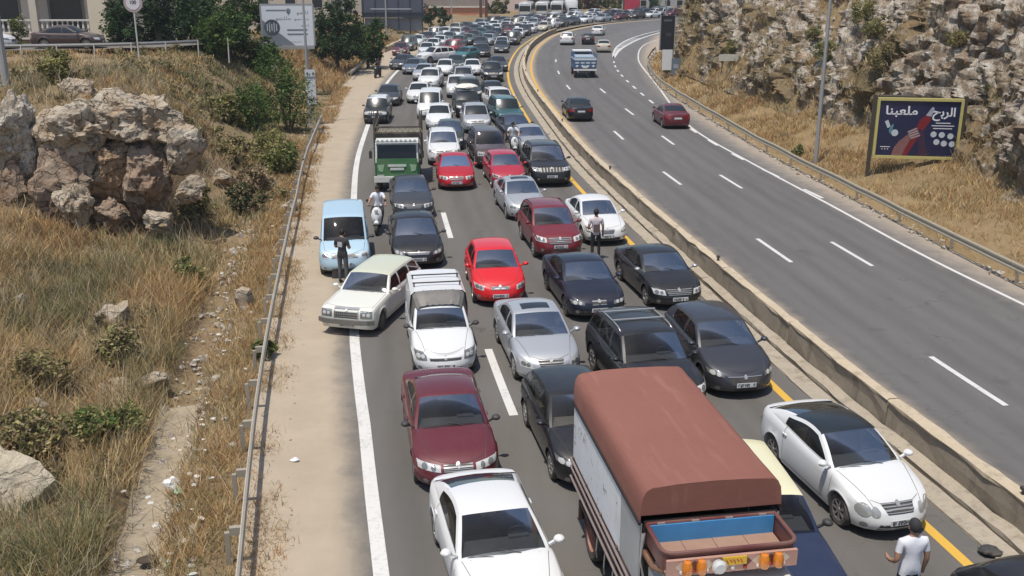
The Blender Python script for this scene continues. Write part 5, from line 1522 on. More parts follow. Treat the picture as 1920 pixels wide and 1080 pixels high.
        def defl():
            m = MB(); x0, x1 = s.X(2.15), s.xw - .02
            n = 15; V = []; F = []
            for k, t in enumerate(np.linspace(0, 1, 6)):
                for i in range(n):
                    u = -1 + 2 * i / (n - 1); z = lerp(zt - .0, S['zw'] + .05, t ** .8); w = lerp(hy - .02, .60, t)
                    V.append((lerp(x0, x1, t) + .0, u * w, z + (.022 if i % 2 else 0) - .10 * abs(u) ** 6))
            for k in range(5):
                for i in range(n - 1): F.append((k * n + i, k * n + i + 1, (k + 1) * n + i + 1, (k + 1) * n + i))
            m.add(V, F)
            for sd in (1, -1):
                e = [(lerp(x0, x1, t), sd * lerp(hy - .02, .60, t), lerp(zt, S['zw'] + .05, t ** .8) - .10) for t in np.linspace(0, 1, 6)]
                b = [(p[0], sd * (s.hw - .06), 1.02) for p in e]
                m.add(e + b, [(i, i + 1, i + 7, i + 6) for i in range(5)])
            return m.mesh(True, 25)
        part('defl', 'roof_deflector', defl, plain('grey_ribbed_plastic', (.10, .10, .10), .55, var=.2, dust=.3))
        for xx in (2.6, 3.35):
            x = s.X(xx)
            b = MB().box((x, 0, zt + .10), (.035, hy * 2 - .12, .03))
            for sd in (1, -1): b.box((x, sd * (hy - .10), zt + .05), (.05, .04, .10))
            b.build('roof_bar', BLACKP, root)
    return root
# ------------------------------------------------------------------ traffic (world positions in metres)
PW = {n: paint(n, c, m, dust=d) for n, c, m, d in [
    ('white', (.67, .67, .655), 0.0, 0.03), ('black', (.010, .010, .012), 0.03, 0.05), ('black2', (.016, .017, .018), 0.03, 0.07), ('blueblack', (.010, .013, .026), 0.1, 0.035),
    ('navy', (.012, .022, .060), 0.03, 0.05), ('navy2', (.022, .028, .042), 0.07, 0.06), ('silver', (.47, .48, .49), 0.44, 0.04), ('silver2', (.40, .41, .42), 0.4, 0.05), ('graphite', (.050, .052, .062), 0.4, 0.04),
    ('slate', (.035, .040, .048), 0.1, 0.07), ('maroon', (.115, .014, .022), 0.09, 0.05), ('maroon2', (.17, .012, .020), 0.1, 0.05), ('red', (.62, .012, .016), 0.0, 0.025), ('crimson', (.42, .010, .020), 0.03, 0.035),
    ('crimson2', (.40, .018, .040), 0.03, 0.045), ('cream', (.70, .69, .61), 0.0, 0.07), ('lightblue', (.40, .55, .64), 0.03, 0.04), ('brown', (.055, .034, .032), 0.07, 0.08), ('darkgreen2', (.028, .040, .036), 0.07, 0.07),
    ('teal', (.030, .105, .115), 0.1, 0.06), ('tealbright', (.045, .17, .19), 0.1, 0.05), ('bluegrey', (.10, .13, .17), 0.1, 0.06), ('beige', (.50, .46, .36), 0.07, 0.05), ('greygreen', (.10, .13, .12), 0.1, 0.075), ('pale', (.58, .60, .60), 0.07, 0.05)]}
GRP = 'cars stuck in the jam facing the bridge'
PLACED = []
def TC(kind, col, x, y, dh, label, cat, det, H=None, scale=.93, **k):
    s, o = s_off(x, y); PLACED.append((s, o, SPECS[kind]['L'] * scale))
    return make_car(kind, PW[col], (x, y), heading_at(s) + R(dh) if H is None else R(H), label, cat, GRP, det, scale=scale, **k)
def TR(kind, col, x, y, label, det):
    s, o = s_off(x, y); h = heading_at(s) + math.pi; L = SPECS[kind]['L'] * .93
    d = (math.sin(h), -math.cos(h))
    return make_car(kind, PW[col], (x + d[0] * L, y + d[1] * L), h, label, 'car', 'cars driving away on the open carriageway', det, rear_view=True, scale=.93)
TC('coupe', 'white', 0.15, 12.46, 4, 'white coupe with dark rear side glass in front, left of the red truck', 'car', 2, interior=TRIM, H=13.1, scale=0.926)
TC('sedan_rounded', 'maroon', -0.98, 16.93, 0, 'maroon sedan with yellowed headlights right behind the white coupe', 'car', 2, headm=LAMP, mirror=BLACKP, H=9.8, scale=0.922)
TC('van_small', 'white', -1.57, 22.48, -2, 'white panel van with two roof bars and a ribbed grey roof front', 'van', 2, mirror=BLACKP, wheelm=DARKALLOY, H=8.7, scale=0.919)
TC('sedan_silver', 'silver', 0.95, 22.05, 3, 'silver sedan with a dark sunroof beside the white panel van', 'car', 2, H=10.2, scale=0.931)
TC('hatch_long', 'black', 1.68, 17.01, 1, 'black hatchback squeezed between the maroon sedan and the red truck', 'car', 2, interior=TRIMB, H=10.9, scale=0.914)
TC('wagon_old', 'navy', 4.27, 12.75, -5, 'navy old car with a cream roof, half hidden behind the red truck', 'car', 2, roofm=paint('cream_roof',(.72,.68,.45)), gl=GL, mirror=BLACKP)
TC('coupe_panorama', 'white', 6.72, 15.37, 6, 'white coupe with a black glass roof beside the yellow line', 'car', 2, roofm=GLF, plate='G 409518', interior=TRIM, H=13.9, scale=0.92)
TC('hatch_long', 'graphite', 5.35, 21.34, 2, 'dark grey hatchback with a black mesh grille next to the median gutter', 'car', 2, wheelm=DARKALLOY, H=9.3, scale=0.922)
TC('suv', 'black', 3.52, 19.94, 2, 'black car with chrome roof bars directly behind the red truck', 'suv', 2, bars=True, H=12.0, scale=0.929)
TC('sedan_sport', 'blueblack', 2.45, 26.63, 5, 'blue-black sport sedan between the red hatchback and the black executive sedan', 'car', 2, wheelm=DARKALLOY, H=10.6, scale=0.931)
TC('sedan_executive', 'black', 4.84, 27.61, 10, 'glossy black executive sedan with chrome grille and mirrors near the median', 'car', 2, mirror=CHROME, H=11.7, scale=0.917)
TC('hatch', 'red', -0.32, 27.87, 0, 'bright red hatchback alone in the middle of the road', 'car', 2, H=7.0, scale=0.931)
TC('wagon_old', 'cream', -4.45, 25.6, -36, 'old cream station wagon with a greenish roof turned across the edge line', 'car', 2, roofm=paint('lichen_roof',(.56,.58,.44),dust=.2), wheelm=DARKALLOY, headm=LAMPD, H=-14.0, scale=0.88)
TC('van', 'lightblue', -5.3, 30.87, 1, 'light blue van with black roof seams on the hard shoulder', 'van', 2, mirror=BLACKP, H=9.1, scale=0.944)
TC('sedan_camry', 'black', -3.02, 31.68, 2, 'black sedan behind the cream wagon, silver badge on its nose', 'car', 2, mirror=BLACKP, H=9.0, scale=0.939)
TC('sedan', 'slate', -3.81, 38.49, 1, 'slate grey sedan between the black sedan and the green truck', 'car', 2, mirror=BLACKP, H=9.1, scale=0.925)
TC('suv_small', 'maroon2', 1.65, 32.73, 3, 'maroon estate car with roof rails behind the blue-black sedan', 'suv', 2, H=9.9, scale=0.929)
TC('sedan_small', 'white', 3.4, 34.63, 2, 'white sedan with dark swept headlights near the median wall', 'car', 2, H=9.6, scale=0.934)
TC('sedan_silver', 'silver', 0.66, 38.25, 4, 'silver sedan with a sunroof behind the maroon estate car', 'car', 2, H=10.2, scale=0.926)
TC('coupe', 'crimson', -2.42, 43.85, -2, 'crimson coupe with a star badge in the middle lane', 'car', 2, gl=GLD, H=5.9, scale=0.938)
TC('hatch', 'crimson2', -0.07, 44.12, 2, 'pinkish red hatchback with pale headlights behind the silver sedan', 'car', 2, H=9.4, scale=0.928)
TC('suv_jeep', 'black', 1.81, 44.57, 2, 'big black four-by-four with a chrome slotted grille by the median', 'suv', 2, H=7.5, scale=0.929)
TC('suv_small', 'white', -3.33, 49.62, -2, 'white crossover with a sunroof behind the crimson coupe', 'suv', 2, H=5.9, scale=0.928)
TC('suv_boxy', 'brown', -0.91, 48.88, 3, 'boxy dark brown four-by-four behind the pinkish red hatchback', 'suv', 2, gl=GLD, H=8.9, scale=0.932)
TC('sedan', 'silver2', 1.27, 52.46, 6, 'silver car next to the white scooter rider by the median', 'car', 2, H=10.3, scale=0.927)
TC('hatch', 'darkgreen2', -3.37, 53.94, -3, 'dark hatchback behind the white crossover', 'car', 2)
TC('hatch', 'white', -4.43, 60.95, -3, 'white hatchback with black fog lamps behind the dark hatchback', 'car', 1)
TC('van', 'white', -5.35, 65.41, -3, 'white van behind the white hatchback, ahead of a white saloon', 'van', 1)
TC('suv_small', 'silver', -2.01, 59.73, 2, 'silver crossover with a roof window in the middle lane', 'suv', 1)
TC('suv', 'black2', -2.77, 66.13, 3, 'black four-by-four carrying a white bundle on its roof', 'suv', 1)
TC('sedan', 'navy2', 0.54, 56.55, 7, 'navy car behind the silver car at the median', 'car', 2)
TC('suv_boxy', 'teal', 0.0, 62.01, 7, 'teal four-by-four along the median wall', 'suv', 1)
TC('suv', 'white', -0.5, 67.62, 7, 'white four-by-four behind the teal one at the median', 'suv', 1)
TC('hatch', 'black2', -1.16, 73.99, 5, 'black hatchback tail end of the median-side group, behind the white four-by-four', 'car', 1)
TC('suv_boxy', 'black2', -8.54, 63.55, -2, 'black pickup-nosed four-by-four with a white roof box on the edge line', 'suv', 1, roofm=PW['white'], scale=.86)
TC('sedan', 'slate', -8.79, 71.93, -2, 'slate sedan behind the black four-by-four on the edge line', 'car', 1)
TC('sedan', 'white', -6.82, 73.39, -4, 'white saloon half hidden left of the white van', 'car', 1)
TC('suv', 'white', -6.7, 81.62, -5, 'white four-by-four behind the white van', 'suv', 1)
TC('sedan', 'silver', -7.83, 88.31, -6, 'silver saloon behind the white four-by-four', 'car', 1)
TC('hatch', 'white', -6.12, 92.3, -2, 'white hatchback standing alone beside the dark green sedan', 'car', 1)
TC('sedan', 'white', -3.55, 92.76, 2, 'white saloon left of the black four-by-four', 'car', 1)
TC('suv_small', 'silver', -3.95, 83.48, 0, 'silver crossover in front of the white saloon', 'suv', 1)
TC('suv_small', 'white', -4.07, 76.48, 0, 'white crossover with round fog lamps behind the black pickup', 'suv', 1)
TC('suv', 'darkgreen2', -2.93, 73.99, 3, 'dark olive pickup-nosed car behind the roof bundle', 'suv', 1)
TC('suv', 'black', -1.54, 87.47, 4, 'black four-by-four with bright lamps at the inside of the bend', 'suv', 1)
TC('sedan', 'slate', -1.09, 96.15, 8, 'dark saloon right behind the black four-by-four at the bend', 'car', 1)
TC('sedan', 'slate', -11.11, 98.19, -16, 'dark saloon angled on the edge line, nose to the shoulder', 'car', 1)
TC('sedan', 'bluegrey', -9.36, 93.71, -10, 'blue-grey saloon beside the angled dark saloon', 'car', 1)
TC('suv', 'white', -9.52, 105.46, -48, 'white four-by-four turned sideways across the left lane', 'suv', 1, gl=GLF)
TC('sedan', 'darkgreen2', -5.45, 97.67, 0, 'dark green sedan beside the lone white hatchback', 'car', 1)
TC('suv_boxy', 'crimson2', -7.15, 113.85, -12, 'red four-by-four behind the sideways white one', 'suv', 0)
TC('hatch', 'tealbright', -5.64, 107.29, -25, 'teal hatchback angled beside the red four-by-four', 'car', 1)
TC('sedan_camry', 'black', -3.28, 111.8, 2, 'black saloon with a bright badge in the open gap of the jam', 'car', 1)
TC('hatch_long', 'black', 8.27, 9.54, 3, 'black car cut off by the lower right corner of the picture', 'car', 2, H=15)
TR('sedan', 'black', 4.41, 64.59, 'black sedan driving away on the open carriageway', 1)
TR('sedan', 'maroon', 10.07, 61.52, 'dark red sedan driving away near the edge line of the open carriageway', 1)
TR('suv', 'white', 6.78, 129.51, 'white pickup-like car farthest left on the open carriageway', 1)
TR('hatch', 'black', 9.5, 130.4, 'black hatchback ahead of the blue truck on the open carriageway', 1)
TR('sedan', 'white', 12.01, 147.58, 'white taxi-like saloon farthest along the open carriageway', 1)
TR('sedan', 'beige', 10.46, 118.2, 'beige saloon beside the slip road tip', 1)
# the far jam: queues along the bend, front cars first
QN = [(-1.75, 'queue along the median wall'), (-4.5, 'second queue from the median wall'), (-7.2, 'middle queue'), (-9.9, 'second queue from the sandy parapet'), (-12.6, 'queue along the sandy parapet')]
ORD = 'first second third fourth fifth sixth seventh eighth ninth tenth eleventh twelfth thirteenth fourteenth fifteenth sixteenth seventeenth eighteenth nineteenth twentieth twenty-first twenty-second twenty-third twenty-fourth twenty-fifth'.split()
CN = {'white': 'white', 'black2': 'black', 'slate': 'slate grey', 'darkgreen2': 'dark green', 'greygreen': 'grey-green', 'silver2': 'silver', 'navy2': 'dark blue', 'pale': 'pale grey', 'maroon': 'maroon', 'teal': 'teal', 'beige': 'beige', 'brown': 'brown', 'bluegrey': 'blue-grey'}
KN = {'sedan': 'saloon', 'hatch': 'hatchback', 'suv': 'four-by-four', 'suv_small': 'crossover', 'suv_boxy': 'boxy four-by-four', 'van': 'van', 'sedan_camry': 'large saloon', 'hatch_long': 'long hatchback'}
rq = random.Random(21)
for off, qn in QN:
    s = s_at_y(99 if off > -9 else 112) + rq.uniform(0, 3); k = 0
    while s < s_at_y(213) and k < 25:
        o = off + rq.uniform(-.35, .35) - (.10 * max(0, (s - 130) / 30))
        kind = rq.choice(['sedan', 'sedan', 'hatch', 'sedan_camry', 'suv', 'suv_small', 'suv_boxy', 'hatch_long', 'van', 'hatch'])
        L = SPECS[kind]['L'] * .93
        if all(not (abs(o - b) < 2.0 and -L - .5 < a - s < c + .0 + L * 0 + L) for a, b, c in [(a, b, c) for a, b, c in PLACED]):
            cn = rq.choice(['white', 'white', 'white', 'white', 'white', 'white', 'white', 'pale', 'pale', 'silver2', 'black2', 'slate', 'slate', 'darkgreen2', 'darkgreen2', 'greygreen', 'greygreen', 'silver2', 'silver2', 'navy2', 'bluegrey', 'maroon', 'teal', 'beige', 'brown'])
            p = axp(s, o)
            make_car(kind, PW[cn], (float(p[0]), float(p[1])), heading_at(s) + R(rq.uniform(-3, 3)), '%s %s, %s car back in the far %s' % (CN[cn], KN[kind], ORD[k], qn), 'van' if kind == 'van' else 'car', 'cars in the far queues of the jam', 0, scale=.93)
            PLACED.append((s, o, L)); k += 1
        s += L + rq.uniform(1.0, 2.3)
# ------------------------------------------------------------------ trucks and buses (local x forward, y left)
def truck_wheel(root, x, y, r=.46, w=.26):
    ty, _ = wheel_meshes('steel'); rm = wheel_meshes('steel')[1]
    o = obj('wheel', ty, RUBBER, root, (x, y, r), (0, 0, 0 if y > 0 else math.pi)); o.scale = (r, w / .6, r)
    obj('rim', rm, plain('truck_rim', (.30, .10, .08), .6, var=.3, dust=.3), o); return o
def bevel_box(d, r=.06, seg=2):
    bm = bmesh.new(); bmesh.ops.create_cube(bm, size=1); bmesh.ops.scale(bm, vec=d, verts=bm.verts)
    bmesh.ops.bevel(bm, geom=bm.edges, offset=r, segments=seg, affect='EDGES'); me = bpy.data.meshes.new('b'); bm.to_mesh(me); bm.free()
    me.polygons.foreach_set('use_smooth', [True] * len(me.polygons)); me.set_sharp_from_angle(angle=R(50)); return me

MAROON = plain('truck_maroon', (.115, .022, .022), .5, var=.2, scale=3, dust=.25)
def tarp_mat():
    t = NT('tarp_rust_red'); co = t.obj_coord(); n1 = t.noise(.8, 5, .6, co); n2 = t.noise(5, 6, .7, co); lay = t.obj_coord((.4, 3, 1)); n3 = t.noise(1.5, 4, .6, lay)
    c = t.mix(n1, (.20, .080, .060), (.25, .105, .080)); c = t.mix(t.math('MULTIPLY', n2, .35), c, (.29, .14, .11))
    c = t.mix(t.math('MULTIPLY', t.ramp(n3, [(.55, (0, 0, 0)), (.7, (1, 1, 1))]), .3), c, (.36, .19, .15))
    t.set(Base_Color=c, Roughness=.85, Specular_IOR_Level=.2); t.bump(t.math('ADD', n1, t.math('MULTIPLY', n2, .2)), .35, .06); return t.m
TARP = tarp_mat()
def panel_mat():
    t = NT('painted_side_panel'); co = t.obj_coord(); n1 = t.noise(1.3, 5, .65, co); n2 = t.noise(4.5, 6, .75, co); lay = t.obj_coord((1.2, 1, .35)); n3 = t.noise(2.2, 5, .7, lay)
    c = t.mix(n1, (.62, .63, .62), (.76, .77, .76)); c = t.mix(t.ramp(n2, [(.60, (0, 0, 0)), (.64, (1, 1, 1))]), c, (.16, .13, .11))
    c = t.mix(t.math('MULTIPLY', t.ramp(n3, [(.55, (0, 0, 0)), (.7, (1, 1, 1))]), .5), c, (.45, .43, .40))
    t.set(Base_Color=c, Roughness=.5); return t.m
PANELW = panel_mat()
BLUEP = plain('tray_blue', (.06, .27, .55), .45, var=.2, scale=4)
TANW = plain('tray_boards', (.42, .27, .19), .8, var=.2, scale=3)
BROWNM = plain('dark_brown_side', (.055, .028, .024), .5, var=.3, dust=.25)
tk = empty('tarp_truck', (2.70, 12.14, .004), -math.pi / 2 + R(9.4)); tk.scale = (.955,) * 3
tag(tk, 'old maroon truck with a rust-red tarpaulin top and white side panels, nearest in the jam', 'truck')
Wt = 1.02                                                   # half width
# tarpaulin shell: arched cross-section
sec = [(-Wt - .02, 2.46), (-Wt - .015, 2.74), (-Wt + .005, 2.88), (-Wt + .05, 2.97), (-Wt + .13, 3.02), (-.5, 3.045), (0, 3.055), (.5, 3.045), (Wt - .13, 3.02), (Wt - .05, 2.97), (Wt - .005, 2.88), (Wt + .015, 2.74), (Wt + .02, 2.46)]
xs_ = np.linspace(-4.25, .0, 24); V, F = [], []; n = len(sec)
for k, x in enumerate(xs_):
    sg = -.012 * abs(math.sin(k / 23 * math.pi * 4)) ** 2
    for (y, z) in sec: V.append((x, y, z + (sg if abs(y) < Wt - .1 else 0) + random.uniform(-.004, .004)))
for k in range(23):
    for i in range(n - 1): F.append((k * n + i, (k + 1) * n + i, (k + 1) * n + i + 1, k * n + i + 1))
obj('tarpaulin', mesh_from(V, F, True, 50), TARP, tk)
def flap(x, z0, name):
    pts = [(y, z) for y, z in sec if z > z0 - .3]; pts[0] = (pts[0][0], z0); pts[-1] = (pts[-1][0], z0)
    m = MB(); m.add([(x, y, z) for y, z in pts] + [(x + .015, y, z) for y, z in pts], [tuple(range(len(pts))), tuple(range(2 * len(pts) - 1, len(pts) - 1, -1))]); m.build(name, TARP, tk)
flap(-.012, 2.60, 'front_flap'); flap(-4.24, 2.3, 'rear_flap')
m = MB()
for sd in (1, -1): m.bar((-4.25, sd * (Wt + .03), 2.47), (.0, sd * (Wt + .03), 2.47), .03, .045)
m.build('tarpaulin_hem', plain('hem_black', (.02, .015, .015), .8), tk)
for sd in (1, -1):
    for x0, x1 in ((-4.2, -1.02), (-1.0, -.02)):
        o = MB().box(((x0 + x1) / 2, sd * Wt, 1.93), (x1 - x0, .03, 1.06)).build('side_panel', PANELW if x0 < -2 else plain('bare_tin', (.42, .43, .42), .45, .4, var=.2), tk)
        for k in range(6):
            x = lerp(x0, x1, (k + .5) / 6); MB().lathe([(.001, .0), (.018, .0), (.012, .012), (.001, .014)], 8, 'Y', (x, 0, 0)).build('rivet', STEEL, o, loc=(0, sd * (Wt + .012), 2.38), rot=(0, 0, 0 if sd > 0 else math.pi)) if k % 3 == 1 and sd < 0 and False else None
    MB().box((-2.1, sd * (Wt - .01), 1.16), (4.2, .06, .46)).build('side_board', BROWNM, tk)
    for z, r_ in ((1.38, .022), (1.22, .020), (1.02, .022)): MB().tube([(-4.2, sd * (Wt + .06), z), (-.05, sd * (Wt + .06), z)], r_, 8).build('side_rail', plain('rail_tube', (.34, .27, .24), .45, .4, var=.2), tk)
    for k in range(5): MB().box((-4.1 + k * 1.0, sd * (Wt + .035), 1.2), (.05, .03, .46)).build('rail_bracket', BROWNM, tk)
    MB().box((-3.0, sd * (Wt - .12), .80), (1.3, .30, .05)).box((-3.63, sd * (Wt - .12), .62), (.05, .3, .36)).build('mudguard', BROWNM, tk)
    for k in range(3): MB().tube([(-2.2 + k * .5, sd * (Wt + .05), .95), (-2.18 + k * .5, sd * (Wt + .07), .70), (-2.2 + k * .5, sd * (Wt + .05), .55)], .012, 6).build('hanging_chain', STEEL, tk)
MB().box((-2.1, 0, .98), (4.2, 1.9, .10)).build('bed_floor', BROWNM, tk)
MB().box((-.03, 0, 1.85), (.05, 1.96, 1.30)).build('headboard', plain('headboard_dark', (.03, .02, .018), .8), tk)
MB().box((-4.22, 0, 1.75), (.05, 1.98, 1.30)).build('tailgate', MAROON, tk)
MB().box((-1.2, .42, .66), (6.0, .10, .20)).box((-1.2, -.42, .66), (6.0, .10, .20)).build('chassis', BLACKP, tk)
for x in (-3.05, .95):
    for sd in (1, -1): truck_wheel(tk, x, sd * .84)
# cab
obj('cab_body', bevel_box((1.55, 1.90, 1.55), .10, 3), plain('cab_cream_white', (.66, .62, .56), .45, var=.08, dust=.15), tk, (.86, 0, 1.22))
MB().box((1.662, 0, 1.62), (.02, 1.62, .62)).build('windshield', GLD, tk)
for sd in (1, -1): MB().box((.95, sd * .955, 1.62), (.85, .02, .50)).build('side_window', GLD, tk)
MB().box((1.72, 0, .52), (.14, 1.94, .22)).build('bumper', CHROME, tk)
for sd in (1, -1): MB().lathe([(.001, .0), (.11, .0), (.12, -.03)], 14, 'X', (1.68, sd * .72, .92)).build('headlight', LAMP, tk)
MB().box((1.668, 0, .95), (.02, 1.0, .28)).build('grille', BLACKP, tk)
# roof tray above the cab
tray = empty('roof_tray', (.36, 0, 2.17), 0, tk)
def trim_loop(z, r_, x0=-.34, x1=.44, hy=.95, rc=.16):
    P = []
    for cx, cy, a0 in ((x1 - rc, hy - rc, 0), (x0 + .02, hy - .02, 90), (x0 + .02, -hy + .02, 180), (x1 - rc, -hy + rc, 270)):
        q = rc if a0 in (0, 270) else .02
        for a in np.linspace(0, 90, 5): P.append((cx + q * math.cos(R(a0 + a)), cy + q * math.sin(R(a0 + a)), z))
    P.append(P[0]); return P
MB().tube(trim_loop(.30, .03), .030, 8, False).build('tray_rim', MAROON, tray, True)
lo = trim_loop(.0, 0); hi = trim_loop(.29, 0); nn = len(lo)
MB().add(lo + hi, [(i, i + 1, nn + i + 1, nn + i) for i in range(nn - 1)]).build('tray_side', MAROON, tray)
MB().add([(p[0] * .985, p[1] * .985, p[2] + .0) for p in lo] + [(p[0] * .985, p[1] * .985, p[2]) for p in hi], [(nn + i, nn + i + 1, i + 1, i) for i in range(nn - 1)]).build('tray_lining', MAROON, tray)
MB().box((-.30, 0, .155), (.02, 1.84, .28)).build('tray_back_wall', BLUEP, tray)
for k in range(4): MB().box((.06, -.69 + k * .46, .005), (.74, .452, .03)).build('tray_board', plain('tray_boards_dark', (.33, .20, .14), .8, var=.25, scale=3), tray)
for k in range(4): MB().box((-.33, -.75 + k * .5, .305), (.06, .11, .035)).build('hinge', STEEL, tray)
# decorated lamp bar under the tray
bar = empty('lamp_bar', (.845, 0, 2.30), 0, tk)
MB().box((0, 0, -.02), (.05, 1.84, .24)).build('bar_panel', plain('bar_pink_brown', (.45, .26, .20), .5, var=.25, scale=5), bar)
for k in range(9):
    y = -.72 + k * .18; MB().add([(.028, y - .09, .0), (.028, y, .085), (.028, y + .09, .0), (.028, y, -.085)], [(0, 1, 2, 3)]).build('diamond', MAROON if k % 2 else plain('bar_cream', (.6, .5, .4), .5), bar)
MB().box((.03, .02, .03), (.03, .34, .12)).build('yellow_sign', plain('sign_ochre', (.62, .38, .03), .5, var=.15, scale=12), bar)
m = MB()
for k in range(5): m.bar((.048, .13 - k * .05, .0 + .02 * (k % 2)), (.048, .10 - k * .05, .055), .004, .014)
m.build('sign_lettering', plain('sign_red', (.40, .06, .02), .6), bar)
for y in (.62, .42, -.46, -.66): MB().lathe([(.001, .13), (.05, .115), (.072, .05), (.075, -.05), (.06, -.08), (.001, -.08)], 14, 'Z', (.09, y, .0)).build('beacon_lamp', AMBER, bar, True)
MB().lathe([(.001, .05), (.07, .045), (.105, .0), (.09, -.06), (.001, -.08)], 18, 'X', (.12, -.22, .0)).build('spot_lamp', LAMP, bar, True)
for k in range(9): MB().lathe([(.001, .02), (.025, .015), (.03, .0)], 10, 'X', (.03, -.72 + k * .18, -.085)).build('marker_lamp', REDLENS if k % 2 else LAMP, bar, True)
for sd in (1, -1):
    MB().tube([(.60, sd * .86, 2.08), (.45, sd * .97, 2.06), (.10, sd * .99, 2.08)], .045, 8).build('corner_tube', plain('copper_tube', (.50, .27, .16), .3, .8, var=.1), tk, True)
    MB().tube([(1.5, sd * .95, 1.75), (1.55, sd * 1.22, 1.72), (1.5, sd * 1.25, 1.45)], .014, 6).box((1.5, sd * 1.25, 1.5), (.05, .18, .32)).build('wing_mirror', BLACKP, tk)
    for k in range(3): MB().tube([(.05, sd * (.98 + .02 * k), 2.35), (.12 + .05 * k, sd * (1.05 + .02 * k), 2.0), (.10 + .1 * k, sd * 1.0, 1.6)], .010, 5).build('cable', STEEL, tk)

# ---- green cab-over truck with a stake body
GREENP = plain('cab_green', (.045, .17, .06), .45, var=.3, scale=5, dust=.2)
gs, go_ = s_off(-5.06, 44.0)
gt = empty('stake_truck', (-5.02, 43.75, .004), -math.pi / 2 + heading_at(gs) + R(-3)); tag(gt, 'green cab-over truck with a dark stake body and white bumper in the edge lane', 'truck')
obj('cab_body', bevel_box((1.45, 1.92, 1.15), .08, 2), GREENP, gt, (-.72, 0, .98))
# sloping front with windshield
MB().prism([(-.03, 1.30), (-.18, 2.12), (-1.40, 2.16), (-1.44, 1.30)], -.93, .93).build('cab_top', plain('cab_pillar_white', (.62, .64, .60), .5, var=.1), gt)
MB().add([(-.012, -.86, 1.36), (-.012, .86, 1.36), (-.148, .84, 2.06), (-.148, -.84, 2.06)], [(0, 1, 2, 3)]).build('windshield', GLD, gt)
for sd in (1, -1): MB().box((-.75, sd * .938, 1.72), (.85, .012, .55)).build('side_window', GLD, gt)
MB().box((-.10, 0, 2.22), (.22, 1.80, .08)).build('sun_visor', plain('cab_pillar_white', (.62, .64, .60), .5), gt)
for k in range(9): MB().lathe([(.001, .05), (.05, .04), (.055, 0)], 10, 'X', (-.02, -.8 + k * .2, 2.27)).build('roof_lamp', LAMP, gt, True)
MB().box((.03, 0, 1.18), (.02, .80, .10)).box((.03, 0, 1.03), (.02, .60, .10)).build('front_lettering', plain('lettering_white', (.62, .66, .58), .6), gt)
for sd in (1, -1):
    MB().add([(.02, sd * .55, 1.25), (.02, sd * .85, 1.2), (.02, sd * .80, .95), (.02, sd * .62, .9)], [(0, 1, 2, 3)]).build('painted_scroll', plain('scroll_pale', (.30, .45, .26), .6, var=.4, scale=14), gt)
    MB().box((.06, sd * .72, .70), (.06, .30, .16)).build('headlight', LAMP, gt)
    MB().tube([(-.15, sd * .96, 1.95), (.10, sd * 1.12, 1.9), (.10, sd * 1.12, 1.5)], .012, 6).box((.10, sd * 1.12, 1.68), (.04, .14, .32)).build('wing_mirror', BLACKP, gt)
MB().box((.05, 0, .58), (.14, 2.02, .24)).build('bumper', plain('bumper_white', (.66, .66, .62), .5, var=.1, dust=.2), gt)
MB().box((.13, 0, .56), (.02, .60, .12)).build('licence_plate', BLACKP, gt)
MB().box((-2.7, .4, .70), (5.0, .1, .18)).box((-2.7, -.4, .70), (5.0, .1, .18)).build('chassis', BLACKP, gt)
STAKE = plain('stake_dark', (.05, .042, .034), .8, var=.35, dust=.3)
MB().box((-3.35, 0, .98), (3.6, 2.04, .12)).build('bed_floor', STAKE, gt)
for sd in (1, -1):
    for z in (1.25, 1.65, 2.05, 2.45): MB().box((-3.35, sd * 1.02, z), (3.6, .04, .22)).build('side_slat', STAKE, gt)
    for k in range(6): MB().box((-1.6 - k * .7, sd * 1.05, 1.9), (.07, .05, 2.0)).build('stake', STAKE, gt)
for z in (1.3, 1.75, 2.2): MB().box((-1.58, 0, z), (.04, 2.0, .24)).build('head_slat', STAKE, gt)
MB().box((-1.55, 0, 2.62), (.05, 2.06, .07)).box((-1.55, 0, 2.36), (.05, 2.06, .06)).build('head_rail', STAKE, gt)
for k in range(8): y = -.88 + k * .25; MB().bar((-1.55, y, 2.38), (-1.55, y + .125, 2.60), .03).bar((-1.55, y + .125, 2.60), (-1.55, y + .25, 2.38), .03).build('lattice_bar', plain('lattice_yellow', (.50, .42, .22), .7, var=.3), gt)
MB().bar((-1.6, .98, 2.6), (-1.75, 1.02, 3.3), .06).build('upright_pole', STAKE, gt)
for x in (-.75, -3.9):
    for sd in (1, -1): truck_wheel(gt, x, sd * .82, .40, .24)

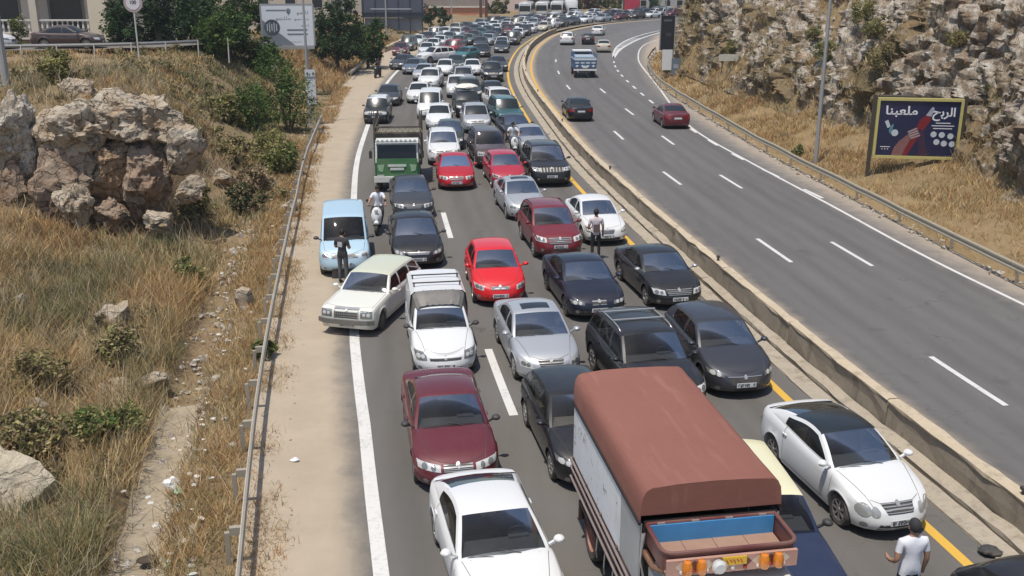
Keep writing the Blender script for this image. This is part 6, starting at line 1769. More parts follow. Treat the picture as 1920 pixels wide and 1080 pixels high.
# ---- blue and white truck driving away
bs, bo = s_off(6.46, 91.0)
bt = empty('painted_truck', (6.46, 91.0, .006), math.pi / 2 + heading_at(bs)); tag(bt, 'blue truck with a white patterned tailgate driving away on the open carriageway', 'truck')
BLUET = plain('truck_blue', (.05, .12, .24), .5, var=.25, scale=4, dust=.15)
WHT = plain('truck_white', (.72, .73, .73), .5, var=.08)
MB().box((.05, 0, 1.15), (.06, 1.98, .70)).build('tailgate', BLUET, bt)
for k in range(4):
    y = -.72 + k * .48
    MB().box((.012, y, 1.32), (.02, .34, .10)).build('white_panel', WHT, bt); MB().add([(.010, y - .15, 1.05), (.010, y, 1.16), (.010, y + .15, 1.05), (.010, y, .94)], [(0, 1, 2, 3)]).build('diamond', WHT, bt)
MB().box((.0, 0, .98), (.02, .46, .22)).build('licence_plate', PLATE, bt)
for sd in (1, -1):
    MB().box((1.55, sd * .97, 1.18), (3.0, .05, .76)).build('side_board', BLUET, bt)
    MB().box((1.55, sd * 1.0, 1.6), (3.0, .05, .06)).build('top_rail', WHT, bt)
    MB().box((.0, sd * .82, .78), (.03, .24, .10)).build('tail_light', REDLENS, bt)
    for k in range(4): MB().box((.12 + k * .95, sd * 1.0, 1.6), (.06, .06, .9)).build('stake', BLUET, bt)
    MB().box((3.9, sd * .90, 1.7), (.8, .02, .42)).build('side_window', GLF, bt)
MB().box((.03, 0, 1.62), (.05, 2.0, .10)).build('top_rail', WHT, bt); MB().box((.03, 0, .72), (.10, 2.04, .16)).build('bumper', WHT, bt)
MB().box((1.5, 0, .86), (3.0, 1.9, .10)).build('bed_floor', BLACKP, bt); MB().box((1.2, 0, .58), (2.4, .9, .3)).build('chassis', BLACKP, bt)
obj('cargo_cover', bevel_box((2.9, 1.9, .55), .12, 2), plain('cover_grey_blue', (.30, .36, .42), .8, var=.3, scale=3), bt, (1.55, 0, 1.55))
obj('cab_body', bevel_box((1.5, 1.82, 1.55), .10, 2), BLUET, bt, (3.95, 0, 1.30)); MB().box((3.85, 0, 2.10), (1.3, 1.70, .09)).build('cab_roof', WHT, bt)
MB().box((3.19, 0, 1.85), (.02, 1.3, .34)).build('rear_window', GLF, bt)
for x in (.85, 4.0):
    for sd in (1, -1): truck_wheel(bt, x, sd * .80, .38, .24)

# ---- buses and a box truck deep in the jam
def bus(x, y, label, col, W=2.3, H=2.9, L=8.0):
    b = empty('bus', (x, y, .004), -math.pi / 2 + R(-6)); tag(b, label, 'bus', 'buses in the far jam')
    obj('body', bevel_box((L, W, H - .45), .18, 3), col, b, (-L / 2, 0, .45 + (H - .45) / 2))
    MB().box((.012, 0, H * .62), (.02, W * .88, H * .34)).build('windshield', GLF, b)
    for sd in (1, -1):
        for k in range(5): MB().box((-1.1 - k * 1.35, sd * (W / 2 + .008), H * .64), (1.2, .014, H * .27)).build('side_window', GLF, b)
        MB().box((.015, sd * W * .36, .85), (.02, .30, .16)).build('headlight', LAMP, b)
        for wx in (-1.5, -L + 1.8): truck_wheel(b, wx, sd * (W / 2 - .15), .45, .28)
    MB().box((.03, 0, .62), (.08, W * .98, .22)).build('bumper', BLACKP, b)
for (x, y, lb, c) in [(2.4, 197, 'white bus in the far jam, left of the other two buses', 'pale'), (5.6, 200, 'white bus in the middle of the far bus trio', 'white'), (8.6, 203, 'white bus on the right of the far bus trio', 'white')]: bus(x, y, lb, PW[c])
s, o = s_off(11.8, 203); bx = empty('box_truck', (11.8, 203, .004), -math.pi / 2 + .05); tag(bx, 'box truck with a pale printed cargo box beside the far buses', 'truck')
obj('cargo_box', bevel_box((4.0, 2.2, 2.1), .05, 1), plain('box_pale', (.60, .60, .58), .6, var=.25, scale=1.5), bx, (-3.6, 0, 1.95)); obj('cab_body', bevel_box((1.5, 1.9, 1.4), .1, 2), PW['white'], bx, (-.75, 0, 1.15)); MB().box((.01, 0, 1.5), (.02, 1.6, .5)).build('windshield', GLF, bx)
for x in (-.8, -4.4):
    for sd in (1, -1): truck_wheel(bx, x, sd * .8, .4, .24)
# white bundle on the roof of the black four-by-four
def onroof(o_label):
    return next(o for o in bpy.data.objects if o.get('label', '').startswith(o_label))
r0 = onroof('black four-by-four carrying')
me = rock_mesh(91, 3, .75, .62, .20, .35, 5); o = obj('roof_bundle', me, plain('bundle_white', (.66, .63, .56), .8, var=.15), None, r0.matrix_basis @ Vector((-.25, 0, 1.92)), (0, 0, .3)); tag(o, 'white wrapped bundle lying on the black four-by-four', 'bundle')
# ------------------------------------------------------------------ people: one skinned surface per body, clothing by region
SKIN = plain('skin', (.36, .20, .13), .6, var=.1); HAIR = plain('hair_black', (.012, .010, .009), .7, var=.2)
def cloth(name, col): return plain('cloth_' + name, col, .9, var=.18, scale=7, bump=.3)
WTEE, DTEE, PTEE = cloth('white', (.70, .70, .73)), cloth('charcoal', (.045, .042, .045)), cloth('pale_pink', (.60, .52, .52))
JEAN, DJEAN, BTR = cloth('grey_trouser', (.10, .10, .10)), cloth('dark_trouser', (.025, .024, .026)), cloth('jean', (.06, .075, .11))
SHOE = plain('shoe_dark', (.03, .03, .03), .6)
def person(name, loc, rz, joints, label, mats, parent=None, hair=True, print_=None, cap=None):
    """joints: name -> (x,y,z,r); figure faces -y"""
    J = joints; names = list(J)
    bones = [('pel', 'sp1', 'shirt'), ('sp1', 'sp2', 'shirt'), ('sp2', 'ch', 'shirt'), ('ch', 'nk', 'shirt'), ('nk', 'hd0', 'skin'), ('hd0', 'hd1', 'skin'), ('hd1', 'hd2', 'skin')]
    for s in 'LR':
        bones += [('ch', 'sh' + s, 'shirt'), ('sh' + s, 'ua' + s, 'shirt'), ('ua' + s, 'el' + s, 'skin'), ('el' + s, 'fa' + s, 'skin'), ('fa' + s, 'wr' + s, 'skin'), ('wr' + s, 'pa' + s, 'skin'),
                  ('pel', 'hp' + s, 'trouser'), ('hp' + s, 'th' + s, 'trouser'), ('th' + s, 'kn' + s, 'trouser'), ('kn' + s, 'ca' + s, 'trouser'), ('ca' + s, 'an' + s, 'trouser'), ('an' + s, 'he' + s, 'shoe'), ('he' + s, 'to' + s, 'shoe')]
        bones += [('pa' + s, 'f%d%s' % (k, s), 'skin') for k in range(4)] + [('f%d%s' % (k, s), 'g%d%s' % (k, s), 'skin') for k in range(4)] + [('wr' + s, 't0' + s, 'skin'), ('t0' + s, 't1' + s, 'skin')]
    for s in 'LR':                                            # fingers curl from the palm
        w, p = Vector(J['wr' + s][:3]), Vector(J['pa' + s][:3]); d = (p - w).normalized()
        c = Vector(J.get('curl' + s, (0, -1, 0))[:3]).normalized(); a = d.cross(c).normalized()
        for k in range(4):
            b = p + a * (k - 1.5) * .021; ln = (.036, .042, .040, .032)[k]
            J['f%d%s' % (k, s)] = (*(b + d * ln), .0095); J['g%d%s' % (k, s)] = (*(b + d * ln + (d * .4 + c).normalized() * ln), .008)
        sg = 1 if s == 'L' else -1
        b = w + d * .03 - a * .030; J['t0' + s] = (*b, .012); J['t1' + s] = (*(b + d * .035 + c * .03 - a * .012), .010)
    J = {k: v for k, v in J.items() if not k.startswith('curl')}; names = list(J)
    me = bpy.data.meshes.new('person'); me.from_pydata([J[k][:3] for k in names], [(names.index(a), names.index(b)) for a, b, _ in bones], [])
    o = bpy.data.objects.new(name, me); COL.objects.link(o)
    md = o.modifiers.new('skin', 'SKIN'); md.use_smooth_shade = True
    for i, k in enumerate(names):
        r_ = J[k][3]; sv = me.skin_vertices[0].data[i]
        sv.radius = (r_, r_) if not isinstance(r_, tuple) else r_
        sv.use_root = (k == 'pel')
    o.modifiers.new('sub', 'SUBSURF').levels = 1
    dg = bpy.context.evaluated_depsgraph_get(); ev = o.evaluated_get(dg); nm = bpy.data.meshes.new_from_object(ev)
    o.modifiers.clear(); o.data = nm
    for k in ('skin', 'shirt', 'trouser', 'shoe'): nm.materials.append(mats.get(k, SKIN if k == 'skin' else SHOE))
    A = np.array([J[a][:3] for a, b, _ in bones]); B = np.array([J[b][:3] for a, b, _ in bones]); ty_ = [('skin', 'shirt', 'trouser', 'shoe').index(t) for _, _, t in bones]
    C = np.array([p.center[:] for p in nm.polygons]); AB = B - A
    t = np.clip(((C[:, None] - A) * AB).sum(-1) / (AB * AB).sum(-1), 0, 1); dist = np.linalg.norm(C[:, None] - (A + t[..., None] * AB), axis=-1)
    rad = np.array([min(np.mean(J[a][3]), np.mean(J[b][3])) for a, b, _ in bones]); idx = np.array(ty_)[(dist - rad).argmin(1)]
    if mats.get('shirt_z') is not None:                       # hem of the shirt hangs over the hips
        zc = C[:, 2]; idx = np.where((idx == 2) & (zc > mats['shirt_z']), 1, idx)
    nm.polygons.foreach_set('material_index', idx.astype(np.int32)); nm.polygons.foreach_set('use_smooth', [True] * len(nm.polygons)); nm.update()
    o.location = loc; o.rotation_euler = (0, 0, rz); tag(o, label, 'person')
    h1 = Vector(J['hd1'][:3]); up = (Vector(J['hd2'][:3]) - Vector(J['hd0'][:3])).normalized(); f = Vector(J.get('look', (0, -1, 0))[:3]) if 'look' in J else Vector((0, -1, 0)); f = (f - up * f.dot(up)).normalized(); sdv = f.cross(up)
    if hair:
        m = MB(); V = []; F = []; nu, nv = 14, 7
        for j in range(nv):
            th = j / (nv - 1) * math.pi * .62
            for i in range(nu):
                ph = 2 * math.pi * i / nu; low = .22 * max(0, -math.cos(ph)) if True else 0
                tt = th * (1 + .35 * (0.5 - .5 * math.cos(ph)) - .22 * (.5 + .5 * math.cos(ph)))
                p = h1 + up * (.022 + .118 * math.cos(tt)) + f * (.108 * math.sin(tt) * math.cos(ph) - .008) + sdv * (.088 * math.sin(tt) * math.sin(ph)); V.append(p)
        for j in range(nv - 1):
            for i in range(nu): F.append((j * nu + i, j * nu + (i + 1) % nu, (j + 1) * nu + (i + 1) % nu, (j + 1) * nu + i))
        m.add(V, F); m.build('hair' if not cap else 'cap', cap or HAIR, o, True, 80)
    m = MB(); e = h1 + f * .098
    for sd in (1, -1): m.box(e + sdv * .032 * sd + up * .005, (.022, .012, .010))
    m.build('eyes', INK, o); MB().box(e - up * .055, (.045, .012, .008)).build('mouth', plain('lip', (.25, .10, .08), .6), o)
    MB().add([e + up * .01, e - up * .03 + sdv * .014, e - up * .03 - sdv * .014, e - up * .026 + f * .022], [(0, 1, 3), (0, 3, 2), (1, 2, 3)]).build('nose', SKIN, o)
    for sd in (1, -1): MB().box(h1 + sdv * .083 * sd - up * .005, (.012, .03, .055)).build('ear', SKIN, o)
    if print_: MB().box(print_[0], print_[1]).build('shirt_print', print_[2], o)
    return o
def stand(**k):
    J = dict(pel=(0, 0, .95, (.150, .115)), sp1=(0, .0, 1.08, (.145, .110)), sp2=(0, .0, 1.22, (.150, .112)), ch=(0, .005, 1.36, (.165, .115)), nk=(0, .005, 1.48, .058), hd0=(0, -.01, 1.54, .060), hd1=(0, -.018, 1.63, (.078, .095)), hd2=(0, -.012, 1.70, (.066, .080)))
    for s, g in (('L', 1), ('R', -1)):
        J.update({'sh' + s: (g * .185, .005, 1.405, .072), 'ua' + s: (g * .215, .01, 1.28, .064), 'el' + s: (g * .235, .03, 1.12, .042), 'fa' + s: (g * .24, .0, 1.02, .040), 'wr' + s: (g * .245, -.04, .90, .027), 'pa' + s: (g * .245, -.06, .83, (.036, .018)),
                  'hp' + s: (g * .095, .0, .88, .095), 'th' + s: (g * .105, -.005, .70, .083), 'kn' + s: (g * .11, -.01, .49, .060), 'ca' + s: (g * .112, .015, .34, .058), 'an' + s: (g * .115, .03, .10, .042), 'he' + s: (g * .117, .03, .045, .042), 'to' + s: (g * .13, -.13, .035, .036)})
    J.update(k); return J
# man walking away, lower right: white T-shirt, dark cap
J = stand(elL=(.25, .05, 1.13, .044), faL=(.26, -.03, 1.06, .040), wrL=(.255, -.15, 1.02, .028), paL=(.25, -.22, 1.02, (.036, .018)), knL=(.12, -.10, .50, .06), caL=(.12, .0, .35, .058), anL=(.12, .06, .12, .042), heL=(.12, .07, .06, .042), toL=(.125, -.09, .045, .036))
person('person', (5.93, 13.12, .004), R(188), J, 'man in a white T-shirt and dark cap seen from behind, lower right corner', dict(shirt=WTEE, trouser=DJEAN, shirt_z=.86), cap=plain('cap_charcoal', (.03, .03, .032), .85))
# man beside the blue van looking at his phone
J = stand(elL=(.24, -.02, 1.14, .042), faL=(.20, -.14, 1.15, .038), wrL=(.13, -.25, 1.20, .027), paL=(.09, -.30, 1.23, (.036, .018)), elR=(-.24, -.02, 1.14, .042), faR=(-.20, -.14, 1.15, .038), wrR=(-.10, -.25, 1.20, .027), paR=(-.05, -.30, 1.23, (.036, .018)), hd0=(0, -.03, 1.53, .06), hd1=(0, -.06, 1.61, (.078, .095)), hd2=(0, -.085, 1.68, (.066, .08)))
pm_ = person('person', (-5.28, 30.35, .004), R(160), J, 'man in a dark T-shirt reading his phone by the blue van', dict(shirt=DTEE, trouser=JEAN, shirt_z=.84), print_=((0, .128, 1.28), (.16, .006, .16), cloth('print_pale', (.45, .45, .45))))
tag(obj('phone', bevel_box((.07, .012, .14), .004, 1), INK, None, pm_.matrix_basis @ Vector((.02, -.33, 1.27)), (.6, 0, R(160))), 'dark phone in the hands of the man by the blue van', 'phone')
# person standing before the white sedan
J = stand(elL=(.26, .03, 1.13, .042), faL=(.24, -.07, 1.07, .038), wrL=(.18, -.18, 1.06, .027), paL=(.13, -.22, 1.07, (.036, .018)))
person('person', (2.82, 33.0, .004), R(185), J, 'person in a pale top and black trousers standing before the white sedan', dict(shirt=PTEE, trouser=DJEAN), print_=((0, .128, 1.12), (.22, .006, .26), cloth('print_brown', (.16, .11, .10))))
# far pedestrian
person('person', (-11.2, 105.0, .004), R(170), stand(), 'dark-haired person standing at the shoulder bend beyond the motorbike', dict(shirt=cloth('grey', (.35, .33, .30)), trouser=JEAN))
# ---- scooters
def scooter(loc, rz, label, shell, name='scooter', far=False):
    b = empty(name, loc, rz); tag(b, label, 'scooter', 'two-wheelers threading the jam')
    ty, rm = wheel_meshes('five')
    for y in (-.62, .62):
        o = obj('wheel', ty, RUBBER, b, (0, y, .24), (0, 0, math.pi / 2)); o.scale = (.24, .18, .24); obj('rim', rm, DARKALLOY, o)
    # front apron: curved shield
    V, F = [], []; nu = 9
    prof = [(-.50, .38, .10), (-.56, .52, .17), (-.55, .70, .20), (-.50, .86, .17), (-.44, .96, .11), (-.40, 1.0, .05)]
    for (y, z, w) in prof:
        for i in range(nu):
            u = -1 + 2 * i / (nu - 1); V.append((u * w, y + .13 * u * u, z))
    for k in range(len(prof) - 1):
        for i in range(nu - 1): F.append((k * nu + i, k * nu + i + 1, (k + 1) * nu + i + 1, (k + 1) * nu + i))
    obj('front_apron', mesh_from(V, F, True), shell, b)
    MB().lathe([(.001, -.03), (.06, -.025), (.075, 0)], 12, 'Y', (0, -.53, .88)).build('headlight', LAMP, b, True)
    MB().prism([(-.10, .46), (-.07, .52), (.07, .52), (.10, .46)], -.82, -.44).build('front_mudguard', shell, b)
    for sd in (1, -1):
        MB().tube([(sd * .06, -.50, .62), (sd * .06, -.62, .26)], .025, 6).build('fork', BLACKP, b)
        MB().tube([(0, -.36, 1.02), (sd * .20, -.34, 1.04), (sd * .34, -.26, 1.02)], .016, 6).build('handlebar', BLACKP, b)
        MB().tube([(sd * .26, -.32, 1.04), (sd * .32, -.36, 1.22)], .007, 5).lathe([(.001, .0), (.055, .0), (.05, .02)], 10, 'Y', (sd * .33, -.37, 1.25)).build('mirror', BLACKP, b)
    MB().box((0, -.10, .30), (.30, .60, .06)).build('footboard', BLACKP, b)
    V, F = [], []; pr = [(.10, .32, .12, .62), (.30, .36, .15, .70), (.60, .42, .14, .74), (.86, .56, .08, .74)]
    for (y, z0, w, z1) in pr: V += [(-w, y, z0), (-w * .9, y, z1), (w * .9, y, z1), (w, y, z0)]
    for k in range(3):
        for i in range(4): F.append((k * 4 + i, k * 4 + (i + 1) % 4, (k + 1) * 4 + (i + 1) % 4, (k + 1) * 4 + i))
    F += [(0, 1, 2, 3), (15, 14, 13, 12)]; obj('rear_body', mesh_from(V, F), shell, b)
    obj('seat', bevel_box((.28, .70, .10), .04, 2), BLACKP, b, (0, .46, .77))
    return b
def ride(**k):
    J = dict(pel=(0, .36, .90, (.15, .12)), sp1=(0, .35, 1.02, (.150, .125)), sp2=(0, .33, 1.15, (.155, .125)), ch=(0, .31, 1.29, (.165, .115)), nk=(0, .29, 1.41, .058), hd0=(0, .27, 1.47, .06), hd1=(0, .26, 1.56, (.078, .095)), hd2=(0, .265, 1.63, (.066, .08)))
    for s, g in (('L', 1), ('R', -1)):
        J.update({'sh' + s: (g * .185, .30, 1.335, .072), 'ua' + s: (g * .24, .22, 1.24, .062), 'el' + s: (g * .30, .06, 1.12, .042), 'fa' + s: (g * .31, -.06, 1.09, .038), 'wr' + s: (g * .31, -.18, 1.06, .027), 'pa' + s: (g * .31, -.25, 1.055, (.036, .018)), 'curl' + s: (0, -.3, -1, 0),
                  'hp' + s: (g * .11, .30, .86, .095), 'th' + s: (g * .16, .12, .85, .085), 'kn' + s: (g * .20, -.10, .80, .062), 'ca' + s: (g * .18, -.08, .60, .058), 'an' + s: (g * .15, -.08, .42, .042), 'he' + s: (g * .15, -.06, .375, .04), 'to' + s: (g * .16, -.22, .365, .034)})
    J.update(k); return J
s1 = scooter((-5.02, 36.9, .004), R(2), 'white scooter beside the black sedan, ridden towards the bridge', plain('scooter_white', (.74, .74, .72), .3, var=.05))
person('person', (-5.02, 36.9, .004), R(2), ride(), 'heavy man in a white T-shirt riding the white scooter', dict(shirt=WTEE, trouser=DJEAN, shirt_z=.93))
s2 = scooter((.08, 53.0, .004), R(8), 'pale scooter squeezing between the brown four-by-four and the silver car', plain('scooter_white', (.74, .74, .72), .3))
person('person', (.08, 53.0, .004), R(8), ride(), 'rider in a white top on the pale scooter near the median', dict(shirt=cloth('white2', (.62, .64, .66)), trouser=BTR, shirt_z=.93))
s3 = scooter((-11.95, 91.6, .004), R(-12), 'dark motorbike coming down the dusty hard shoulder', plain('bike_dark', (.03, .028, .026), .5), 'motorbike')
person('person', (-11.95, 91.6, .004), R(-12), ride(), 'rider in dark clothes on the motorbike', dict(shirt=DTEE, trouser=DJEAN, shirt_z=.93))
# ------------------------------------------------------------------ signs, poles, billboards
POLEM = plain('pole_grey', (.40, .40, .40), .5, .4, var=.12, dust=.2)
def lamp_post(loc, h, label, arm=(-1.6, 0), r=.11):
    b = empty('lamp_post', loc); tag(b, label, 'lamp post', 'street lamp posts')
    MB().tube([(0, 0, -.3), (0, 0, h * .5), (0, 0, h)], [r, r * .8, r * .55], 10).build('pole', POLEM, b, True)
    MB().box((0, 0, .04), (r * 3.2, r * 3.2, .08)).build('base_plate', POLEM, b)
    MB().tube([(0, 0, h - .05), (arm[0] * .5, arm[1] * .5, h + .35), (arm[0], arm[1], h + .4)], r * .35, 8).build('arm', POLEM, b, True)
    MB().box((arm[0], arm[1], h + .38), (.55, .22, .12)).build('lamp_head', POLEM, b); return b
def zr_at(s, d): return float(pos_r(np.array([s]), np.array([d]))[0][2])
p = pos_r(np.array([s_at_y(49.5)]), np.array([.55]))[0]
lamp_post((14.95, 49.4, float(p[2])), 10.5, 'tall grey lamp post on the verge below the cliff', (-2, -.3))
sgn = lamp_post((-12.60, 63.4, onl(-12.60, 63.4)), 10.0, 'grey lamp post behind the bend of the left guard rail', (2, 0), .10)
lamp_post((-19.45, 39.5, onl(-19.45, 39.5)), 9.0, 'thick lamp post at the left picture edge above the rocks', (1.5, 0), .15)
lamp_post((-16.0, 133, .6), 9.5, 'far lamp post before the dark billboard frame', (1.8, 0), .12)
lamp_post((-9.9, 172, .3), 9.5, 'far lamp post beside the sandy parapet', (1.8, 0), .12)
p = pos_r(np.array([s_at_y(112)]), np.array([1.2]))[0]; lamp_post(tuple(p), 10, 'far lamp post at the slip road bend', (-1.8, 0), .10)
# white back of a road sign beside the left lamp post
b = empty('road_sign', (-12.42, 63.3, onl(-12.42, 63.3))); tag(b, 'white sign board seen from behind, beside the lamp post at the guard rail bend', 'sign')
MB().box((0, 0, 2.35), (.62, .03, 2.15)).build('board', plain('sign_back_white', (.62, .64, .66), .5, var=.08), b)
for z in (1.7, 3.0): MB().box((0, -.03, z), (.66, .03, .06)).build('bracket', POLEM, b)
for x in (-.16, .20): MB().lathe([(.001, -.02), (.07, -.02), (.07, .0)], 12, 'Y', (x, -.02, 3.2)).build('disc', plain('disc_dark', (.12, .13, .13), .6), b)
for x in (-.2, .2): MB().tube([(x, .02, -.3), (x, .02, 2.3)], .03, 6).build('post', POLEM, b)

def text_mesh(txt, size, ext=.0, bold=0.0):
    cu = bpy.data.curves.new('t', 'FONT'); cu.body = txt; cu.size = size; cu.align_x = 'CENTER'; cu.align_y = 'CENTER'; cu.offset = bold; cu.resolution_u = 3
    o = bpy.data.objects.new('t', cu); COL.objects.link(o); dg = bpy.context.evaluated_depsgraph_get(); me = bpy.data.meshes.new_from_object(o.evaluated_get(dg)); bpy.data.objects.remove(o); return me
def lettering(txt, size, parent, x, z, mat, y=-.02, name='lettering', bold=0.0, width=None):
    me = text_mesh(txt, size, 0, bold); o = obj(name, me, mat, parent, (x, y, z), (math.pi / 2, 0, 0))
    if width and me.vertices:
        w = max(v.co.x for v in me.vertices) - min(v.co.x for v in me.vertices)
        if w > 0: o.scale = (width / w, 1, 1)
    return o
# Arabic in presentation forms, left-to-right visual order
AR1 = '\ufe8e\ufee8\ufe92\ufecc\ufee0\ufee3'          # mal'abna
AR2 = '\ufea2\ufe91\ufeae\ufedf\ufe8d'                # ar-ribh
INKW = simple('print_white', (.74, .75, .78), .5)
# dark billboard below the cliff (faces the road, turned slightly)
zb = 1.0
bb = empty('billboard', (18.0, 45.0, .35), R(-9)); tag(bb, 'dark blue soft-drink billboard in a yellow frame below the cliff', 'billboard')
def bill_mat():
    t = NT('billboard_print'); co = t.obj_coord(); sx = t.new('ShaderNodeSeparateXYZ'); t.link(co, sx.inputs[0])
    n = t.noise(1.2, 4, .6, co); c = t.mix(n, (.010, .013, .045), (.018, .024, .085)); t.set(Base_Color=c, Roughness=.35, Coat_Weight=.3); return t.m
FY = plain('frame_yellow', (.52, .46, .16), .5, var=.15, dust=.2); FD = plain('frame_dark', (.06, .05, .035), .6, var=.2)
MB().box((0, 0, 2.25), (3.42, .10, 2.50)).build('poster', bill_mat(), bb)
for z in (.97, 3.53): MB().box((0, -.02, z), (3.62, .18, .12)).build('frame_bar', FY, bb)
for x in (-1.76, 1.76): MB().box((x, -.02, 2.25), (.12, .18, 2.44)).build('frame_side', FY, bb)
MB().box((-1.92, .05, 1.7), (.16, .16, 4.0)).build('post', FD, bb); MB().box((1.90, .05, 1.7), (.16, .16, 4.0)).build('post', FD, bb)
MB().box((-.9, .35, 3.62), (1.6, .5, .06)).build('lamp_shelf', FD, bb)
lettering(AR1, .52, bb, -.75, 3.02, INKW, -.056, bold=.012, width=1.35); lettering(AR2, .52, bb, 1.05, 2.98, INKW, -.056, bold=.012, width=.95)
for k, (z, w) in enumerate(((2.52, .62), (2.40, .95), (2.28, .80))): MB().box((1.05, -.056, z), (w, .006, .035)).build('small_print', INKW, bb)
MB().box((-1.3, -.056, 1.42), (.42, .006, .03)).build('small_print', INKW, bb)
for k in range(3): MB().lathe([(.001, -.004), (.025, -.004)], 8, 'Y', (-1.42 + k * .12, -.056, 1.32)).build('small_print', INKW, bb)
def card(pts, name, mat, dy=-.056): MB().add([(x, dy, z) for x, z in pts], [tuple(range(len(pts)))]).build(name, mat, bb)
SODA = plain('print_red', (.19, .018, .028), .4, var=.35, scale=6); HAND = plain('print_hand', (.22, .105, .10), .5, var=.5, scale=7); GLS = plain('print_bottle_neck', (.36, .38, .46), .4, var=.3, scale=8)
card([(-.62, 1.05), (-.34, 1.05), (.16, 2.05), (.52, 2.62), (.50, 2.80), (.30, 2.86), (.06, 2.66), (-.10, 2.2)], 'printed_bottle', SODA, -.056)
card([(.28, 2.84), (.52, 2.80), (.62, 3.10), (.58, 3.22), (.50, 3.20)], 'printed_bottle_neck', GLS, -.058)
card([(-1.0, 1.04), (-.55, 1.04), (-.40, 1.45), (-.20, 1.9), (-.38, 2.0), (-.72, 1.7), (-.92, 1.4)], 'printed_hand', HAND, -.060)
card([(.10, 1.04), (.66, 1.04), (.40, 1.5), (.34, 2.0), (.16, 2.24), (-.05, 2.2), (.05, 1.8), (.12, 1.4)], 'printed_hand', plain('print_hand_dark', (.05, .022, .05), .5, var=.4, scale=6), -.060)
for k in range(4): card([(-.42 + k * .05, 1.98 - k * .09 + .14), (-.06 + k * .06, 2.16 - k * .10 + .14), (.0 + k * .05, 2.10 - k * .10 + .14), (-.38 + k * .05, 1.92 - k * .09 + .14)], 'printed_finger', plain('print_finger', (.40, .29, .30), .5, var=.3, scale=9), -.064)
for x, z in ((.70, 2.02), (1.05, 2.0), (1.42, 1.95), (.86, 1.68), (1.18, 1.62), (1.52, 1.60)): MB().lathe([(.001, -.008), (.13, -.008), (.13, .0)], 14, 'Y', (x, -.056, z)).build('printed_badge', plain('print_badge', (.50, .56, .60), .5, var=.4, scale=14), bb)
MB().lathe([(.001, -.008), (.15, -.008), (.15, .0)], 14, 'Y', (-.95, -.056, 2.05)).build('printed_badge', plain('print_badge', (.50, .56, .60), .5), bb)
card([(-1.42, 2.55), (-1.28, 2.62), (-1.16, 2.32), (-1.28, 2.25)], 'printed_badge', plain('print_badge', (.50, .56, .60), .5)); card([(-1.22, 2.15), (-1.12, 2.4), (-1.02, 2.45), (-1.06, 2.2), (-1.15, 1.98)], 'printed_badge', plain('print_teal', (.10, .25, .30), .5))
# white development billboard, upper left
wb = empty('billboard', (-16.75, 78, onl(-16.75, 78)), R(4)); zb = 3.75 - onl(-16.75, 78); tag(wb, 'white property billboard with grey print above the green bushes', 'billboard')
WB = plain('poster_white', (.70, .72, .74), .5, var=.06); GP = plain('print_grey', (.20, .22, .25), .5, var=.15)
MB().box((0, 0, zb + 1.5), (3.75, .10, 2.95)).build('poster', WB, wb); MB().box((0, .02, zb + 3.0), (3.9, .16, .1)).build('frame_bar', POLEM, wb); MB().box((0, -.02, zb - .12), (3.8, .3, .22)).build('catwalk', POLEM, wb)
for x in (-1.93, 1.93): MB().box((x, 0, zb + 1.5), (.1, .14, 2.95)).build('frame_side', POLEM, wb)
for x in (-1.3, 1.3): MB().tube([(x, .12, -.4), (x, .12, zb + 2)], .09, 8).build('post', POLEM, wb)
for x, z, w, h_ in ((-.8, 2.58, 1.45, .10), (-.3, 2.0, 1.1, .16), (1.15, 2.42, .9, .16), (1.05, 1.95, 1.1, .10), (1.3, 1.50, .6, .10), (.7, 1.16, 1.5, .12), (.7, .85, 1.5, .12), (.55, .30, .9, .06)):
    if w < 1.4: lettering('\ufeee\ufee4\ufee8\ufe8e\ufee0\ufee3'[:int(2 + w * 4)], h_ * 2.2, wb, x, zb + z, GP, -.056, width=w)
    else: MB().box((x, -.054, zb + z), (w, .006, h_)).build('print_bar', GP, wb)
MB().lathe([(.001, -.006), (.17, -.006), (.17, .0)], 14, 'Y', (.12, -.054, zb + 2.55)).build('print_logo', GP, wb); MB().add([(-.03, -.06, zb + 2.45), (.27, -.06, zb + 2.45), (.12, -.06, zb + 2.22)], [(0, 1, 2)]).build('print_logo', GP, wb)
MB().lathe([(.001, -.006), (.58, -.006), (.58, .0)], 26, 'Y', (-1.15, -.056, zb + 1.35)).build('print_photo', plain('photo_dark', (.07, .085, .10), .5, var=.5, scale=5), wb)
for k in range(5): MB().box((-1.5 + k * .17, -.066, zb + 1.35), (.07, .004, .5 + .2 * (k % 2))).build('print_tower', plain('photo_pale', (.5, .53, .56), .5), wb)
MB().add([(-1.86, -.054, zb + 1.9), (-1.86, -.054, zb + .6), (-.9, -.054, zb + .04), (.5, -.054, zb + .04)], [(0, 1, 2, 3)]).build('print_wedge', GP, wb)
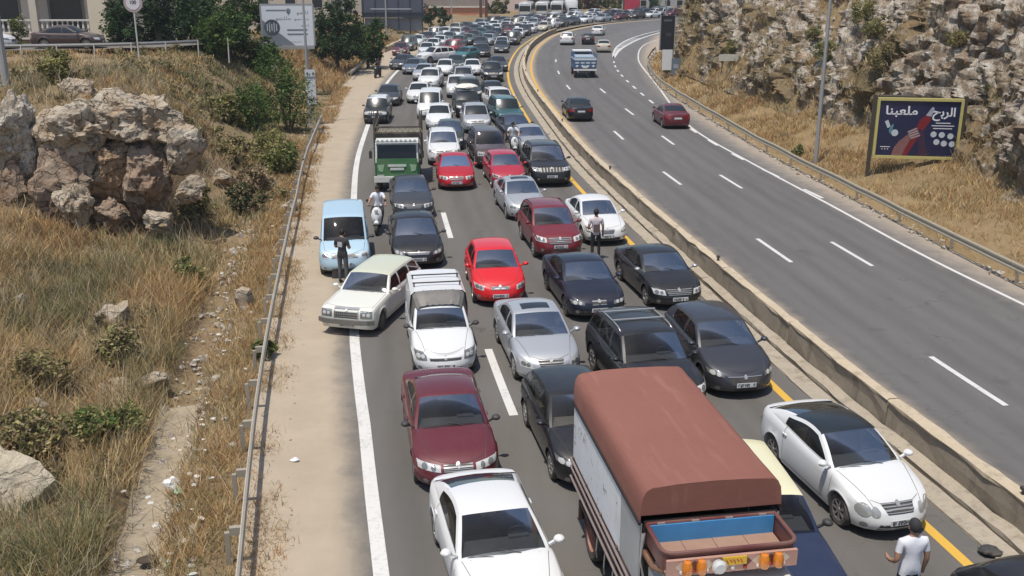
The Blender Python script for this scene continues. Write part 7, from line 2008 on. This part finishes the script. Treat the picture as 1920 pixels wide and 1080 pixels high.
# dark billboard frame seen from behind
db = empty('billboard', (-16.5, 145, .7)); tag(db, 'huge dark steel billboard frame on thin legs by the far bend', 'billboard')
NAVYS = plain('billboard_back', (.075, .085, .115), .7, var=.2, scale=.6); DST = plain('billboard_steel', (.035, .04, .05), .6)
for k in range(3): MB().box((-2.85 + k * 2.85, 0, 4.4), (2.83, .2, 4.8)).build('back_panel', NAVYS, db)
for z in (2.0, 2.6, 6.8): MB().box((0, -.2, z), (8.7, .12, .14)).build('cross_beam', DST, db)
MB().box((-.2, -.32, 3.1), (5.6, .06, .10)).build('catwalk', plain('catwalk_pale', (.55, .56, .58), .6), db)
for x in (-4.1, -2.4, -.8, .8, 2.4, 4.1): MB().bar((x, -.1, -.5), (x, -.1, 7), .16).build('leg', DST, db)
for x in (-3.2, -1.6, 0, 1.6, 3.2): MB().box((x, .3, 1.0), (1.5, .05, 1.7)).build('wall_panel', plain('far_grey_panel', (.24, .25, .27), .8, var=.15), db)
# panel signs near the slip road
def z_r(y, d): return float(pos_r(np.array([s_at_y(y)]), np.array([d]))[0][2])
mp = empty('poster_stand', (13.45, 90.2, .4)); tag(mp, 'tall black poster panel on a red leg at the slip road bend', 'sign')
MB().box((0, 0, 3.55), (1.20, .22, 2.9)).build('panel', plain('poster_black', (.02, .02, .024), .4, var=.4), mp); MB().box((0, 0, 1.2), (.45, .2, 2.0)).build('leg', plain('leg_dark_red', (.10, .035, .03), .6), mp)
for x in (-.62, .62): MB().box((x, 0, 3.55), (.06, .26, 2.96)).build('frame_side', POLEM, mp)
lettering('W', .45, mp, .1, 3.4, plain('print_grey3', (.13, .13, .14), .5), -.12); MB().box((0, -.115, 4.6), (.7, .01, .16)).build('print_bar', plain('print_grey3', (.13, .13, .14), .5), mp)
wp = empty('info_sign', (13.2, 88.0, .4)); tag(wp, 'white sign panel below the black poster panel', 'sign'); MB().box((0, 0, 1.45), (.85, .06, 1.7)).build('panel', plain('panel_white', (.70, .70, .68), .5, var=.05), wp)
for x in (-.3, .3): MB().tube([(x, .05, -.3), (x, .05, 1.5)], .035, 6).build('post', POLEM, wp)
gp = empty('info_sign', (13.75, 86.6, .4)); tag(gp, 'slate grey sign panel in front of the white one', 'sign'); MB().box((0, 0, .95), (.75, .06, 1.5)).build('panel', plain('panel_slate', (.15, .18, .21), .5, var=.15), gp)
MB().box((0, -.035, 1.05), (.40, .01, .34)).build('print_square', plain('panel_print', (.32, .35, .38), .5), gp); MB().tube([(0, .05, -.3), (0, .05, .6)], .035, 6).build('post', POLEM, gp)
ar = empty('arrow_sign', (15.75, 75, z_r(75, 3.6)), R(10)); tag(ar, 'white arrow-shaped board on two short posts in the grass below the cliff', 'sign')
MB().prism([(-.78, .55), (.55, .55), (.55, .42), (.92, .78), (.55, 1.14), (.55, 1.02), (-.78, 1.02)], -.03, .03).build('board', plain('board_offwhite', (.60, .58, .50), .6, var=.15), ar)
for x in (-.5, .4): MB().box((x, .05, .2), (.06, .06, .95)).build('post', FD, ar)
# round road sign, upper left
rd = empty('round_sign', (-20.9, 58, onl(-20.9, 58))); tag(rd, 'round white road sign on a thin pole above the straw slope', 'sign')
h = 7.55 - onl(-20.9, 58); MB().tube([(0, 0, -.3), (0, 0, h)], .045, 8).build('pole', plain('pole_pale', (.58, .57, .52), .5), rd)
MB().lathe([(.001, -.03), (.52, -.03), (.52, .0)], 26, 'Y', (0, -.02, h)).build('rim', plain('sign_rim_faded', (.42, .34, .33), .5), rd); MB().lathe([(.001, -.045), (.38, -.045), (.38, -.03)], 26, 'Y', (0, -.02, h)).build('face', plain('sign_face', (.66, .62, .63), .5), rd)
lettering('100', .26, rd, 0, h + .02, INK, -.075, bold=.006)
# ------------------------------------------------------------------ upper road, house and gardens
def on_s(x, y): return onl(x, y)
gu = empty('guard_rail', (-26, 63.5, 4.4)); tag(gu, 'grey guard rail with pale slanting posts along the upper road', 'guard rail')
P = [(-36, 62.2), (-31, 63.0), (-27.4, 63.6), (-24.2, 64.6), (-21.1, 66.5), (-18.5, 69.5)]
c = polyline(P, .5)
for k in range(0, len(c) - 8, 8):
    seg = c[k:k + 9]; V = [];
    for q in seg:
        z = 4.12; V += [(q[0], q[1], z + .62), (q[0], q[1] - .05, z + .72), (q[0], q[1], z + .82)]
    child(MB().add(V, [(i * 3 + j, i * 3 + j + 1, i * 3 + j + 4, i * 3 + j + 3) for i in range(len(seg) - 1) for j in range(2)]).build('rail_beam', plain('rail_dull', (.24, .24, .24), .6, .3, var=.2)), gu)
for k in range(0, len(c), 4):
    q = c[k]; z = 4.12; child(MB().bar((q[0], q[1] - .12, z - .8), (q[0], q[1] + .0, z + .8), .10, .06).build('post', plain('post_pale', (.52, .49, .42), .7, var=.15)), gu)
tag(obj('upper_road', mesh_from([(x, y + dy, 4.42) for x, y in ((-60, 64), (-30, 65.2), (-23, 67.5), (-19, 72)) for dy in (.3, 5.5)], [(0, 2, 3, 1), (2, 4, 5, 3), (4, 6, 7, 5)]), plain('upper_asphalt', (.16, .145, .125), .9, var=.2)), kind='structure')
for o_, (k, cl, x, y, h, lb) in enumerate([('sedan', 'brown', -26.4, 67.3, 92, 'dark brown-red sedan parked on the upper road before the house'), ('hatch_long', 'white', -31.8, 66.6, 95, 'white car behind the thick lamp post on the upper road')]):
    r_ = make_car(k, PW[cl], (x, y), R(h), lb, 'car', 'cars parked on the upper road', 1); r_.location.z = 4.43
STUC = plain('house_stucco', (.56, .50, .42), .9, var=.12, scale=1.2, bump=.2); STUCD = plain('house_recess', (.20, .17, .15), .9, var=.15); CREAMW = plain('cream_pier', (.66, .58, .44), .9, var=.10, scale=1.0)
hs = empty('house', (-37, 80, 4.2)); tag(hs, 'stuccoed house with a balustraded veranda above the upper road', 'house')
MB().box((0, 4, 3.6), (18, 6, 8.2)).build('wall', STUC, hs); MB().box((0, .9, 4.3), (18.4, 2.4, .3)).build('veranda_ceiling', STUC, hs); MB().box((0, .9, .15), (18.4, 2.4, .5)).build('veranda_floor', STUC, hs)
for x in (-7.5, -4.4, .6, 5.6): MB().box((x, -.1, 2.3), (.55, .5, 4.0)).build('column', STUC, hs)
MB().box((5.65, -.35, 2.2), (1.5, .5, 7.0)).build('pier', CREAMW, hs)
for x, w in ((-6, 1.4), (-2.2, 2.6), (2.6, 2.8)):
    f = MB().box((x, .97, 1.75), (w, .06, 2.5)).build('window', STUCD, hs); MB().box((x, .93, 1.75), (w * .86, .04, 2.2)).build('pane', GLF, f)
for x0, x1 in ((-4.1, .3), (.9, 4.8)):
    MB().box(((x0 + x1) / 2, -.12, 1.32), (x1 - x0, .22, .12)).build('balustrade_rail', plain('baluster_white', (.60, .58, .54), .8), hs)
    n_ = int((x1 - x0) / .38)
    for k in range(n_): MB().lathe([(.07, .4), (.05, .55), (.10, .75), (.05, 1.05), (.07, 1.26)], 8, 'Z', (lerp(x0, x1, (k + .5) / n_), -.12, 0)).build('baluster', plain('baluster_white', (.60, .58, .54), .8), hs)
for i, (x, y, r_, h_, cl) in enumerate([(-27.0, 72.8, 1.7, 3.0, DEEP), (-24.6, 72.6, 1.8, 3.3, DEEP), (-22.2, 73.0, 1.8, 3.0, DEEP), (-20.0, 73.6, 1.7, 2.8, DEEP + GREEN), (-18.2, 74.5, 1.4, 2.2, GREEN + DEEP), (-23.4, 74.5, 1.8, 3.4, DEEP), (-20.2, 70.2, 1.5, 2.2, GREEN)]):
    bush('hedge_bush', (x, y, onl(x, y) - .1), r_, ['dark hedge bush nearest the house pier', 'second dark hedge bush right of the house', 'dark hedge bush behind the round sign', 'fourth hedge bush, deep green', 'hedge bush next to the white billboard', 'tall hedge bush set back behind the round sign', 'bright hedge bush at the end of the upper guard rail'][i], cl, 300 + i, 4200, .13, 'hedge along the upper road', h_ * 1.1)
bush('garden_shrub', (-33.5, 70.5, 4.3), .9, 'dull green garden shrub before the veranda', GREEN + OLIVE, 320, 1200, .09, None, 1.8)
tree('garden_tree', (-16.1, 95, onl(-16.1, 95) - .2), 7.0, 2.6, 'dark round tree right of the white billboard', DEEP, 331, 9000, .14, .2, None, .22)
tree('garden_tree', (-13.9, 100, onl(-13.9, 100) - .2), 5.0, 1.9, 'smaller dark tree leaning towards the dark billboard frame', DEEP + GREEN, 332, 6000, .14, .16, None, .25)
tree('garden_tree', (-22.5, 88, onl(-22.5, 88) - .2), 6.0, 2.4, 'green tree rising behind the hedge', GREEN, 333, 6000, .14, .18, None, .3)
for i, (x, y, r_) in enumerate([(-14.0, 152, 1.6), (-12.4, 158, 1.5), (-15.0, 160, 1.8), (-10.7, 166, 1.3)]): bush('far_shrub', (x, y, .6), r_, ['dark shrub right of the billboard frame', 'second dark shrub beyond the billboard frame', 'tall shrub behind the far shrubs', 'shrub beside the far lamp post'][i], DEEP, 340 + i, 1600, .16, 'shrubs beyond the dark billboard', r_ * 1.6)
# far buildings and trees
def block(name, x, y, w, d, h_, mat, label, wins=None, rz=0.0):
    b = empty(name, (x, y, 0), rz); tag(b, label, 'building'); MB().box((0, 0, h_ / 2 - .4), (w, d, h_ + .8)).build('wall', mat, b); MB().box((0, 0, h_ + .12), (w + .5, d + .5, .25)).build('roof', STUC, b)
    if wins:
        nx, nz, ww, wh = wins
        for i in range(nx):
            for k in range(nz):
                f = MB().box((-w / 2 + w * (i + .5) / nx, -d / 2 - .02, 1.6 + k * 3.0), (ww, .06, wh)).build('window', plain('window_frame', (.5, .48, .44), .6), b); MB().box((-w / 2 + w * (i + .5) / nx, -d / 2 - .06, 1.6 + k * 3.0), (ww * .85, .03, wh * .85)).build('pane', GLF, f)
    return b
ORG = plain('ochre_orange_wall', (.50, .21, .11), .9, var=.2, scale=.5, dust=.2); PNK = plain('pink_white_wall', (.66, .52, .45), .9, var=.12, scale=.5)
block('garden_wall', -10.6, 196, 11, .5, 2.0, ORG, 'orange painted wall beyond the far bend')
block('far_house', -12.5, 206, 14, 6, 6.0, plain('grey_brown_house', (.30, .25, .21), .9, var=.25, scale=.4), 'grey brown house behind the orange wall', (4, 2, 1.6, 1.2))
block('far_house', 1.0, 216, 4.2, 5, 7.0, PNK, 'pale pink house above the far jam', (1, 1, 1.0, 1.0)); block('far_house', -4.0, 222, 5, 6, 7, plain('pale_house', (.56, .47, .42), .9, var=.15), 'pale house between the brown poles and the pink house', (2, 2, .9, 1.2))
block('far_house', 6.2, 228, 6, 6, 7, plain('mauve_house', (.30, .22, .22), .9, var=.2, scale=.6), 'mauve brown house with a red edge behind the buses', (2, 2, 1.2, 1.2)); block('far_house', 33, 236, 16, 8, 9, plain('grey_far_house', (.42, .42, .42), .9, var=.15), 'grey building at the far end of the road', (6, 3, 1.4, 1.4)); block('far_house', 52, 240, 18, 8, 8, PNK, 'pinkish building behind the cliff shoulder', (6, 2, 1.6, 1.4))
block('far_house', -38, 150, 26, 10, 8, plain('beige_far_house', (.50, .43, .34), .9, var=.15), 'beige house on the far left skyline', (7, 2, 1.6, 1.4)); block('far_house', -40, 205, 40, 12, 9, plain('tan_far_house', (.44, .38, .31), .9, var=.2), 'tan house far behind the billboard frame', (9, 2, 1.8, 1.4))
for x, lb in ((-5.6, 'left of the pair of rusty posts'), (-4.6, 'right of the pair of rusty posts')): tag(MB().bar((x, 188, -.4), (x, 188, 9), .5).build('rusty_post', plain('rust_post', (.12, .055, .04), .8)), 'thick rusty post, ' + lb + ' at the far bend', 'post')
rb = empty('billboard', (24.6, 215, .2)); tag(rb, 'red billboard above the far end of the jam', 'billboard'); MB().box((0, 0, 2.4), (3.2, .3, 4.4)).build('poster', plain('poster_red', (.42, .03, .06), .5, var=.25, scale=1.0), rb)
for x in (-1.2, 1.2): MB().box((x, .2, .8), (.25, .25, 2.4)).build('post', FD, rb)
MB().box((-1.75, 0, 2.4), (.3, .35, 4.6)).build('frame_side', FD, rb); MB().box((.2, -.17, 3.6), (1.8, .02, .3)).build('print_bar', INKW, rb)
for i, (x, y, h_, r_, cl, lb) in enumerate([(6.0, 222, 5.5, 3.0, DEEP + DRYB, 'dark tree over the buses'), (10.5, 226, 6.5, 3.6, DEEP + GREEN, 'broad dark tree behind the box truck'), (15.5, 222, 5.0, 2.6, [(.10, .05, .035), (.13, .07, .045), (.08, .05, .03)], 'reddish brown tree between the green far trees'), (18.5, 228, 6.5, 3.4, GREEN + OLIVE, 'light green tree left of the red billboard'), (21.8, 226, 6.0, 2.8, GREEN + OLIVE, 'pale green tree next to the red billboard'), (14, 236, 8, 4, DEEP, 'tall dark tree at the back of the far trees'), (31, 226, 6, 3, DEEP, 'dark tree right of the red billboard'), (40, 228, 7, 3.5, DEEP + GREEN, 'dark tree before the cliff shoulder'), (-2.6, 203, 3.6, 1.9, OLIVE + DEEP, 'round olive tree beside the pink house')]):
    tree('far_tree', (x, y, 0), h_, r_, lb, cl, 360 + i, 2600, .26, .2, 'trees at the far end of the road', .12)
# ------------------------------------------------------------------ thin midday haze
_hz = NT('haze_air')
_hz.n.remove(_hz.b)
_pv = _hz.new('ShaderNodeVolumePrincipled'); _pv.inputs['Color'].default_value = (.86, .90, .95, 1); _pv.inputs['Density'].default_value = .00035; _pv.inputs['Anisotropy'].default_value = .2
_hz.link(_pv.outputs[0], _hz.out.inputs['Volume'])
hz = MB().box((0, 420, 9.0), (700, 930, 21.9)).build('haze', _hz.m); tag(hz, kind='stuff')
